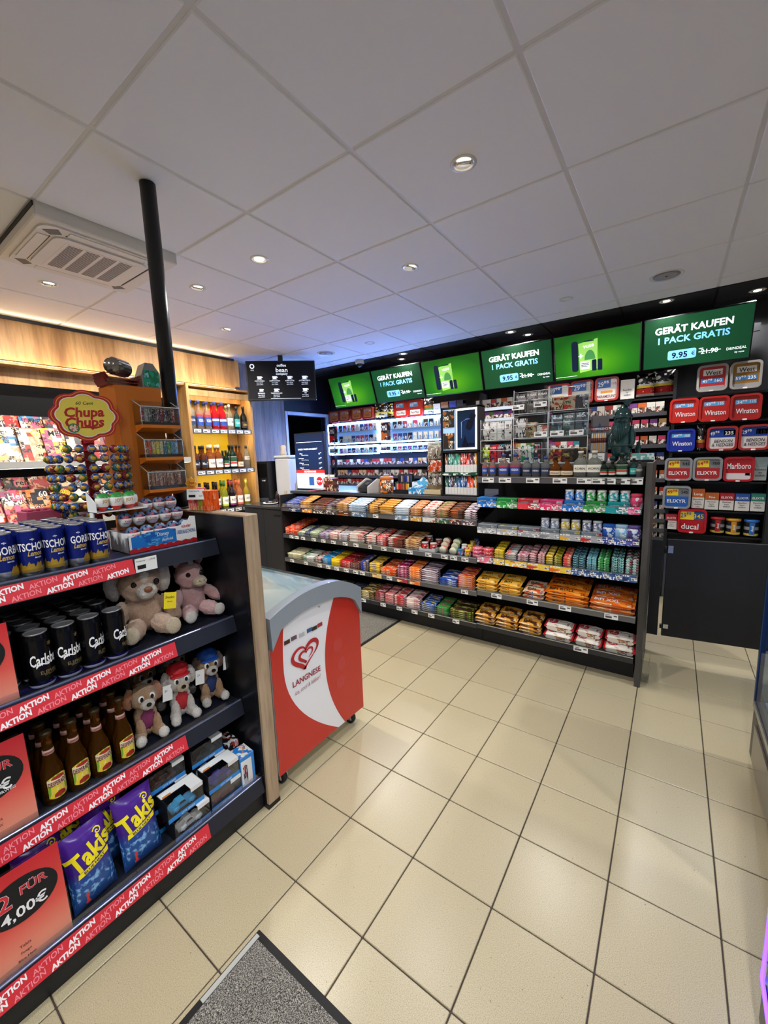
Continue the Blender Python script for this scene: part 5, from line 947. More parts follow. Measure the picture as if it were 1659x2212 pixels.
def facing(px0, px1, tier, zs, shape, cols, desc, idx, nm, layers=5, rows=3, t_=.017, d_=.046, gap=.006, y0=2.765, slope=.18, per=1, jit=.02, zf=.027):
    x0, x1 = xat(px0, y0, zs), xat(px1, y0, zs); w_ = (x1 - x0 - gap) / per; name, me_ = SHAPE[shape]; m_ = pmat(cols[0], cols[1], cols[2], idx % 9, .28, (1.6, 2.2, 2.0), .56, .555)
    for p_ in range(per):
        COLN[nm] = COLN.get(nm, -1) + 1; cx = x0 + gap / 2 + w_ * (p_ + .5)
        for r in range(rows):
            for l in range(layers):
                if r and l < layers - 1: continue
                y = y0 + d_ * (r + .5); z = zs + zf + slope * (d_ * r) + .002 + l * t_ + (.004 * r)
                o_ = put(name, me_, None, (cx + RND.uniform(-1, 1) * w_ * jit * .4, y + RND.uniform(-.002, .002), z), (slope * .8, 0, RND.uniform(-1, 1) * jit), [m_], (w_ * .97, d_ * .98, t_ * .98))
                tag(o_, '%s, %s %s, %s stack from coffee end, %s' % (desc, ORD[l if r == 0 else r - 1], 'up' if r == 0 else 'back', ORD[COLN[nm]], nm), 'sweets', 'stack of %s, %s on the %s' % (desc, ORD[idx], nm))
T1 = ((60, 170, '#2c3d78', '#e4e6ee', '#7a8ac8', 'dark blue and white chocolate bar'), (170, 258, '#b98a4a', '#6a3a20', '#e0c080', 'gold and brown caramel bar'), (260, 373, '#3a2a24', '#5a3f36', '#b0503a', 'dark brown chocolate bar'), (376, 452, '#3f3436', '#55484e', '#c0b0c0', 'brown and mauve chocolate bar'), (455, 548, '#b98a58', '#8a5a34', '#e8d0a8', 'tan caramel bar'), (550, 690, '#e4e8ec', '#9ac0dc', '#4a7ab0', 'white and pale blue milk bar'), (693, 788, '#4a3028', '#d8a04a', '#f0d090', 'brown and gold nut bar'), (790, 903, '#c8964a', '#e8c070', '#c83a34', 'gold and red crisp bar'), (905, 1028, '#e8ecf0', '#c4d4e2', '#3a6ab0', 'white and blue coconut bar'), (1030, 1123, '#c88a58', '#7a4228', '#f0c8a0', 'orange brown caramel bar'), (1125, 1228, '#eceae4', '#dcd4cc', '#d0502a', 'white and orange milk bar'), (1230, 1333, '#c8a080', '#5a8a4a', '#c84a34', 'green and pink fruit bar'), (1335, 1448, '#4a3228', '#7a5a48', '#e0702a', 'brown and orange peanut bar'), (1450, 1548, '#e8dce0', '#4a3840', '#8a5a6a', 'white and plum nut bar'))
for i, q in enumerate(T1): facing(C1(q[0]), C1(q[1]), 0, TL[0], 'bar', q[2:5], q[5], i, 'top candy shelf', 5 if i not in (0, 2, 3) else 4, 4, .0165, .042, slope=.20)
T2 = ((62, 150, '#d8502a', '#e8703a', '#f4d8c8', 'orange carton of sweets', 'box', 2), (150, 212, '#e4e4dc', '#c8d0c0', '#5a8a5a', 'white and green mint pack', 'bar2', 3), (213, 245, '#27345a', '#3a4a7a', '#d0d4e0', 'navy mint pack', 'bar2', 4), (247, 320, '#c8d0b8', '#8a9a7a', '#e8ece0', 'pale green mint pack', 'bar2', 4), (322, 400, '#b8a8c0', '#6a4a80', '#e8e0ec', 'lilac chocolate pack', 'bar2', 4), (402, 468, '#e8dcd4', '#c03a34', '#f4f0ec', 'red and white milk chocolate pack', 'bar2', 5), (470, 548, '#ece4dc', '#b8bcc8', '#c8403a', 'white and red milk chocolate pack', 'bar2', 5), (550, 678, '#e4dcd4', '#c03a34', '#3a2a28', 'red and white chocolate riegel', 'bar2', 6), (684, 768, '#e4dcd4', '#c84a40', '#4a3430', 'red and white biscuit bar', 'bar2', 6), (770, 850, '#c84a44', '#7aa8c8', '#f0ece8', 'red and blue biscuit bar', 'bar2', 6), (852, 983, '#5a4438', '#e0dcd4', '#b83a34', 'brown and white wafer bar', 'bar2', 6), (985, 1108, '#c8a070', '#7a4a34', '#f0dcb8', 'tan hazelnut wafer bar', 'bar2', 6))
for i, q in enumerate(T2):
    if q[6] == 'box': facing(C1(q[0]), C1(q[1]), 1, TL[1], 'box', q[2:5], q[5], i, 'second candy shelf', 3, 4, .027, .08, slope=.16, per=2)
    else: facing(C1(q[0]), C1(q[1]), 1, TL[1], 'bar2', q[2:5], q[5], i, 'second candy shelf', q[7], 4, .0155, .05, slope=.14)
T3 = ((75, 190, '#c8c4a4', '#8a9a6a', '#e8e4d0', 'pale green tea sweets pouch', 'tea', 4), (192, 288, '#dcdcd6', '#5a8a6a', '#f0f0ec', 'white and green tea sweets pouch', 'tea', 4), (290, 350, '#e0d8d4', '#b84a4a', '#3a5a4a', 'white and red tea sweets pouch', 'tea', 4), (350, 416, '#2f86c0', '#3f9ad0', '#e8f0f4', 'blue chocolate block', 'box', 5), (418, 488, '#e8c83a', '#f0d85a', '#c08a2a', 'yellow chocolate block', 'box', 5), (490, 568, '#b83038', '#8a2028', '#f0e8e0', 'red chocolate block', 'box', 5), (570, 640, '#5a2a2a', '#6a3030', '#d8c8b8', 'dark red chocolate block', 'box', 5), (642, 692, '#2a4aa0', '#c8a040', '#f0e8d0', 'royal blue biscuit pack', 'tea', 6), (712, 800, '#e0c040', '#3a4a9a', '#f4e8c0', 'yellow nut pack', 'tea', 6), (802, 922, '#d85a24', '#e8702a', '#f4e0c0', 'orange peanut butter carton', 'box', 3), (926, 1013, '#9a2050', '#6a1838', '#f0d0e0', 'magenta chocolate tablet', 'bar4', 7), (1016, 1112, '#e0702a', '#f0a050', '#fff0d8', 'orange biscuit tablet', 'bar4', 7), (1116, 1248, '#c8b8c0', '#5a4a5a', '#e8e0e4', 'silver and mauve wafer bar', 'bar4', 7), (1252, 1393, '#2a4f9a', '#d0d8e8', '#e8ecf4', 'blue and white coconut bar', 'bar4', 4), (1397, 1528, '#c8342c', '#e8e0d8', '#e0b83a', 'red and white fruit chew bar', 'bar4', 7))
for i, q in enumerate(T3): facing(C1(q[0]), C1(q[1]), 2, TL[2], q[6], q[2:5], q[5], i, 'third candy shelf', q[7], 3, .016 if q[6] != 'box' or q[7] == 3 and False else (.022 if q[7] == 3 else .015), .06 if q[6] != 'box' else .075, slope=.13)
T4 = ((300, 400, '#4a4038', '#2a2a2a', '#8a8068', 'dark snack pack', 'tea', 2), (420, 520, '#3a3830', '#6a6048', '#a09868', 'dark gold snack pack', 'tea', 3), (530, 635, '#2a2c38', '#3f4a68', '#8a90a8', 'navy snack pack', 'tea', 3), (645, 752, '#4a3c2c', '#d0b870', '#f0e4c0', 'gold and brown nougat bar', 'bar4', 5), (756, 830, '#7a3a3c', '#b86a70', '#f0d8d8', 'plum marzipan bar', 'bar4', 6), (832, 902, '#c88a88', '#b84a50', '#f4e4e0', 'pink and red wafer', 'bar4', 6), (904, 990, '#e4c8c4', '#b84048', '#8a2a34', 'pale pink wafer', 'bar4', 6), (994, 1108, '#ecdcd8', '#c05a60', '#8a3a40', 'pink and white wafer roll', 'bar4', 6), (1112, 1228, '#3a5aa0', '#e8d83a', '#f4f0b8', 'yellow and blue biscuit bar', 'bar4', 5), (1232, 1330, '#2f8a4a', '#e8c8c8', '#b84a50', 'green and pink nougat bar', 'bar4', 5), (1334, 1522, '#3a2a26', '#4a3430', '#b8c84a', 'dark brown and lime chocolate bar', 'bar4', 5))
for i, q in enumerate(T4): facing(C1(q[0]), C1(q[1]), 3, TL[3], q[6], q[2:5], q[5], i, 'lowest candy shelf', q[7], 3, .0155, .06, slope=.12)
def stand(name, me_, px, y, z, size, m_, lab, cat, grp, rot=(0, 0, 0), extra=()):
    t = thing(name, lab, cat, (xat(px, y, z), y, z), rot, grp); put(me_.name, me_, t, mats=[m_], scale=size)
    for e_, em in extra: put(e_.name, e_, t, mats=[em], scale=size)
    return t
# tubs and rolls at the end of the second shelf
zz = TL[1] + .036; t = thing('cream_tub_tray', 'white card tray holding red labelled cream tubs', 'tray', (xat(C1(1180), 2.81, zz), 2.81, zz)); MB().box(-.07, .07, -.04, .05, 0, .003).box(-.073, -.071, -.04, .05, 0, .03).box(.071, .073, -.04, .05, 0, .03).prism([(-.07, 0), (.07, 0), (.07, .035), (.04, .022), (-.04, .022), (-.07, .035)], -.042, -.04, 'y').build('tray', CARD, t)
for k, (c, y, dz) in enumerate(((1148, 2.816, .012), (1214, 2.816, .012), (1182, 2.90, .05), (1256, 2.90, .03))): stand('cream_tub', UTUB, C1(c), y, zz + dz, (.062, .062, .055), pmat('#eceae4', '#b8302c', '#7a2020', 2, .3, (2, 2, 2.5), .5, .6), 'red labelled cream tub, %s in the white tray' % ORD[k], 'sweets', 'cream tubs in the white tray', (-.08, 0, .3), ((ULID, WHITE),))
for k, (c, h1, w_) in enumerate(((1290, '#c83a2c', 'red'), (1370, '#5aa03a', 'green'))):
    for r in range(3): t = thing('crisp_tube', '%s tube of stacked crisps, %s one lying on the second shelf' % (w_, ORD[r]), 'snack tube', (xat(C1(c), 2.78, zz), 2.785 + r * .035, zz + .030 + r * .028), (0, 0, PI / 2), w_ + ' crisp tubes'); put('roll', UCYL, t, mats=[pmat(h1, '#e8e0c8', '#f0d040', r, .3, (2, 2, 2))], scale=(.11 if r == 0 else .05, .056, .056)) if False else put('roll', UCYL, t, mats=[pmat(h1, '#e8e0c8', '#f0d040', 4, .3, (2, 2, 2))], scale=(.034, .058, .058)); put('pale_lid', cached('plid', lambda: MB().lathe([(0, -.006), (.028, -.006), (.03, 0), (.03, .004)], 16, M=T(-.017, 0, 0, ry=PI / 2)).mesh('pale_lid', mat('lid_pale', '#d0cdb8', .4))), t)
for k, (c, y, dz, h1, nm) in enumerate(((1425, 2.785, 0, '#2f78b8', 'blue'), (1480, 2.785, 0, '#e8c82a', 'yellow'), (1455, 2.83, .03, '#e8e8e4', 'white'), (1500, 2.83, .03, '#e8c82a', 'golden'), (1520, 2.89, .05, '#d8b82a', 'amber'), (1550, 2.93, .06, '#2a5aa8', 'navy'))):
    stand('candy_tub', UTUB, C1(c), y, zz + dz, (.048, .048, .05), pmat(h1, '#f0f0ec', '#c8342c', k, .3, (2, 2, 2)), nm + ' small candy tub near the end of the second shelf', 'sweets', 'small candy tubs', extra=((ULID, mat('lid_' + h1, h1, .4)),))
# right unit: gum shelves
GZ2 = TR[1] + .022
def etray(a, b, zs, h1, accent, txt_, lab, hh, tubs=0, tcol=None, y=2.80):
    x0, x1 = xat(C3(a), y - .03, zs), xat(C3(b), y - .03, zs); w_ = x1 - x0 - .004; t = thing('gum_display', lab, 'gum box', ((x0 + x1) / 2, y, zs))
    MB().box(-w_ / 2, w_ / 2, -.032, .06, 0, hh, b=.002).build('carton', pmat(h1, accent, h1, a % 5, .35, (1.6, 1, 1.2), .66, .9), t); MB().text(txt_, T(-w_ * .18, -.0328, hh * .5), hh * .42, 0, w_ * .5, .05).build('lettering', WINK, t); MB().prism([(w_ * .18, hh * .1), (w_ * .46, hh * .1), (w_ * .46, hh * .9), (w_ * .24, hh * .9)], -.0326, -.032, 'y').build('print', pmat(accent, '#f0f0f0', h1, 2), t)
    for k in range(tubs): stand('gum_tub', UTUB, C3(a + (b - a) * (.27 + .5 * k)), y + .0, zs + hh, (.058, .058, .07), pmat(tcol, '#e8ecf0', '#ffffff', 3, .3, (2, 2, 2.4), .55, .62), 'gum tub, %s on the %s' % (ORD[k], lab), 'gum tub', 'gum tubs on display cartons', extra=((ULID, WHITE if h1 != '#9aa0a6' else mat('lid_silver', '#b8bcc0', .3)),))
for (a, b, h1, ac, nm) in ((120, 285, '#2f86d0', '#1a5aa0', 'blue'), (287, 463, '#2f9a48', '#1f7a3a', 'green'), (466, 654, '#d8404f', '#f0b0a8', 'red strawberry'), (656, 856, '#d84a80', '#f0b0c8', 'pink bubble')): etray(a, b, GZ2, h1, ac, 'extra', 'flat %s gum carton on the upper gum shelf' % nm, .042)
for (a, b, h1, ac, nm) in ((862, 1038, '#2f86d0', '#1a5aa0', 'bright blue'), (1041, 1226, '#2f9a48', '#1f7a3a', 'bright green'), (1230, 1428, '#2aa0a4', '#147a80', 'teal')): etray(a, b, GZ2, h1, ac, 'extra', '%s gum carton with tubs on the upper gum shelf' % nm, .042, 2, h1)
stand('gum_tub', UTUB, C3(1478), 2.802, GZ2, (.07, .07, .095), pmat('#f0e8ec', '#e05a80', '#c82a4a', 2, .3, (2, 2, 2)), 'white and pink gum tub at the end of the upper gum shelf', 'gum tub', None, extra=((ULID, mat('lid_pink', '#d8405a', .4)),))
GZ3 = TR[2] + .022
for (a, b, ac, nm) in ((125, 292, '#787e86', 'plain silver'), (296, 468, '#d8b82a', 'silver and yellow'), (472, 654, '#a82a34', 'silver and dark red')): etray(a, b, GZ3, '#9aa0a6', ac, 'extra', 'flat %s gum carton on the lower gum shelf' % nm, .038)
for (a, b, ac, tc, nm) in ((658, 822, '#787e86', '#8a98b0', 'grey'), (826, 1003, '#d8b82a', '#c8b040', 'lemon'), (1007, 1188, '#a82a34', '#6a7088', 'cherry')): etray(a, b, GZ3, '#9aa0a6', ac, 'extra', '%s gum carton with tubs on the lower gum shelf' % nm, .038, 2, tc)
for (c, h1, nm) in ((1243, '#1f5ab0', 'deep blue'), (1350, '#9ac4e0', 'pale blue'), (1458, '#5a4a86', 'purple')): stand('gum_tub', UTUB, C3(c), 2.80, GZ3, (.078, .07, .095), pmat(h1, '#dce8f4', '#ffffff', 4, .3, (2, 2, 2.6), .58, .64), nm + ' menthol gum tub on the lower gum shelf', 'gum tub', None, extra=((ULID, mat('lid_' + h1, h1, .3)),))
G4 = ((262, 352, '#e0c848', '#f0e088', '#b88a20', 'yellow gum packet', 5), (354, 456, '#e8d8c8', '#d8705a', '#7ab8d8', 'white and orange gum packet', 4), (458, 556, '#e4c0c4', '#b84a5a', '#f4ecec', 'rosy gum packet', 4), (558, 628, '#d8a8a8', '#8a3a44', '#f4e8e8', 'cherry gum packet', 5), (630, 698, '#e0b4b0', '#a03a44', '#f8f0f0', 'pink cherry gum packet', 5), (700, 768, '#e0c040', '#8a7a20', '#f8f0c0', 'lemon gum packet', 5), (770, 840, '#d8b438', '#5a6a20', '#f8ecb0', 'golden gum packet', 5), (846, 922, '#d86058', '#f0d0a0', '#f8ece4', 'red gum packet', 5), (926, 1042, '#2a4a58', '#9ad8d8', '#d8f0f0', 'dark teal menthol packet', 6), (1046, 1138, '#8ac0c8', '#d0ecf0', '#3a6a78', 'pale blue menthol packet', 6), (1140, 1248, '#4a9a5a', '#a8e0b0', '#2a6a3a', 'green menthol packet', 6), (1254, 1370, '#26323c', '#8ad0c8', '#c8ece8', 'black and mint menthol packet', 7), (1374, 1498, '#6a2a30', '#9ad8d0', '#d8f0ec', 'maroon and mint menthol packet', 7))
for i, q in enumerate(G4): facing(C3(q[0]), C3(q[1]), 3, TR[3], 'gum', q[2:5], q[5], i, 'gum packet shelf', q[6], 4, .0155, .04, slope=.16, per=2 if q[0] > 900 else 1)
for (c, h1, nm) in ((128, '#d85a7a', 'pink'), (218, '#d83a3a', 'red')):
    for k in range(3): stand('gum_tape_roll', UROLL, C3(c), 2.802, TR[3] + .022 + .0262 * k, (.078, .078, .025), pmat(h1, '#f0b0b8', '#f8e0e0', 3, .3), '%s round gum tape roll, %s in its stack' % (nm, ORD[k]), 'gum roll', nm + ' gum tape rolls')
# snack sausages and croissants
def snack(px0, px1, y, zs, cols, lab, lay, th, dp, tx, txm, rows=2, slope=.2, lift=.0):
    x0, x1 = xat(px0, y, zs), xat(px1, y, zs); w_ = x1 - x0 - .008; m_ = pmat(cols[0], cols[1], cols[2], 3, .25, (2, 2, 2), .55, .62)
    for r in range(rows):
        for l in range(lay):
            if r and l < lay - 1: continue
            top = l == lay - 1
            t = thing('snack_pack', lab % (ORD[l + r] if lay + rows > 2 else 'first'), 'snack', ((x0 + x1) / 2, y + dp * (r + .5), zs + .026 + th * l + (.014 if top and lay > 1 else 0) + slope * dp * (r + .0)), (.22 if top else .1, 0, RND.uniform(-.03, .03)), 'snack packs')
            put('wrapper', UBAR, t, mats=[m_], scale=(w_, dp, th))
            if top and tx: put('lettering', cached(('sn', tx, round(w_, 2)), lambda: MB().text(tx, T(-w_ * .12, 0, 0, rx=-PI / 2), dp * .34, 0, w_ * .6, .06).mesh('lettering', txm)), t, (0, -.002, th * 1.0 + .001))
for k, (a, b, cols, nm, lay) in enumerate(((178, 355, ('#e8b048', '#f0d080', '#8a4a20'), 'yellow sausage snack', 3), (362, 545, ('#e8b048', '#f0cc78', '#9a5a28'), 'yellow and tan sausage snack', 3), (556, 735, ('#e8d0b0', '#d0603a', '#2a4a8a'), 'orange and blue sausage roll snack', 2))): snack(C4(a), C4(b), 2.765, TR[4] + .015, cols, nm + ' pack, %s in its stack', lay, .022, .085, 'BiFi', INK)
snack(C4(738), C4(1092), 2.765, TR[4] + .015, ('#d87828', '#e8a050', '#4a2a18'), 'long orange sausage roll pack, %s in its stack', 3, .024, .085, 'BiFi ROLL', INK, 3); snack(C4(1098), C4(1478), 2.765, TR[4] + .015, ('#c8602a', '#e08a40', '#e8d0a0'), 'long dark orange sausage pack, %s in its stack', 2, .024, .085, 'BiFi XXL', WINK, 3)
for k, (a, b) in enumerate(((170, 333), (337, 518), (523, 708))): snack(C4(a), C4(b), 2.765, TR[5] + .015, ('#d8a048', '#5a3424', '#f0e0c0'), ('brown edged snack pack, %s in the ' + ORD[k] + ' stack'), 3, .022, .09, 'BiFi', INK)
CRO = pmat('#ece4d8', '#b88a60', '#8a5a3a', 4, .3, (2.2, 2.2, 2), .60, .66)
for k, (a, b, dz, dy) in enumerate(((728, 975, 0, 0), (728, 975, .058, .02), (978, 1208, 0, 0), (985, 1208, .055, .03), (1210, 1478, 0, 0), (1215, 1478, .058, .03))):
    zs = TR[5] + .022; x0, x1 = xat(C4(a), 2.78, zs), xat(C4(b), 2.78, zs); w_ = x1 - x0
    t = thing('croissant_pack', 'white and red croissant bag, %s from the brown snack packs' % ORD[k], 'snack', ((x0 + x1) / 2, 2.822 + dy, zs + dz + .012), (.12, 0, RND.uniform(-.06, .06)), 'croissant bags on the lowest shelf')
    put('wrapper', UBAR, t, mats=[CRO], scale=(w_ * .96, .10, .048)); put('red_ends', cached('cred', lambda: MB().box(-.5, -.40, -.5, .5, .42, .60, b=.01).box(.40, .5, -.5, .5, .42, .60, b=.01).mesh('red_ends', RED)), t, scale=(w_ * .97, .10, .05))
    put('logo_disc', cached('cdisc', lambda: MB().lathe([(0, .001), (.026, .001), (.028, 0)], 18).mesh('logo_disc', mat('disc_wine', '#b02030', .4))), t, (-w_ * .2, -.005, .049)); put('lettering', cached('c7', lambda: MB().text('7', T(0, .006, .0022, rx=-PI / 2), .026, 0, None, .05).text('DAYS', T(0, -.014, .0022, rx=-PI / 2), .010, 0, .04, .04).mesh('lettering', WINK)), t, (-w_ * .2, -.005, .049))
# mini bottles
BX = (158, 223, 318, 420, 520, 600, 682, 768, 870, 985, 1105, 1190, 1262, 1347, 1447, 1497); BT = (790, 790, 770, 770, 800, 800, 800, 800, 800, 760, 760, 840, 840, 785, 825, 850); BWD = (60, 65, 95, 95, 75, 75, 75, 90, 90, 100, 105, 55, 50, 75, 48, 45)
BK = ('clear_red', 'clear_red', 'clear_red', 'clear_red', 'clear_blue', 'clear_blue', 'clear_blue', 'brandy', 'brandy', 'korn', 'korn', 'green_small', 'green_small', 'green_big', 'teal', 'clear')
HH = {'clear_red': (.295, .038), 'clear_blue': (.295, .038), 'brandy': (.272, .036), 'korn': (.28, .034), 'green_small': (.212, .03), 'green_big': (.272, .038), 'teal': (.262, .033), 'clear': (.262, .036)}
BZ = TR[0] + .042
for k, kd in enumerate(BK):
    px = 1010 + BX[k] / 4.046; x = xat(px, 2.80, BZ); h_ = (965 - BT[k]) / 4.046 / FPX * 2.78; w_ = BWD[k] / 4.046 / FPX * 2.78; H0, R0 = HH[kd]
    b = thing('pocket_bottle', 'pocket size %s, %s from the poster display' % (BWORD[kd].replace(' bottle', ' pocket bottle', 1) if False else BWORD[kd], ORD[k]), 'bottle', (x, 2.795, BZ), (0, 0, 0), 'pocket bottles above the gum shelves')
    for q in KIND[kd](): put(q.name, q, b, scale=(w_ / 2 / R0, min(1, .022 / R0), h_ / H0))
# counter tops
MB().box(.0, MX[3] - MX[2] + .002, .13, .62, 1.345, 1.372, b=.002).build('top_board', EPM, UNITS[2]); MB().box(0, MX[3] - MX[2] - .004, .12, .13, 1.27, 1.345).build('upper_back', BOARD, UNITS[2])
cz = 1.118; ct = thing('counter_top', 'long dark grey counter top over the candy shelves', 'counter top', (-2.2, 3.2, 1.09)); MB().box(-1.12, 1.06, -.27, .42, 0, .028, b=.003).build('slab', mat('counter_grey', '#3c3d41', .3), ct)
# ---------------------------------------------------------------- green screens over the tobacco wall
def scr_mat(name, stops, es, axis=2):
    m = mat(name, '#0a1a10', .3, spec=.3); N, L, b = nodes(m); sx = N.new('ShaderNodeSeparateXYZ'); g = N.new('ShaderNodeTexCoord').outputs['Generated']; L.new(g, sx.inputs[0])
    if axis == 'r':
        d_ = N.new('ShaderNodeVectorMath'); d_.operation = 'LENGTH'; L.new(mapping(N, L, g, (1.0, 0, .9), (-.50, 0, -.27)), d_.inputs[0]); v = d_.outputs['Value']
    else: v = sx.outputs[axis]
    c = ramp(N, L, v, stops); L.new(c, b.inputs['Emission Color']); b.inputs['Emission Strength'].default_value = es; return m
SCA = scr_mat('screen_green_light', [(0, '#7ad01e'), (.18, '#56b41c'), (.38, '#2f8f1c'), (.62, '#1d661c')], .85, 'r'); SCBK = scr_mat('screen_green_dark', [(0, '#1a5e35'), (.5, '#1d6038'), (1, '#164d30')], .75, 0)
def em(name, h, es): return mat(name, h, .3, emit=h, es=es)
EW, EB, ED, EG, EK = em('screen_white', '#f4fbff', 1.3), em('screen_sky', '#7cc8ff', 1.1), em('screen_navy', '#10203a', .8), em('screen_lime', '#9fdc6a', .9), mat('screen_black', '#0b1218', .3)
TVX, TVP = -3.862, .7185; TVROT = math.radians(19.5)
for k in range(6):
    a = k % 2 == 0
    t = thing('ceiling_screen', ('green advertising screen with a vaping device, ' if a else 'dark green screen with a price offer, ') + ORD[k] + ' from the doorway', 'screen', (TVX + TVP * (k + .5), 4.262, 2.305), (TVROT, 0, 0), 'green screens above the tobacco wall')
    w_, h_ = .352, .203
    put('housing', cached('tvh', lambda: MB().box(-w_, w_, 0, .05, -h_, h_, b=.004).box(-.1, .1, .05, .12, -.08, .08).mesh('housing', BLACK)), t)
    put('display', cached(('tvd', a), lambda: MB().box(-w_ + .008, w_ - .008, -.0015, 0, -h_ + .008, h_ - .008).mesh('display', SCA if a else SCBK)), t)
    if a:
        put('device_picture', cached('tv1', lambda: MB().prism(rrect(.055, .27, .02, 4, -.115, -.01), -.0035, -.002, 'y').prism(rrect(.038, .10, .01, 4, .045, -.105), -.0035, -.002, 'y').prism(rrect(.038, .10, .01, 4, .092, -.105), -.0035, -.002, 'y').mesh('device_picture', ED)), t, (-.055, 0, .01))

        put('pack_picture', cached('tv2', lambda: MB().prism([(-.085, .10), (.075, .125), (.07, -.14), (-.075, -.16)], -.0028, -.002, 'y').mesh('pack_picture', EG)), t, (-.055, 0, .01))

        put('white_print', cached('tv3', lambda: MB().text('vuse', T(0, -.004, .075, ry=-.1), .036, 0, .12, .02).box(-.085, -.045, -.004, -.003, -.014, -.006).box(-.069, -.061, -.004, -.003, -.03, .01).box(-.07, .01, -.0036, -.003, -.13, -.06).box(-.29, -.1, -.003, -.0024, -.183, -.18).mesh('white_print', EW)), t, (-.055, 0, .01))

        put('leaf_print', cached('tv4', lambda: MB().prism([(.045 * math.cos(i * PI / 14) + .01, -.05 + .085 * math.sin(i * PI / 14)) for i in range(15)], -.0036, -.003, 'y').mesh('leaf_print', em('screen_leaf', '#4f9a52', .8))), t, (-.055, 0, .01))

        put('dark_print', cached('tv5', lambda: MB().box(-.04, .045, -.0036, -.003, .108, .118).box(-.064, .004, -.0041, -.0037, -.082, -.076).box(-.064, .004, -.0041, -.0037, -.096, -.09).box(-.064, -.01, -.0041, -.0037, -.110, -.104).mesh('dark_print', ED)), t, (-.055, 0, .01))

    else:
        put('white_print', cached('tv6', lambda: MB().text('GERÄT KAUFEN', T(-.02, -.003, .10, ry=0), .052, 0, .50, .08).text('21.90', T(.10, -.003, -.105), .036, 0, .13, .04).box(.03, .17, -.0036, -.003, -.108, -.103).text('statt', T(.045, -.003, -.078), .012).text('DEINDEAL', T(.265, -.003, -.112), .020, 0, .12, .02).text('by vuse', T(.285, -.003, -.142), .014).mesh('white_print', EW)), t)
        put('sky_print', cached('tv7', lambda: MB().text('1 PACK GRATIS', T(-.015, -.003, .022), .050, 0, .49, .08).prism(rrect(.19, .075, .015, 4, -.08, -.105), -.003, -.002, 'y').mesh('sky_print', EB)), t)
        put('navy_print', cached('tv8', lambda: MB().text('9.95', T(-.095, -.0036, -.105), .046, 0, .135, .08).text('€', T(-.005, -.0036, -.105), .03).mesh('navy_print', ED)), t)
MB
rb = thing('screen_beam', 'black mounting beam carrying the green screens', 'beam', (-1.7, 4.45, 2.36)); MB().box(-2.2, 2.2, -.015, .015, -.03, .03).build('beam', BLACK, rb)
for k in range(6): MB().box(-2.17 + .72 * k - .015, -2.17 + .72 * k + .015, -.015, .2, -.02, .02).build('bracket', GREY, rb)
# ---------------------------------------------------------------- tobacco wall
TY = 4.42
tw_ = thing('tobacco_wall', 'black tobacco shelf wall behind the counter', 'shelf', (-1.7, 4.6, 0)); oo = (1.7, -4.6, 0)
MB().box(-4.0, .66, 4.60, 4.64, .1, 2.4).build('back_panel', BLACK, tw_, oo)
for x in (-3.98, -1.78, -1.09, -.02, .64): MB().box(x - .012, x + .012, TY - .02, 4.6, .3, 2.1).build('upright', DARK, tw_, oo)
def zpx(px, py, y=TY): return at(px, py, 'y', y).z
def xpx(px, py, y=TY): return at(px, py, 'y', y).x
LEDB = mat('led_cool', '#e8f8ff', emit='#7aa6ff', es=210 * LED_W); SHW = mat('shelf_lit_pale', '#c9d4de', .4)
def tshelf(x0, x1, z, lit=False, lip=True):
    MB().box(x0, x1, TY - .0, 4.6, z - .014, z).build('shelf_board', SHW if lit else BLACK, tw_, oo)  # lit boards and lips take a pale colour in place of lamp light
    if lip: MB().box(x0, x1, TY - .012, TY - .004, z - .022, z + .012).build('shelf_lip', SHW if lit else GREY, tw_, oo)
# cigarette pack: brand half and warning half
PK = MB().box(-.0275, .0275, -.011, .011, 0, .05, 1).box(-.0275, .0275, -.011, .011, .05, .086, 0).box(-.0275, .0275, -.0114, -.011, .066, .0666, 1).mesh('pack', [WHITE, WHITE])
WARN = [pmat('#d8d4cc', '#3a2a24', '#8a4a34', s_, .5, (2, 2, 2.2), .52, .62) for s_ in range(4)]
PKC = [('#b8302c', 'red'), ('#e4e0d6', 'white'), ('#c8a05a', 'gold'), ('#27407a', 'blue'), ('#3a2c24', 'brown'), ('#d8b080', 'tan'), ('#8a8e94', 'grey'), ('#5a7a3a', 'green'), ('#7a3f86', 'purple'), ('#d8486a', 'pink'), ('#2a7f90', 'teal'), ('#d0682a', 'orange'), ('#18181c', 'black')]
def pack(x, y, z, ci, lab, s_=1., wv=None):
    h_, cw = PKC[ci]; t = put('cigarette_pack', PK, None, (x, y, z), (0, 0, 0), [mat('pk_' + h_, h_, .4), WARN[(wv if wv is not None else ci) % 4]], (s_, s_, s_)); return tag(t, lab % cw, 'cigarettes', 'cigarette packs on the tobacco wall')
def prow(px0, px1, py, n, nm, cols, s_=1., y=TY, lit=False, skip=()):
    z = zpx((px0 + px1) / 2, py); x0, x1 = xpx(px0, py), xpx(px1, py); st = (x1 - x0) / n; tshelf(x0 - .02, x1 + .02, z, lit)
    for k in range(n):
        if k in skip: continue
        pack(x0 + st * (k + .5), y + .02, z + .001, cols[k % len(cols)], '%s cigarette pack, ' + ORD[k] + ' from the doorway in the ' + nm, s_ if s_ else 1, k)
prow(717, 921, 1005, 24, 'upper dark row', (0, 1, 5, 4, 0, 1, 4, 1, 0, 3, 4, 0, 0, 1, 0, 0, 6, 4, 3, 4, 5, 3, 2, 5))
prow(720, 921, 1029, 23, 'middle dark row', (3, 5, 5, 5, 3, 0, 0, 5, 5, 0, 0, 1, 4, 6, 6, 1, 1, 0, 1, 0, 0, 1, 4))
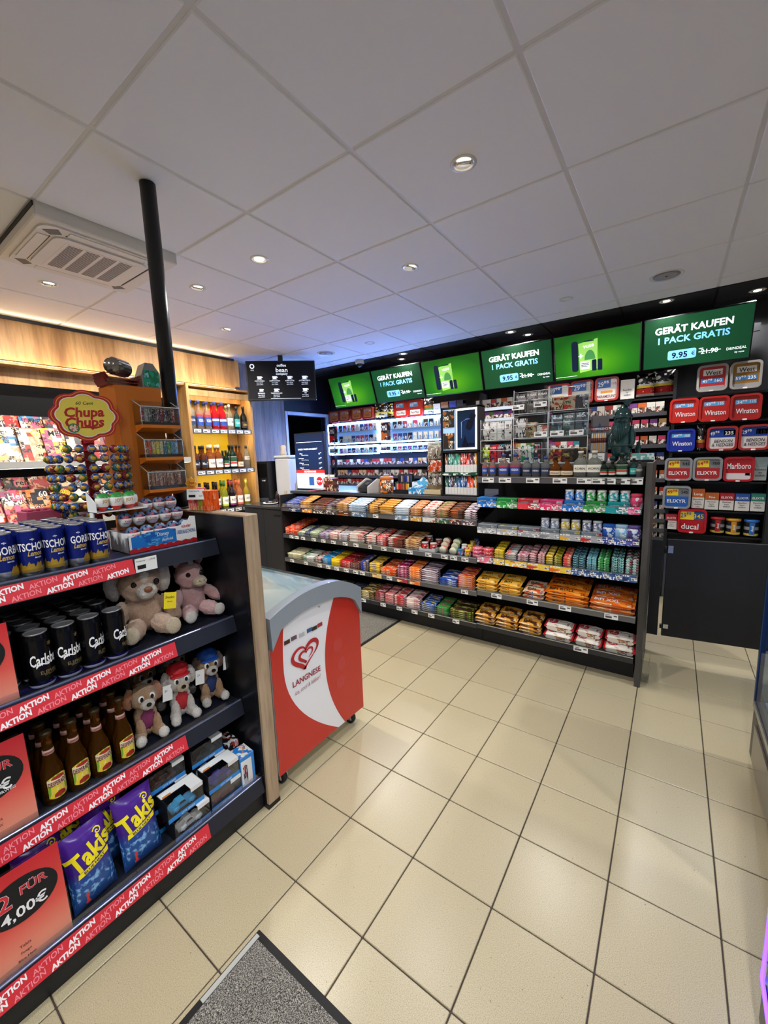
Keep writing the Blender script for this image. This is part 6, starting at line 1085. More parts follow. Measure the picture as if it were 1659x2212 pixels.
prow(725, 840, 1048, 13, 'lowest dark row', (0, 0, 0, 1, 0, 0, 0, 5, 5, 3, 0, 4, 0))
# neon framed shelves
def neon(px0, py0, px1, py1, px2, py2, px3, py3, lab, cols_, rows, poster_h):
    A, B, C, D_ = [at(px, py, 'y', TY - .03) for px, py in ((px0, py0), (px1, py1), (px2, py2), (px3, py3))]; x0, x1 = (A.x + D_.x) / 2, (B.x + C.x) / 2; z1, z0 = (A.z + B.z) / 2, (C.z + D_.z) / 2
    t = thing('neon_shelf', lab, 'lit shelf', (x0, TY - .03, z0)); w_, h_ = x1 - x0, z1 - z0; r_ = .012
    P_ = [(x + w_ / 2, 0, z + h_ / 2) for x, z in rrect(w_ - .01, h_ - .01, .03, 4)]; MB().tube(P_, .004, 8, closed=True).build('neon_frame', LEDB, t); pw = min(.17, w_ * .25)
    MB().box(0, w_, .02, .03, 0, h_).build('back_light', mat('neon_back', '#7fa2cc', .5, emit='#6fa8f5', es=.55 * LED_W), t)
    MB().box(.02, pw, -.004, .012, .03, h_ - .03, b=.004).build('poster', pmat('#231c22', poster_h, '#e4e4e8', 3, .4, (1.5, 1, 2), .6, .66), t)
    for r in range(rows):
        zb = h_ / rows * r + .025; MB().box(pw + .02, w_ - .01, -.02, .02, zb - .008, zb).build('tray', mat('neon_tray', '#8497ac', .4), t); n = cols_; st = (w_ - pw - .05) / n
        for k in range(n): 
            c = RND.choice((1, 3, 8, 12, 1, 4, 0)); o_ = put('tobacco_stick_pack', PK, None, (x0 + pw + .035 + st * (k + .5), TY - .03, z0 + zb), (0, 0, 0), [mat('pk_' + PKC[c][0], PKC[c][0], .4), pmat('#cfd8e2', PKC[c][0], '#2a3040', k % 3, .4)], (.95, .8, min(1, (h_ / rows - .06) / .086)))
            tag(o_, '%s stick pack, %s in tray %s of the %s' % (PKC[c][1], ORD[k], ORD[rows - 1 - r], lab.split(',')[0]), 'cigarettes', 'stick packs in the neon shelves')
neon(708, 917, 818, 907, 818, 957, 710, 961, 'upper neon shelf by the doorway', 9, 2, '#c8342c'); neon(820, 906.5, 990, 893, 990, 949, 820, 957, 'upper neon shelf by the poster display', 12, 2, '#b86a3a')
neon(710, 965, 818, 960, 818, 980, 711, 984, 'lower neon shelf by the doorway', 9, 1, '#4a7ab0'); neon(820, 960, 990, 952, 990, 971, 820, 979, 'lower neon shelf by the poster display', 12, 1, '#3a4a9a')
MB().box(-3.98, -1.12, TY - .0, 4.6, zpx(760, 911) - .004, zpx(760, 911) + .004).build('shelf_board', BLACK, tw_, oo)
# mid and right rows of packs (behind the clear displays and the gnome)
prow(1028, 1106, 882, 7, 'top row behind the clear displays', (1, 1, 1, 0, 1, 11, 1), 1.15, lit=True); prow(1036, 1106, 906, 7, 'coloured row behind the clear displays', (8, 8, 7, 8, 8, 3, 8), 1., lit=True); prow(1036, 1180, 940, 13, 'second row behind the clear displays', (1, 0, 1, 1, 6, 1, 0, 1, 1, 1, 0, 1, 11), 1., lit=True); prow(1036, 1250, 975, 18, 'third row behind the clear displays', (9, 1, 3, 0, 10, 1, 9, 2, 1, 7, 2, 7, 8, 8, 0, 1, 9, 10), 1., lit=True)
prow(1272, 1434, 897, 9, 'top row behind the gnome', (3, 1, 0, 1, 8, 8, 11, 1, 1), 1.15); prow(1276, 1440, 929, 9, 'second row behind the gnome', (0, 1, 9, 1, 11, 9, 9, 8, 2), 1.); prow(1276, 1438, 964, 9, 'third row behind the gnome', (1, 9, 0, 11, 9, 9, 11, 1, 9), 1.); prow(1290, 1435, 999, 8, 'fourth row behind the gnome', (1, 0, 6, 1, 0, 9, 3, 3), 1.)
for k, (py, c) in enumerate(((1036, (11, 11)), (1072, (11, 0)), (1102, (3, 12)), (1123, (7, 2)), (1144, (2, 7)), (1162, (0, 4)))): prow(1411, 1431, py, 2, ('fifth', 'sixth', 'seventh', 'eighth', 'ninth', 'tenth')[k] + ' row beside the end panel', c, .95)
# tubs
WHF = mat('tub_white', '#e8e6e2', .35)
def tub(px0, py0, px1, py1, rimc, facec, lab, prints, dep=.10, y=TY - .03, bands=(), latch=True):
    c = ((px0 + px1) / 2, (py0 + py1) / 2); x0, x1 = xpx(px0, c[1], y), xpx(px1, c[1], y); z1, z0 = zpx(c[0], py0, y), zpx(c[0], py1, y); w_, h_ = x1 - x0 - .004, z1 - z0
    t = thing('tobacco_tub', lab, 'tobacco tub', ((x0 + x1) / 2, y, z0)); r_ = min(w_, h_) * .16
    MB().prism(rrect(w_, h_, r_, 5, 0, h_ / 2), 0, dep, 'y').build('tub', mat('rim_' + rimc, rimc, .3, .0), t); i_ = .016
    a = rrect(w_, h_, r_, 5, 0, h_ / 2); b = rrect(w_ - 2 * i_, h_ - 2 * i_, r_ * .7, 5, 0, h_ / 2); n = len(a)
    MB().add([(x, -.012, z) for x, z in a] + [(x, -.012, z) for x, z in b] + [(x, 0, z) for x, z in b] + [(x, 0, z) for x, z in a], [(i, (i + 1) % n, n + (i + 1) % n, n + i) for i in range(n)] + [(n + i, n + (i + 1) % n, 2 * n + (i + 1) % n, 2 * n + i) for i in range(n)] + [(3 * n + i, 3 * n + (i + 1) % n, (i + 1) % n, i) for i in range(n)]).build('rim', mat('rim_' + rimc), t)
    MB().prism(rrect(w_ - 2 * i_, h_ - 2 * i_, r_ * .7, 5, 0, h_ / 2), -.003, -.0005, 'y').build('face', mat('face_' + facec, facec, .35), t)
    for (u0, u1, v0, v1, hc) in bands: MB().box(u0 * w_, u1 * w_, -.0042, -.003, v0 * h_, v1 * h_).build('band', mat('face_' + hc, hc, .35), t)
    for (s_, u, v, hh, mw, hc, sh) in prints: MB().text(s_, T(u * w_, -.0052, v * h_), hh * h_, 0, mw * w_, .035, sh).build('lettering', mat('ink_' + hc, hc, .5), t)
    if latch: MB().box(-.014, .014, -.016, -.011, -.002, .01, b=.002).build('latch', WHF, t)
    return z0
RD, BU, YW, SV = '#c8281f', '#1c3f9a', '#f0d23a', '#8d9094'
W_ = '#f6f6f6'; K_ = '#141414'
def winston(px, rim, l1, l2, lab): tub(*px, rim, rim, lab, ((l1, -.12, .70, .12, .36, W_, 0), (l2, .22, .70, .10, .26, W_, 0), ('Winston', .05, .36, .20, .7, W_, 0)), bands=((-.33, .33, .62, .78, '#5aa8e0'),))
winston((1446, 861, 1509, 913), '#c62a22', '64⁹⁵', '260', 'red tobacco tub with 64,95 price, Winston row'.replace('Winston', 'first of the red')); winston((1509, 856, 1576, 910), '#bd2a26', '49⁹⁵', '155', 'red tobacco tub priced 49,95 in the middle of the red row'); winston((1576, 851, 1646, 907), '#ac2a28', '34⁹⁵', '115', 'red tobacco tub priced 34,95 at the end of the red row'); winston((1440, 927, 1502, 975), '#2336a0', '49⁹⁵', '155', 'blue tobacco tub below the red row')
def west(px, face, lab, l): tub(*px, '#a8a4a0', face, lab, (('West', .02, .70, .17, .5, K_, 0), (l, .0, .40, .12, .7, W_, 0)), bands=((-.3, .32, .6, .82, '#f0eeea'), (-.36, .36, .31, .48, '#3a7ab8'), (-.40, .40, .08, .2, '#9a9a9c')))
west((1505, 788, 1573, 845), '#b82a2a', 'red and silver tobacco tub on top of the tobacco wall', '49⁹⁵ 160'); west((1577, 780, 1647, 839), '#9a6f30', 'gold and silver tobacco tub on top of the tobacco wall', '59⁹⁵ 235')
def bh(px, l1, l2, c2, lab): tub(*px, '#a82f2c', '#e6e4e4', lab, ((l1, -.25, .72, .15, .3, W_, 0), (l2, .22, .72, .14, .3, K_ if c2 == YW else W_, 0), ('BENSON', .05, .40, .13, .6, '#3a2020', .2), ('& HEDGES', .03, .24, .13, .7, '#3a2020', .2)), bands=((-.45, .45, .55, .94, BU), (.05, .42, .63, .83, c2)))
bh((1526, 921, 1594, 973), '49⁹⁵', '235', '#b8283a', 'blue and white tobacco tub beside the striped pouch'); bh((1595, 917, 1664, 972), '29⁹⁵', '115', YW, 'blue and white tobacco tub with a yellow price, last in its row')
def elx(px, fc, l1, l2, lab): tub(*px, '#8f9194', '#7d8084', lab, ((l1, -.17, .74, .16, .36, RD, 0), (l2, .27, .74, .12, .25, K_, 0), ('ELIXYR', .0, .34, .16, .68, W_, 0)), bands=((-.43, .43, .08, .54, fc), (-.36, .05, .58, .88, YW)))
elx((1435, 989, 1496, 1038), '#b02a2c', '49⁹⁵', '545', 'silver framed red tobacco tub beside the end panel'); elx((1496, 988, 1561, 1038), '#b02a2c', '64⁹⁵', '750', 'silver framed red tobacco tub with the higher price'); elx((1431, 1050, 1493, 1098), '#2a5fae', '49⁹⁵', '545', 'silver framed blue tobacco tub')
tub(1562, 987, 1630, 1040, '#b0222a', '#b8242c', 'red tobacco tub with a white roof shape', (('Marlboro', .0, .64, .24, .78, W_, 0),), bands=((-.40, .40, .06, .34, '#e0dcdc'), (.22, .38, .24, .34, YW)))
tub(1463, 1100, 1527, 1151, '#b4232a', '#b01f26', 'red tobacco tub with yellow price in the lowest row', (('29⁹⁵', -.22, .74, .2, .36, BU, 0), ('345', .22, .72, .18, .34, YW, 0), ('ducal', -.06, .28, .24, .6, W_, 0)), bands=((-.42, .06, .56, .9, YW), (.06, .42, .56, .9, '#2a5a9a')))
tub(1285, 815, 1337, 866, '#b0302c', '#e4e0da', 'orange framed tobacco tub with a sunrise mark', (('29⁹⁵', -.15, .72, .2, .45, W_, 0), ('115', .3, .72, .1, .22, RD, 0), ('PARAMOUNT', .0, .2, .13, .8, '#7a2a20', 0)), bands=((-.44, .16, .56, .93, '#2f62a8'), (-.25, .25, .34, .44, '#e0902a')))
tub(1180, 830, 1232, 878, '#b0302c', '#e4e0da', 'orange framed tobacco tub seen through the clear display', (('49⁹⁵', -.15, .72, .2, .45, W_, 0), ('PARAMOUNT', .0, .2, .13, .8, '#7a2a20', 0)), bands=((-.44, .16, .56, .93, '#2f62a8'), (-.25, .25, .34, .44, '#e0902a'))); tub(1232, 822, 1282, 872, '#b0302c', '#c8c0b4', 'second orange framed tobacco tub behind the clear display', (('29⁹⁵', -.1, .7, .2, .5, W_, 0), ('PARAMOUNT', .0, .2, .13, .8, '#7a2a20', 0)), bands=((-.44, .2, .56, .93, '#2f62a8'),))
for k, (a, b) in enumerate(((852, 881), (881, 913))): tub(a, 866 - 3 * k, b, 901 - 2 * k, '#c82a20', '#c8342a', 'small red tobacco tub with a price, %s by the pouches' % ORD[k], ((('64⁹⁵', '49⁹⁵')[k], -.12, .7, .2, .5, W_, 0), ('FairPlay', 0, .25, .14, .6, K_, .2)), bands=((-.36, .2, .58, .84, '#5aa8e0'), (-.34, .34, .1, .4, '#ecebe6')), latch=False)
for k, (a, b) in enumerate(((711, 733), (733, 756), (759, 782), (783, 805))): tub(a, 888 - 3 * k, b, 913 - 3 * k, '#8a2f22', '#c87f45', 'small brown and orange tobacco tub, %s from the doorway' % ORD[k], ((('59⁹⁵', '59⁹⁵', '29⁹⁵', '29⁹⁵')[k], -.1, .68, .22, .5, '#9ac8f0', 0), (('240', '310', '100', '145')[k], .25, .68, .18, .3, W_, 0), ('PARK', 0, .3, .16, .6, '#6a2a1a', 0)), latch=False)
def carton(px0, py0, px1, py1, topc, lab, txt_=None, body='#dcdad4', dep=.09, y=TY - .02, warn='Rauchen ist tödlich'):
    c = ((px0 + px1) / 2, (py0 + py1) / 2); x0, x1 = xpx(px0, c[1], y), xpx(px1, c[1], y); z1, z0 = zpx(c[0], py0, y), zpx(c[0], py1, y); w_, h_ = x1 - x0 - .003, z1 - z0
    t = thing('tobacco_carton', lab, 'tobacco carton', ((x0 + x1) / 2, y, z0)); MB().box(-w_ / 2, w_ / 2, 0, dep, 0, h_, b=.002).build('carton', mat('ct_' + body, body, .45), t); MB().box(-w_ / 2, w_ / 2, -.001, dep, h_ * .58, h_ + .0005).build('brand_half', mat('ct_' + topc, topc, .4), t)
    if txt_: MB().text(txt_, T(0, -.0018, h_ * .76), h_ * .13, 0, w_ * .8, .03).build('lettering', WINK, t)
    q = MB(); [q.text(s_, T(0, -.0012, h_ * (.48 - .13 * i)), h_ * .085, 0, w_ * .85, .03) for i, s_ in enumerate(warn.split())]; q.build('warning', INK, t); return t
carton(1340, 820, 1371, 862, '#e6e2da', 'white tobacco carton with a health warning beside the sunrise tub'); carton(1628, 988, 1658, 1038, '#8fa0a4', 'grey tobacco carton at the end of the silver tub row', None, '#a8b0b0')
carton(1494, 1057, 1522, 1098, '#c2622c', 'tall orange tobacco carton beside the blue tub', 'Long', warn='Rauchen kann tödlich sein'); carton(1522, 1065, 1553, 1101, '#b8622f', 'short orange tobacco carton in the carton row', 'Fine', warn='Rauchen kann tödlich'); carton(1554, 1066, 1586, 1102, '#a8232c', 'red topped tobacco carton in the carton row', 'ELIXYR', warn='Rauchen kann tödlich'); carton(1587, 1067, 1620, 1104, '#2a54a0', 'blue topped tobacco carton in the carton row', 'ELIXYR', warn='Rauchen kann tödlich'); carton(1621, 1067, 1654, 1105, '#2f7a6a', 'green topped tobacco carton in the carton row', 'ELIXYR', warn='Rauchen kann tödlich'); carton(1437, 1111, 1463, 1143, '#a8303a', 'red topped tobacco carton beside the lowest red tub', 'ELIXYR', warn='Rauchen kann tödlich')
for k, (a, b) in enumerate(((952, 968), (970, 985), (986, 1000))): carton(a, 868 - 2 * k, b, 886 - 2 * k, ('#8a5a3a', '#2f3f8a', '#2a2a34')[k], 'small %s tobacco carton above the poster display' % ('brown', 'blue', 'black')[k], None, ('#a8805a', '#3a4a9a', '#3a3a44')[k], warn='')
carton(936, 872, 951, 893, '#e8e4de', 'white tobacco carton beside the striped pouch', warn='Rauchen')
def pouch(px0, py0, px1, py1, cols, lab, bands, rz=0., y=TY + .02):
    c = ((px0 + px1) / 2, (py0 + py1) / 2); x0, x1 = xpx(px0, c[1], y), xpx(px1, c[1], y); z1, z0 = zpx(c[0], py0, y), zpx(c[0], py1, y); w_, h_ = x1 - x0, z1 - z0
    t = thing('tobacco_pouch', lab, 'tobacco pouch', ((x0 + x1) / 2, y, z0), (0, rz, 0)); put('pouch', UPOU, t, mats=[pmat(cols[0], cols[1], cols[2], 3, .25, (2, 1, 3), .6, .64)], scale=(w_, .08, h_))
    for (v0, v1, hc) in bands: put('band', bag_band(v0, v1), t, mats=[mat('face_' + hc, hc, .35)], scale=(w_ * 1.01, .083, h_))
    return t
def bag_band(v0, v1):
    def mk():
        v, f = [], []; nx = 10
        for s_ in (v0, v1):
            for i in range(nx + 1):
                u = i / nx * 2 - 1; ss = s_ * 2 - 1; e = max(0, 1 - abs(u) ** 2.6) ** .6 * max(0, 1 - abs(ss) ** 3.0) ** .7; v.append((u / 2 * (1 - .05 * (1 - ss * ss) * abs(u)), -.5 * e * 1.06 - .004, s_))
        for i in range(nx): f.append((i, i + 1, nx + 2 + i, nx + 1 + i))
        return MB().add(v, f, 0, True).mesh('band', WHITE)
    return cached(('bb', v0, v1), mk)
for k, (a, b, y0, y1) in enumerate(((1375, 1414, 808, 856), (1411, 1458, 800, 853))): pouch(a, y0, b, y1, ('#17171b', '#e8e4dc', '#f4f4f0'), 'black, yellow and red striped tobacco pouch, %s from the gnome' % ORD[k], ((.36, .46, YW), (.1, .33, RD), (.0, .1, '#e8e4de'), (.14, .3, '#efeae4') if k > 5 else (.47, .52, '#e8e8e4')), y=TY + .02 + .09 * k)
pouch(1504, 918, 1525, 973, ('#17171b', '#3a2a2a', '#e8e0d8'), 'striped tobacco pouch between the blue tubs', ((.3, .42, '#b8883a'), (.1, .28, '#b0383a')))
pouch(810, 872, 837, 903, ('#1c1a18', '#b8963a', '#d8d0c0'), 'black and yellow tobacco pouch, large one by the red tubs', ((.1, .4, '#c89a3a'),)); pouch(836, 872, 850, 902, ('#1c1a18', '#b8963a', '#d8d0c0'), 'black and yellow tobacco pouch, narrow one by the red tubs', ((.1, .4, '#c8b03a'),), y=TY + .1); pouch(916, 860, 938, 896, ('#2a241f', '#d8d0c4', '#f0ece4'), 'white, green and orange striped tobacco pouch', ((.3, .45, '#7a9a3a'), (.45, .55, '#d8702a'), (.05, .28, '#ece8e0')))
for k, (px, py, h1, nm) in enumerate(((1548, 1149, '#b0282c', 'red'), (1582, 1153, '#c8902a', 'gold'), (1621, 1156, '#2a6ab8', 'blue'))):
    y = TY + .03; t = thing('tobacco_tin', '%s striped round tobacco tin in the lowest row' % nm, 'tobacco tin', (xpx(px, py, y), y, zpx(px, py, y))); R_ = .048; put('tin', cached('tin', lambda: MB().lathe([(.046, 0), (.048, .003), (.048, .02), (.048, .05), (.048, .075), (.048, .115), (.046, .118)], 22, ms=[1, 1, 2, 0, 2, 0]).mesh('tin', [mat('tin_grey', '#8f8f90', .3), mat('tin_yellow', '#d8bc50', .3), mat('tin_black', '#1c1c1e', .3)])), t); MB().lathe([(.049, .113), (.050, .115), (.050, .128), (.047, .131), (0, .131)], 22).build('lid', mat('tinlid_' + h1, h1, .35), t)
    q = MB().add([(R_ * 1.01 * math.sin(a_), -R_ * 1.01 * math.cos(a_), z_) for z_ in (.012, .11) for a_ in (-.35, -.12, .12, .35)], [(0, 1, 5, 4), (1, 2, 6, 5), (2, 3, 7, 6)]); q.build('stripe', mat('tinlid_' + h1), t); MB().text('ducal', T(0, -R_ * 1.02 - .0005, .06, ry=-PI / 2), .016, 0, .06, .04).build('lettering', WINK, t)
# dark shelves carrying the tubs
for (px, py) in ((1500, 856), (1480, 914), (1480, 976), (1480, 1040), (1480, 1101), (1480, 1152)): tshelf(-.01, .63, zpx(px, py), False, False)
tshelf(-.75, .0, zpx(1330, 866), False, False); tshelf(-1.78, -1.1, zpx(1070, 884) - .001, False, False); MB().box(-.01, .63, TY - .03, 4.6, .30, .34).build('base', BLACK, tw_, oo)
MB().box(.632, .66, TY - .06, 4.6, .0, 2.2).build('end_upright', DARK, tw_, oo)
# ---------------------------------------------------------------- on the counter
CZ_ = cz + .0005
def box_at(px0, py1, px1, y, h, d, zb=None): 
    zb = CZ_ if zb is None else zb; x0, x1 = xat(px0, y, zb), xat(px1, y, zb); return (x0 + x1) / 2, x1 - x0
# blue price display
x, w_ = box_at(642, 0, 705, 3.05, 0, 0); t = thing('price_display', 'blue standing price display screen on the counter', 'screen', (x, 3.05, CZ_)); h_ = .60
MB().box(-w_ / 2, w_ / 2, 0, .04, .0, h_, b=.003).build('housing', BLACK, t); BD = scr_mat('display_blue', [(0, '#16306a'), (.5, '#18377c'), (1, '#14285a')], .8)
MB().box(-w_ / 2 + .01, w_ / 2 - .01, -.001, 0, .21, h_ - .01).build('blue_panel', BD, t); MB().box(-w_ / 2 + .01, w_ / 2 - .01, -.001, 0, .015, .18).build('pale_panel', em('display_pale', '#bcd4ee', .8), t); MB().box(-w_ / 2 + .01, w_ / 2 - .01, -.0012, 0, .18, .212).build('red_strip', em('display_red', '#c23030', .7), t)
q = MB().box(-w_ / 2 + .03, w_ / 2 - .03, -.002, -.001, .50, .504).text('UNSER WASCHANGEBOT', T(-.02, -.002, .43), .018, 0, w_ * .7).text('SECHSERBOMBE', T(0, -.002, .196), .018, 0, w_ * .6, .03)
for i in range(4): q.text(('1 Basis', '2 Premium', '3 Deluxe', '4 Spezial')[i], T(-w_ * .28, -.002, .385 - .05 * i), .013).text('Wäsche mit Trocknung', T(-w_ * .15, -.002, .368 - .05 * i), .008, 0, w_ * .5).text(('16', '14', '12', '10')[i] + '⁹⁵', T(w_ * .36, -.002, .38 - .05 * i), .018)
q.build('white_lettering', EW, t); MB().box(-.02, .05, -.0022, -.001, .05, .14).build('picture', em('display_cans', '#2a5aa8', .5), t); MB().prism([(.045 * math.cos(i * PI / 10) + w_ * .3, .045 * math.sin(i * PI / 10) + .095) for i in range(20)], -.003, -.0022, 'y').build('red_disc', em('display_disc', '#c8202a', .7), t); MB().text('7,99 €', T(w_ * .3, -.0034, .095), .022, 0, .075, .03).build('price', EW, t)
def cbox(px0, px1, y, h, d, cols, nm, lab, cat, sc=(2, 2, 2.5), seed=2, zb=None):
    x, w_ = box_at(px0, 0, px1, y, 0, 0, zb); t = thing(nm, lab, cat, (x, y, CZ_ if zb is None else zb)); MB().box(-w_ / 2, w_ / 2, 0, d, 0, h, b=.003).build('carton', pmat(cols[0], cols[1], cols[2], seed, .35, sc), t); return t, w_
t, w_ = cbox(699, 724, 3.02, .13, .06, ('#3a231c', '#6a2a22', '#d8c0a8'), 'chocolate_pack', 'dark brown chocolate pack beside the blue display', 'sweets'); MB().box(-w_ / 2, w_ / 2, -.001, .001, .14, .165).build('price_card', PAPER, t); MB().box(-.004, .004, 0, .004, .12, .15).build('card_clip', WHITE, t); MB().text('13,90€', T(0, -.0016, .1525), .012, 0, .06).build('price', INK, t)
x, w_ = box_at(660, 0, 706, 2.97, 0, 0); t = thing('flyer_pile', 'red and blue flyers lying in front of the blue display', 'flyers', (x, 2.985, CZ_))
for k in range(4): put('flyer', cached('fly', lambda: MB().box(-.05, .05, -.03, .03, 0, .004).mesh('flyer', pmat('#c8403a', '#3a6ab0', '#f0f0f0', 4, .3, (3, 3, 1), .5, .56))), t, (-.06 + .04 * k, 0, .004 * k), (0, 0, .3 * k))
x, w_ = box_at(738, 0, 776, 2.99, 0, 0); t = thing('paper_sheets', 'loose white paper sheets on the counter', 'paper', (x, 3.02, CZ_)); [MB().box(-w_ / 2, w_ / 2, -.05, .05, .002 * k, .002 * k + .0015).build('sheet', mat('paper_blueish', '#cfe0f0', .6), t, rot=(0, 0, .1 * k)) for k in range(3)]
x, w_ = box_at(776, 0, 814, 3.02, 0, 0); t = thing('card_terminal', 'grey and white card terminal stand on the counter', 'card terminal', (x, 3.02, CZ_), (0, 0, -.35))
[MB().prism([(-.06, 0), (.08, 0), (.08, .12), (.05, .13), (-.06, .06)], e_, e_ + .02, 'x').build('side_cheek', mat('terminal_grey', '#b4b2ae', .4), t) for e_ in (-w_ / 2, w_ / 2 - .02)]; MB().prism([(-.055, .01), (.07, .01), (.07, .10), (.045, .11), (-.055, .045)], -w_ / 2 + .02, w_ / 2 - .02, 'x').build('terminal', BLACK, t); MB().box(-.03, .03, -.02, .02, .0, .004, M=T(0, -.0, .082, rx=.55)).build('keypad', GREY, t)
x, w_ = box_at(820, 0, 844, 3.0, 0, 0); t = thing('gum_jar', 'orange and brown printed jar on the counter', 'jar', (x, 3.03, CZ_)); MB().lathe([(w_ / 2 * .96, 0), (w_ / 2, .006), (w_ / 2, .12)], 20).build('jar', pmat('#4a3026', '#c8762a', '#f0e0c0', 3, .35, (2.4, 2.4, 3), .52, .58), t); MB().lathe([(w_ / 2 * .98, .12), (w_ / 2, .122), (w_ / 2, .145), (w_ / 2 * .9, .15), (0, .15)], 20).build('lid', mat('jar_lid', '#b8682a', .4), t); MB().box(-.03, .03, -.01, .01, .15, .165).build('sweets', GOLD, t)
# lighter rack
x, w_ = box_at(846, 0, 878, 3.0, 0, 0); w_ = .16; t = thing('lighter_rack', 'black two tier rack of coloured lighters on the counter', 'rack', (x + .02, 3.0, CZ_)); MB().box(-w_ / 2, w_ / 2, 0, .05, 0, .035).box(-w_ / 2, w_ / 2, .05, .1, 0, .1).box(-w_ / 2, w_ / 2, .1, .104, 0, .17).build('rack', BLACK, t)
for r in range(2):
    for k in range(9):
        h1 = (('#2a3f8a', '#d8b03a', '#c8342c', '#b02a30', '#c83a3a', '#4a9a4a', '#8a2a2a', '#e0902a', '#d8c060'), ('#1c1c20', '#2a2a30', '#b89a7a', '#3a4a8a', '#1f2f6a', '#2a3f8a', '#c8b090', '#26366a', '#3a4a7a'))[r][k]
        l = thing('lighter', 'lighter in the %s tier of the counter rack, %s from the jar' % (('front', 'back')[r], ORD[k]), 'lighter', (x + .02 - .066 + k * .0165, 3.022 + r * .052, CZ_ + .035 + r * .065), (0, 0, 0), 'lighters in the counter rack'); put('lighter_body', LIG, l, mats=[mat('lt_' + h1, h1, .35)]); put('metal_top', LIC, l)
t, w_ = cbox(882, 916, 2.985, .055, .07, ('#5aa0c8', '#3a86b8', '#f0f4f8'), 'paper_box', 'light blue rolling paper display box on the counter', 'display box', (2, 1, 1.5)); MB().prism([(-w_ / 2, .05), (w_ / 2, .05), (w_ / 2, .12), (w_ * .2, .15), (0, .12), (-w_ / 2, .1)], .066, .07, 'y').build('header', pmat('#6ab0d4', '#e8f0f4', '#3a86b8', 3), t)
for k in range(3): put('packets', cached('rpk', lambda: MB().box(-.04, .04, -.012, .012, 0, .012, b=.002).mesh('packets', pmat('#f0f2f4', '#5a9ac8', '#2a4a6a', 1))), t, (0, .018 + k * .018, .055))
# cardboard stand with hanging pouches
x, w_ = box_at(914, 0, 952, 2.985, 0, 0); t = thing('pouch_stand', 'tan cardboard stand with hanging tobacco pouches', 'display stand', (x, 2.99, CZ_)); TAN = mat('card_tan', '#cbb892', .6)
MB().box(-w_ / 2, w_ / 2, .09, .095, 0, .43).box(-w_ / 2, w_ / 2, 0, .095, 0, .004).prism([(0, 0), (.095, 0), (.095, .09), (0, .045)], -w_ / 2, -w_ / 2 + .003, 'x').prism([(0, 0), (.095, 0), (.095, .09), (0, .045)], w_ / 2 - .003, w_ / 2, 'x').box(-w_ / 2, w_ / 2, 0, .003, 0, .045).build('stand', TAN, t); MB().box(-w_ / 2, w_ / 2, .088, .0899, .40, .44).build('header', mat('head_pale', '#d0d4c4', .5), t); MB().text('SANALTO', T(0, .0872, .42), .018, 0, w_ * .85).build('lettering', INK, t)
for k, (dz, h1, nm) in enumerate(((.30, '#7d7468', 'grey'), (.19, '#a8482c', 'rust red'), (.075, '#6e6a66', 'dark grey'))):
    for j in range(2): l = thing('hanging_pouch', '%s pouch hanging on the cardboard stand, %s layer' % (nm, ('front', 'back')[j]), 'pouch', (x + (-.015 if j == 0 else .035), 3.02 + j * .027, CZ_ + dz), (-.15, .1 - .25 * j, .1), 'hanging pouches'); put('pouch', UPOU, l, mats=[pmat(h1, '#2a2622', '#c8c0b4', k, .25, (2, 1, 2), .58, .62)], scale=(.09, .022, .105))
# vape poster display
VY = 2.955; x0, x1 = xat(954, VY, cz), xat(1034, VY, cz); w_ = x1 - x0; t = thing('vape_display', 'black framed vape display case with a blue poster', 'display case', ((x0 + x1) / 2, VY, CZ_)); VH = at(992, 878, 'y', VY).z - cz; zm = at(992, 975, 'y', VY).z - cz
MB().box(-w_ / 2, -w_ / 2 + .012, 0, .12, 0, VH).box(w_ / 2 - .012, w_ / 2, 0, .12, 0, VH).box(-w_ / 2, w_ / 2, 0, .12, VH - .012, VH).box(-w_ / 2, w_ / 2, 0, .12, zm - .008, zm + .004).box(-w_ / 2, w_ / 2, 0, .12, 0, .01).box(-w_ / 2, w_ / 2, .11, .12, 0, VH).build('case', BLACK, t)
px_ = -w_ / 2 + w_ * .40; MB().box(px_, w_ / 2 - .014, .004, .012, zm + .012, VH - .016).build('white_frame', mat('frame_lit', '#f4f4ee', .4, emit='#fff8e8', es=.9), t); MB().box(px_ + .015, w_ / 2 - .03, .002, .006, zm + .027, VH - .032).build('poster', scr_mat('poster_blue', [(0, '#1c2f66'), (.5, '#24407f'), (1, '#141f4a')], .45), t)
MB().prism(rrect(.05, .13, .02, 4), .0, .003, 'y', M=T(w_ * .30, 0, VH - .12, ry=.35)).prism([(px_ + .05, zm + .03), (px_ + .11, zm + .03), (px_ + .08, zm + .12)], .0, .003, 'y').prism(rrect(.06, .02, .006, 3, w_ * .3, zm + .05), 0, .003, 'y').build('poster_picture', mat('poster_dark', '#0c1226', .3), t)
MB().tube([(px_ + .05, .002, zm + .1), (px_ + .05, .002, VH - .12), (px_ + .09, .002, VH - .1), (px_ + .12, .002, VH - .1)], .003, 6).build('poster_line', em('poster_glow', '#6a8ad0', .6), t)
for k, (z0, z1) in enumerate(((.55, .93), (.05, .42))): MB().box(-w_ / 2 + .02, px_ - .012, .002, .008, zm + (VH - zm) * z0, zm + (VH - zm) * z1).build('side_card', pmat('#2a2622', '#8a5a30', '#d8d0c0', k + 3, .4, (2, 1, 2.5), .6, .64), t)
MB().box(-w_ / 2 + .016, px_ - .008, .008, .012, zm + .01, VH - .016).build('side_back', mat('side_sky', '#9ab8d8', .4, emit='#8ab0e0', es=.5), t); z2 = zm * .5
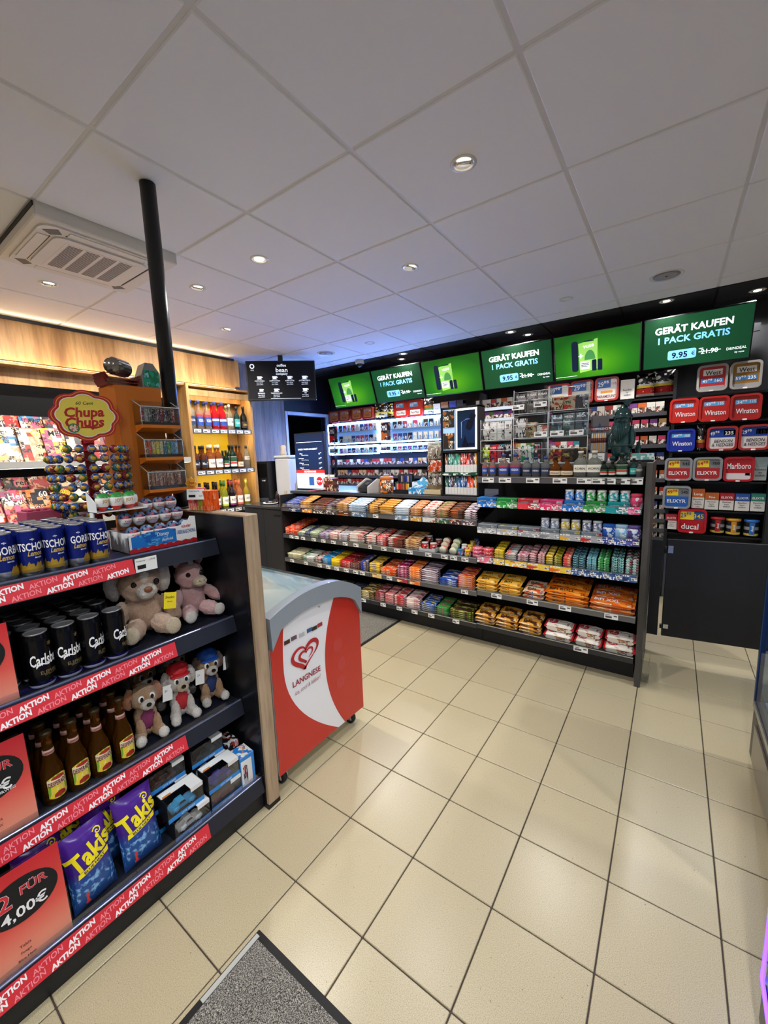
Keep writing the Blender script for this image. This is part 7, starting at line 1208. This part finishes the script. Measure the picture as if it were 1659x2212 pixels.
MB().box(-w_ / 2 + .012, w_ / 2 - .012, -.002, .11, z2 - .012, z2 + .012).build('green_shelf', pmat('#1f4a38', '#2f6a4a', '#e4ece4', 2, .4, (2, 1, 1), .7, .64), t); MB().box(-w_ / 2 + .012, w_ / 2 - .012, .1, .11, 0, zm).build('case_back', mat('case_back', '#3a3f48', .4), t)
MB().box(-w_ / 2 + .012, w_ / 2 - .012, .0, .003, .012, .016).build('clear_front', ACRYL, t)
VC = (('#8a5a3a', '#3a8a86', '#4a9a8a', '#3f9a86', '#4fa08a', '#c83a34', '#d85a4a', '#b84a4a', '#5a3a4a', '#e0a03a'), ('#2a6a5a', '#3a4a6a', '#4a3a4a', '#3a5a7a', '#3a6a9a', '#4a7ab0', '#3a5a8a', '#d84a34', '#e06a4a', '#e09a3a'))
for r in range(2):
    for k in range(10):
        h1 = VC[r][k]; l = put('vape_box', cached('vbx', lambda: MB().box(-.0125, .0125, -.01, .01, 0, .05, 1).box(-.0125, .0125, -.01, .01, .05, .125, 0).mesh('carton', [WHITE, WHITE])), None, (x0 + .024 + (w_ - .048) * (k + .5) / 10, VY + .03, CZ_ + (z2 + .013 if r == 0 else .011)), (0, 0, 0), [pmat(h1, '#1c1c20', '#f0f0f0', k % 4, .3, (1.4, 1, 2.6), .6, .64), mat('vape_pale', '#dcdcd8', .4)], (min(1.5, (w_ - .05) / 10 / .0265), 1, min(1.25, (z2 - .03) / .125)))
        tag(l, 'slim vape carton, %s from the pouch stand in the %s row' % (ORD[k], ('upper', 'lower')[r]), 'vape box', 'slim vape cartons in the display case')
# ---------------------------------------------------------------- clear stacked displays on the gum unit
TZ = 1.3725; AY_ = 2.90
def case(px0, px1, py0, py1, lab, y=AY_, d=.10):
    c = (px0 + px1) / 2; x0, x1 = xat(px0, y, TZ), xat(px1, y, TZ); z0 = max(TZ, at(c, py1, 'y', y).z); z1 = at(c, py0, 'y', y).z; w_ = x1 - x0 - .004; h_ = z1 - z0
    t = thing('clear_display', lab, 'display case', ((x0 + x1) / 2, y, z0)); e = .003; q = MB()
    for (a, b, c_, d_, f, g) in ((-w_ / 2, w_ / 2, 0, d, 0, e), (-w_ / 2, w_ / 2, 0, e, 0, h_ * .55), (-w_ / 2, -w_ / 2 + e, 0, d, 0, h_ - .004), (w_ / 2 - e, w_ / 2, 0, d, 0, h_ - .004), (-w_ / 2, w_ / 2, d - e, d, 0, h_ - .004)): q.box(a, b, c_, d_, f, g)
    q.build('acrylic_box', ACRYL, t); ed = MB(); r_ = .0022
    for P_ in (((-w_ / 2, 0, h_ * .55), (w_ / 2, 0, h_ * .55)), ((-w_ / 2, 0, 0), (w_ / 2, 0, 0)), ((-w_ / 2, 0, 0), (-w_ / 2, 0, h_)), ((w_ / 2, 0, 0), (w_ / 2, 0, h_)), ((-w_ / 2, d, h_ - .004), (w_ / 2, d, h_ - .004))): ed.tube(P_, r_, 5)
    ed.build('bright_edge', mat('acrylic_edge', '#d4dade', .2), t); return (x0 + x1) / 2, z0 + e, w_, h_
def fill(cs, items, nm):
    x, z, w_, h_ = cs; n = len(items); st = (w_ - .012) / n
    for k, (h1, h2, ink, txt_, fr) in enumerate(items):
        bw, bh = st * .94, h_ * fr; t = thing('vape_carton', 'boxed vape, %s in the %s' % (ORD[k], nm), 'vape box', (x - w_ / 2 + .006 + st * (k + .5), AY_ + .02, z + .0012), (0, 0, 0), 'boxed vapes in the clear displays')
        put('carton', UBOX, t, (0, .025, 0), mats=[pmat(h1, h2, ink, k + 2, .35, (1.6, 1, 2.4), .58, .63)], scale=(bw, .045, bh))
        if txt_: MB().text(txt_, T(0, .0015, bh * .86), bh * .10, 0, bw * .85, .04).build('lettering', WINK if ink != '#1a1a1a' else INK, t)
    ptag('price_tag', None, (0, 0, 0), (0, 0, 0), .07, .03) if False else None
B_ = [case(1108, 1182, a, b, 'clear display, %s tier of the middle column' % n) for a, b, n in ((840, 893, 'top'), (893, 946, 'second'), (946, 1000, 'lowest'))]; C_ = [case(1183, 1268, a, b, 'clear display, %s tier beside the cigar tin' % n) for a, b, n in ((830, 885, 'top'), (885, 942, 'second'), (942, 1000, 'lowest'))]; A_ = [case(1038, 1105, a, b, 'clear display, %s tier beside the poster case' % n) for a, b, n in ((905, 951, 'upper'), (951, 1000, 'lower'))]
fill(B_[0], (('#8a8684', '#5a5654', '#2a2a2c', 'ELFBAR', .82), ('#9a9694', '#6a6664', '#222224', 'ELFBAR', .86), ('#8f8b88', '#5f5b58', '#2a2a2c', 'ELFBAR', .86)), 'top tier of the middle column'); fill(B_[1], (('#e4e0de', '#c8c4c0', '#2a2a2c', 'ELFBAR', .8), ('#b8a48a', '#7a6a50', '#2a2420', 'ELFBAR', .62), ('#ece8e4', '#d87a6a', '#8a8a8a', None, .45)), 'second tier of the middle column'); fill(B_[2], (('#c8c8c8', '#a83a3a', '#2a2a2a', 'ELFBAR', .55), ('#d0ccc8', '#2a7a5a', '#2a2a2a', 'ELFBAR', .68), ('#c8d0c8', '#2a8a7a', '#2a2a2a', 'ELFBAR', .7), ('#2a2a2e', '#e8e8e8', '#c83a4a', 'MAX', .8), ('#4a4a50', '#2a2a30', '#6a6a70', None, .78)), 'lowest tier of the middle column')
fill(C_[0], (('#c8b8a0', '#a83a2a', '#5a2a1a', None, .5), ('#b8ac98', '#b03a30', '#3a5a2a', None, .5), ('#3a3a44', '#8a8a96', '#e8e8e8', 'MEGA', .55)), 'top tier beside the cigar tin'); fill(C_[1], (('#5a646c', '#3a4a5a', '#a8c8d8', 'MEGA', .82), ('#6a747a', '#4a5a5a', '#b8d0d0', 'MEGA', .84), ('#5f6870', '#3f4a58', '#b0c8d4', 'MEGA', .84)), 'second tier beside the cigar tin'); fill(C_[2], (('#8a2a34', '#2a1a1a', '#d8b04a', None, .5), ('#26221f', '#5a4030', '#d8b04a', None, .5), ('#1f1c1a', '#5a4030', '#d8b04a', None, .52)), 'lowest tier beside the cigar tin')
fill(A_[0], tuple(('#e4e2de', '#d0ccc8', '#3a2a34', 'ELFBAR', .85) for _ in range(4)), 'upper tier beside the poster case'); fill(A_[1], (('#b8d03a', '#e8e8e0', '#2a2a2a', None, .7), ('#c8343c', '#7a2028', '#2a2a2e', 'ELFBAR', .75), ('#8a4a5a', '#2a2a2e', '#c8c8c8', 'ELFBAR', .75), ('#1c1c1f', '#3a3a3e', '#e4e4e4', 'ELFBAR', .85)), 'lower tier beside the poster case')
for k, (px, py) in enumerate(((1119, 880), (1167, 873), (1168, 938), (1203, 936), (1245, 934), (1088, 995))): p = at(px, py, 'y', AY_ - .004); c = thing('price_card', 'white price card on the clear displays, %s counted from the top' % ORD[k], 'price card', p, (0, 0, 0)); ptag('card', c, (0, 0, 0), (0, 0, 0), .085, .035)
# cigar display, gnomes
x0, x1 = xat(1270, 2.90, TZ), xat(1309, 2.90, TZ); w_ = x1 - x0; t = thing('cigar_display', 'cigar tube display with a winged star tin header', 'display box', ((x0 + x1) / 2, 2.90, TZ)); H_ = at(1290, 898, 'y', 2.9).z - TZ
MB().box(-w_ / 2, w_ / 2, .06, .065, 0, H_).box(-w_ / 2, w_ / 2, 0, .065, 0, H_ * .22).build('case', mat('tin_dull', '#77747a', .35, .5), t); MB().box(-w_ / 2, w_ / 2, .057, .0599, H_ * .68, H_ * .78).build('red_band', mat('dull_maroon', '#7a3a3c', .4), t); MB().text('INDEPENDENCE', T(0, .0555, H_ * .73), .014, 0, w_ * .95, .03).build('lettering', WINK, t)
MB().prism([((.035 if i % 2 == 0 else .015) * math.sin(i * PI / 5), H_ * .74 + (.035 if i % 2 == 0 else .015) * math.cos(i * PI / 5)) for i in range(10)], .0562, .0568, 'y').build('star', mat('star_navy', '#34486a', .4), t); MB().box(-w_ / 2 + .004, w_ / 2 - .01, -.001, .0, .01, H_ * .2).build('warning_label', PAPER, t); MB().text('Rauchen', T(0, -.002, H_ * .14), .012).text('ist tödlich', T(0, -.002, H_ * .07), .012).build('warning', INK, t)
for k in range(7): l = thing('cigar_tube', 'metal cigar tube, %s from the clear displays' % ORD[k], 'cigar', ((x0 + x1) / 2 - w_ / 2 + .016 + (w_ - .03) * k / 6, 2.93, TZ + H_ * .22), (-.08, 0, 0), 'cigar tubes in the tin display'); put('tube', cached('cig', lambda: MB().lathe([(.008, 0), (.0085, .004), (.0085, .115), (.006, .122), (0, .124)], 10).mesh('tube', WHITE)), l, mats=[mat('cg_' + ('#a8a8aa', '#c8a06a')[k % 2], ('#a8a8aa', '#c8a06a')[k % 2], .3, .5)]); put('band', cached('cigb', lambda: MB().lathe([(.0088, .06), (.0088, .09)], 10).mesh('band', mat('cigar_band', '#5a2a24', .4))), l)
def gnome(px, y, z, s_, lab):
    GT = mat('gnome_teal', '#123a3c', .08, coat=.8); t = thing('garden_gnome', lab, 'gnome', (xat(px, y, z), y, z), (0, 0, -.25)); 
    def P(nm, mb): return put(nm, mb.mesh(nm, GT), t, scale=(s_ * .8, s_ * .9, s_))
    P('body', MB().lathe([(.0, .03), (.065, .03), (.075, .06), (.08, .11), (.072, .18), (.06, .23), (.05, .25)], 24)); P('head', MB().ell((0, -.005, .268), (.06, .056, .056), 20, 12)); P('hat', MB().tube([(0, 0, .285), (0, 0, .31), (.005, 0, .345), (.02, 0, .375), (.045, 0, .392), (.066, 0, .398)], [.068, .066, .048, .03, .017, .008], 20)); P('hat_brim', MB().lathe([(.06, .282), (.074, .288), (.072, .302), (.06, .304)], 24))
    bd = MB(); n = 15
    for i in range(n): a = math.radians(-75 + 150 * i / (n - 1)); L_ = .135 - .06 * abs(i - 7) / 7; bd.tube([(.058 * math.sin(a), -.012 - .052 * math.cos(a), .255), (.066 * math.sin(a), -.016 - .06 * math.cos(a), .255 - L_ * .5), (.058 * math.sin(a), -.018 - .06 * math.cos(a), .255 - L_)], [.009, .009, .003], 6)
    P('beard', bd); P('nose', MB().ell((0, -.064, .272), (.013, .013, .012), 12, 8)); [P('cheek', MB().ell((q_ * .026, -.05, .265), (.014, .012, .011), 10, 7)) for q_ in (-1, 1)]; [P('ear', MB().ell((q_ * .06, 0, .268), (.01, .008, .016), 10, 7)) for q_ in (-1, 1)]
    [P('arm', MB().tube([(q_ * .062, 0, .225), (q_ * .084, -.01, .17), (q_ * .086, -.02, .12), (q_ * .078, -.03, .09)], [.02, .023, .02, .017], 10)) for q_ in (-1, 1)]; [P('boot', MB().ell((q_ * .04, -.03, .02), (.033, .052, .026), 14, 8)) for q_ in (-1, 1)]; P('belt', MB().lathe([(.081, .098), (.083, .102), (.083, .114), (.080, .118)], 24))
gnome(1341, 2.935, TZ + .007, .92, 'large glossy dark teal garden gnome on the gum unit'); 
t = thing('gnome_box', 'low pale green box under the small gnome', 'box', (xat(1386, 2.93, TZ), 2.95, TZ + .0006)); MB().box(-.06, .06, -.035, .035, 0, .012, b=.002).build('black_base', BLACK, t); MB().box(-.055, .06, -.033, .033, .012, .05, b=.002).build('carton', pmat('#7ab0ac', '#a8d0c8', '#e8f0ec', 2, .35, (1.5, 1, 1), .66, .66), t); gnome(1378, 2.955, TZ + .0525, .2, 'tiny glossy teal gnome on the pale green box')
# small acrylic holder low on the end panel
t = thing('leaflet_holder', 'empty clear plastic holder low on the end panel', 'leaflet holder', (MX[3] + .041, 2.80, .02)); MB().box(0, .003, 0, .12, 0, .20, b=.001).box(.035, .038, 0, .12, 0, .14, b=.001).box(0, .038, 0, .12, 0, .003).build('holder', ACRYL, t)
# ---------------------------------------------------------------- swing door at the counter end
DB = mat('door_black', '#17181c', .5); t = thing('fixed_panel', 'narrow black panel between the end panel and the swing door', 'panel', (-.085, 3.2, .18)); MB().box(0, .062, 0, .025, 0, .665, b=.002).build('board', DB, t); MB().box(0, .002, -.02, .03, 0, .665).build('mounting_strip', GREY, t)
t = thing('swing_door', 'black counter swing door with steel hinges', 'swing door', (.0, 3.21, .18), (0, 0, .13)); MB().box(0, .62, 0, .025, 0, .672, b=.002).build('board', DB, t)
for z in (.58, .055):
    h_ = MB().box(.005, .035, -.006, 0, z, z + .05 if z > .3 else z + .03, b=.001).build('hinge', CHROME, t); MB().lathe([(.006, 0), (.006, .045 if z > .3 else .03)], 10, M=T(-.008, -.004, z)).build('hinge_pin', BLACK, h_)
MB().box(-.012, .0, .002, .02, .28, .58).build('hinge_strip', GREY, t)
# ---------------------------------------------------------------- coffee corner
t = thing('coffee_counter', 'dark coffee counter cabinet left of the candy shelves', 'counter', (-3.72, 3.15, 0)); MB().box(-.23, .43, -.35, .4, .08, .93, b=.002).box(-.2, .42, -.30, .4, 0, .08).build('cabinet', mat('cab_dark', '#2c2d31', .35), t); MB().box(-.235, .438, -.37, .42, .93, .96, b=.003).build('worktop', mat('cab_top', '#333438', .25), t)
for k in range(2): d_ = MB().box(-.225 + .33 * k, .10 + .33 * k, -.355, -.35, .1, .92).build('cabinet_door', mat('cab_dark'), t); MB().box(-.1 + .38 * k, .0 + .38 * k, -.362, -.355, .86, .875).build('handle', BLACK, d_)
y = 3.2; t = thing('coffee_machine', 'tall black coffee machine on the coffee counter', 'coffee machine', (xat(574, y, .96), y, .96), (0, 0, .3)); MB().box(-.11, .10, -.05, .25, 0, .47, b=.008).build('body', BLACK, t); MB().box(-.09, .08, -.052, -.05, .28, .44).build('screen', mat('coffee_screen', '#0c0d10', .1), t); MB().text('WMF', T(.03, -.053, .24), .02, 0, .05).build('lettering', WINK, t); MB().box(-.09, .08, -.14, -.05, 0, .03).build('drip_tray', GREY, t)
y = 3.35; t = thing('ice_machine', 'white rounded dispenser beside the coffee machine', 'dispenser', (xat(614, y, .96), y, .96), (0, 0, .3)); WHM = mat('machine_white', '#c8ccd4', .3); MB().box(-.07, .13, -.05, .2, 0, .5, b=.015).build('body', WHM, t); MB().box(-.08, .15, -.06, .22, .5, .535, b=.012).build('lid', WHM, t); MB().lathe([(.035, .535), (.04, .56), (.03, .6), (.035, .64), (.02, .66)], 14, cx=.02, cy=.02).build('cup_stack', mat('cup_beige', '#c8b8a0', .5), t)
y = 3.1; t = thing('bean_grinder', 'grey round machine with a vent behind the blue display', 'grinder', (xat(633, y, .96), 3.28, .96)); MB().lathe([(.09, 0), (.1, .02), (.1, .2), (.07, .26), (.0, .28)], 24).build('body', mat('grinder_grey', '#9aa0a8', .3), t); MB().lathe([(0, -.003), (.03, -.003), (.032, 0)], 16, M=T(0.02, -.1, .12, rx=PI / 2)).build('vent', BLACK, t)
y = 2.92; t = thing('sweet_dish', 'white dish with dark sweets on the coffee counter', 'dish', (xat(585, y, .96), y, .96)); MB().lathe([(.05, 0), (.075, .006), (.085, .02), (.08, .02), (.068, .01), (0, .008)], 20).build('dish', WHITE, t); q = MB(); [q.ell((RND.uniform(-.04, .04), RND.uniform(-.04, .04), .018), (.016, .012, .01), 8, 5) for _ in range(9)]; q.build('sweets', mat('dark_sweets', '#2a1c16', .4), t)
t = thing('stirrer_cup', 'cup of wooden stirrers on the coffee counter', 'cup', (xat(617, 2.9, .96), 2.9, .96)); MB().lathe([(.03, 0), (.035, .09), (.033, .09), (.028, .004), (0, .004)], 16).build('cup', pmat('#3a6ab0', '#e8e8ec', '#c83a3a', 2), t)
for k in range(10): MB().box(-.003, .003, -.001, .001, .01, .16).build('stirrer', mat('stirrer_wood', '#d8c09a', .6), t, (.015 * math.cos(k), .015 * math.sin(k), 0), (.1 * math.sin(k), .1 * math.cos(k), k))
t = thing('sauce_bottle', 'small dark bottle beside the stirrer cup', 'bottle', (xat(600, 2.98, .96), 2.98, .96)); MB().lathe([(.02, 0), (.022, .1), (.01, .12), (.01, .14), (0, .14)], 14).build('bottle', mat('dark_glass', '#2a1a16', .1), t)
# ---------------------------------------------------------------- coolers along the right edge
t = thing('glass_cooler', 'black framed glass cooler with a louvred base', 'cooler', (.36, 2.32, 0)); CBK = mat('cooler_black', '#1d1e22', .35); CGR = mat('cooler_grey', '#6f6a66', .35)
MB().box(.0, .7, -.85, 0, .06, .29, b=.004).build('base', CBK, t); MB().box(.03, .68, -.83, -.02, 0, .06).build('plinth', CBK, t); MB().box(-.006, -.0, -.80, -.09, .085, .25).build('side_panel', mat('cooler_taupe', '#6a625c', .2), t)
for k in range(5): MB().box(-.008, .0, -.84 + .0, -.62, .09 + k * .032, .106 + k * .032, b=.002).build('louvre', CGR, t)
MB().box(-.004, .7, -.86, .004, .29, .325, b=.004).build('silver_rail', mat('cooler_silver', '#9a9ca0', .25, .7), t); MB().box(0, .006, -.84, -.012, .325, 1.25).box(0, .68, -.006, 0, .325, 1.25).build('glass_pane', clear('cooler_glass', '#dfe8f2', 1.6), t)
for (x, y) in ((-.004, -.02), (-.004, -.856)): MB().box(x, x + .022, y, y + .022, .325, 1.27, b=.003).build('corner_post', mat('post_blue', '#23406a', .25, .6), t)
MB().box(-.006, .7, -.86, .004, 1.25, 1.32, b=.004).build('top', CBK, t); MB().box(.03, .66, -.8, -.04, .33, .34).build('inner_deck', mat('deck_white', '#dfe4ea', .3), t); MB().box(.05, .64, -.78, -.06, 1.24, 1.248).build('lamp', mat('cooler_lamp', '#ffffff', emit='#cfe4ff', es=5), t); MB().box(.05, .64, -.78, -.06, .75, .756).build('glass_shelf', MATS['cooler_glass'], t)
for k in range(8): b = thing('yoghurt_cup', 'white cup in the glass cooler, %s from the far corner' % ORD[k], 'cup', (.44 + .09 * (k % 2), 2.22 - .085 * (k // 2), .3412), (0, 0, 0), 'cups in the glass cooler'); put('cup', cached('ycup', lambda: MB().lathe([(.028, 0), (.034, .085), (.036, .087), (.0, .088)], 14).mesh('cup', pmat('#eef0f2', '#6aa0d0', '#d85a5a', 2))), b)
t = thing('lit_cooler', 'cooler edged with a purple light line at the picture edge', 'cooler', (.255, 1.2, 0)); MB().box(.0, .8, -1.4, 0, .03, .14, b=.004).build('base', CBK, t); PUR = mat('led_purple', '#6a4aff', emit='#4a2cff', es=9)
MB().tube([(-.002, -1.4, .145), (-.002, -.10, .135), (-.002, -.002, .15), (-.002, .0, .4), (-.002, .0, 1.3)], .0045, 6).build('light_line', PUR, t); MB().box(.004, .01, -1.4, -.004, .15, 1.3).box(.004, .8, -.008, -.002, .15, 1.3).build('glass_pane', MATS['cooler_glass'], t); MB().box(.02, .8, -1.4, -.02, .15, .16).build('inner_deck', mat('deck_white'), t); MB().box(0, .8, -1.4, 0, 1.3, 1.36).build('top', CBK, t)
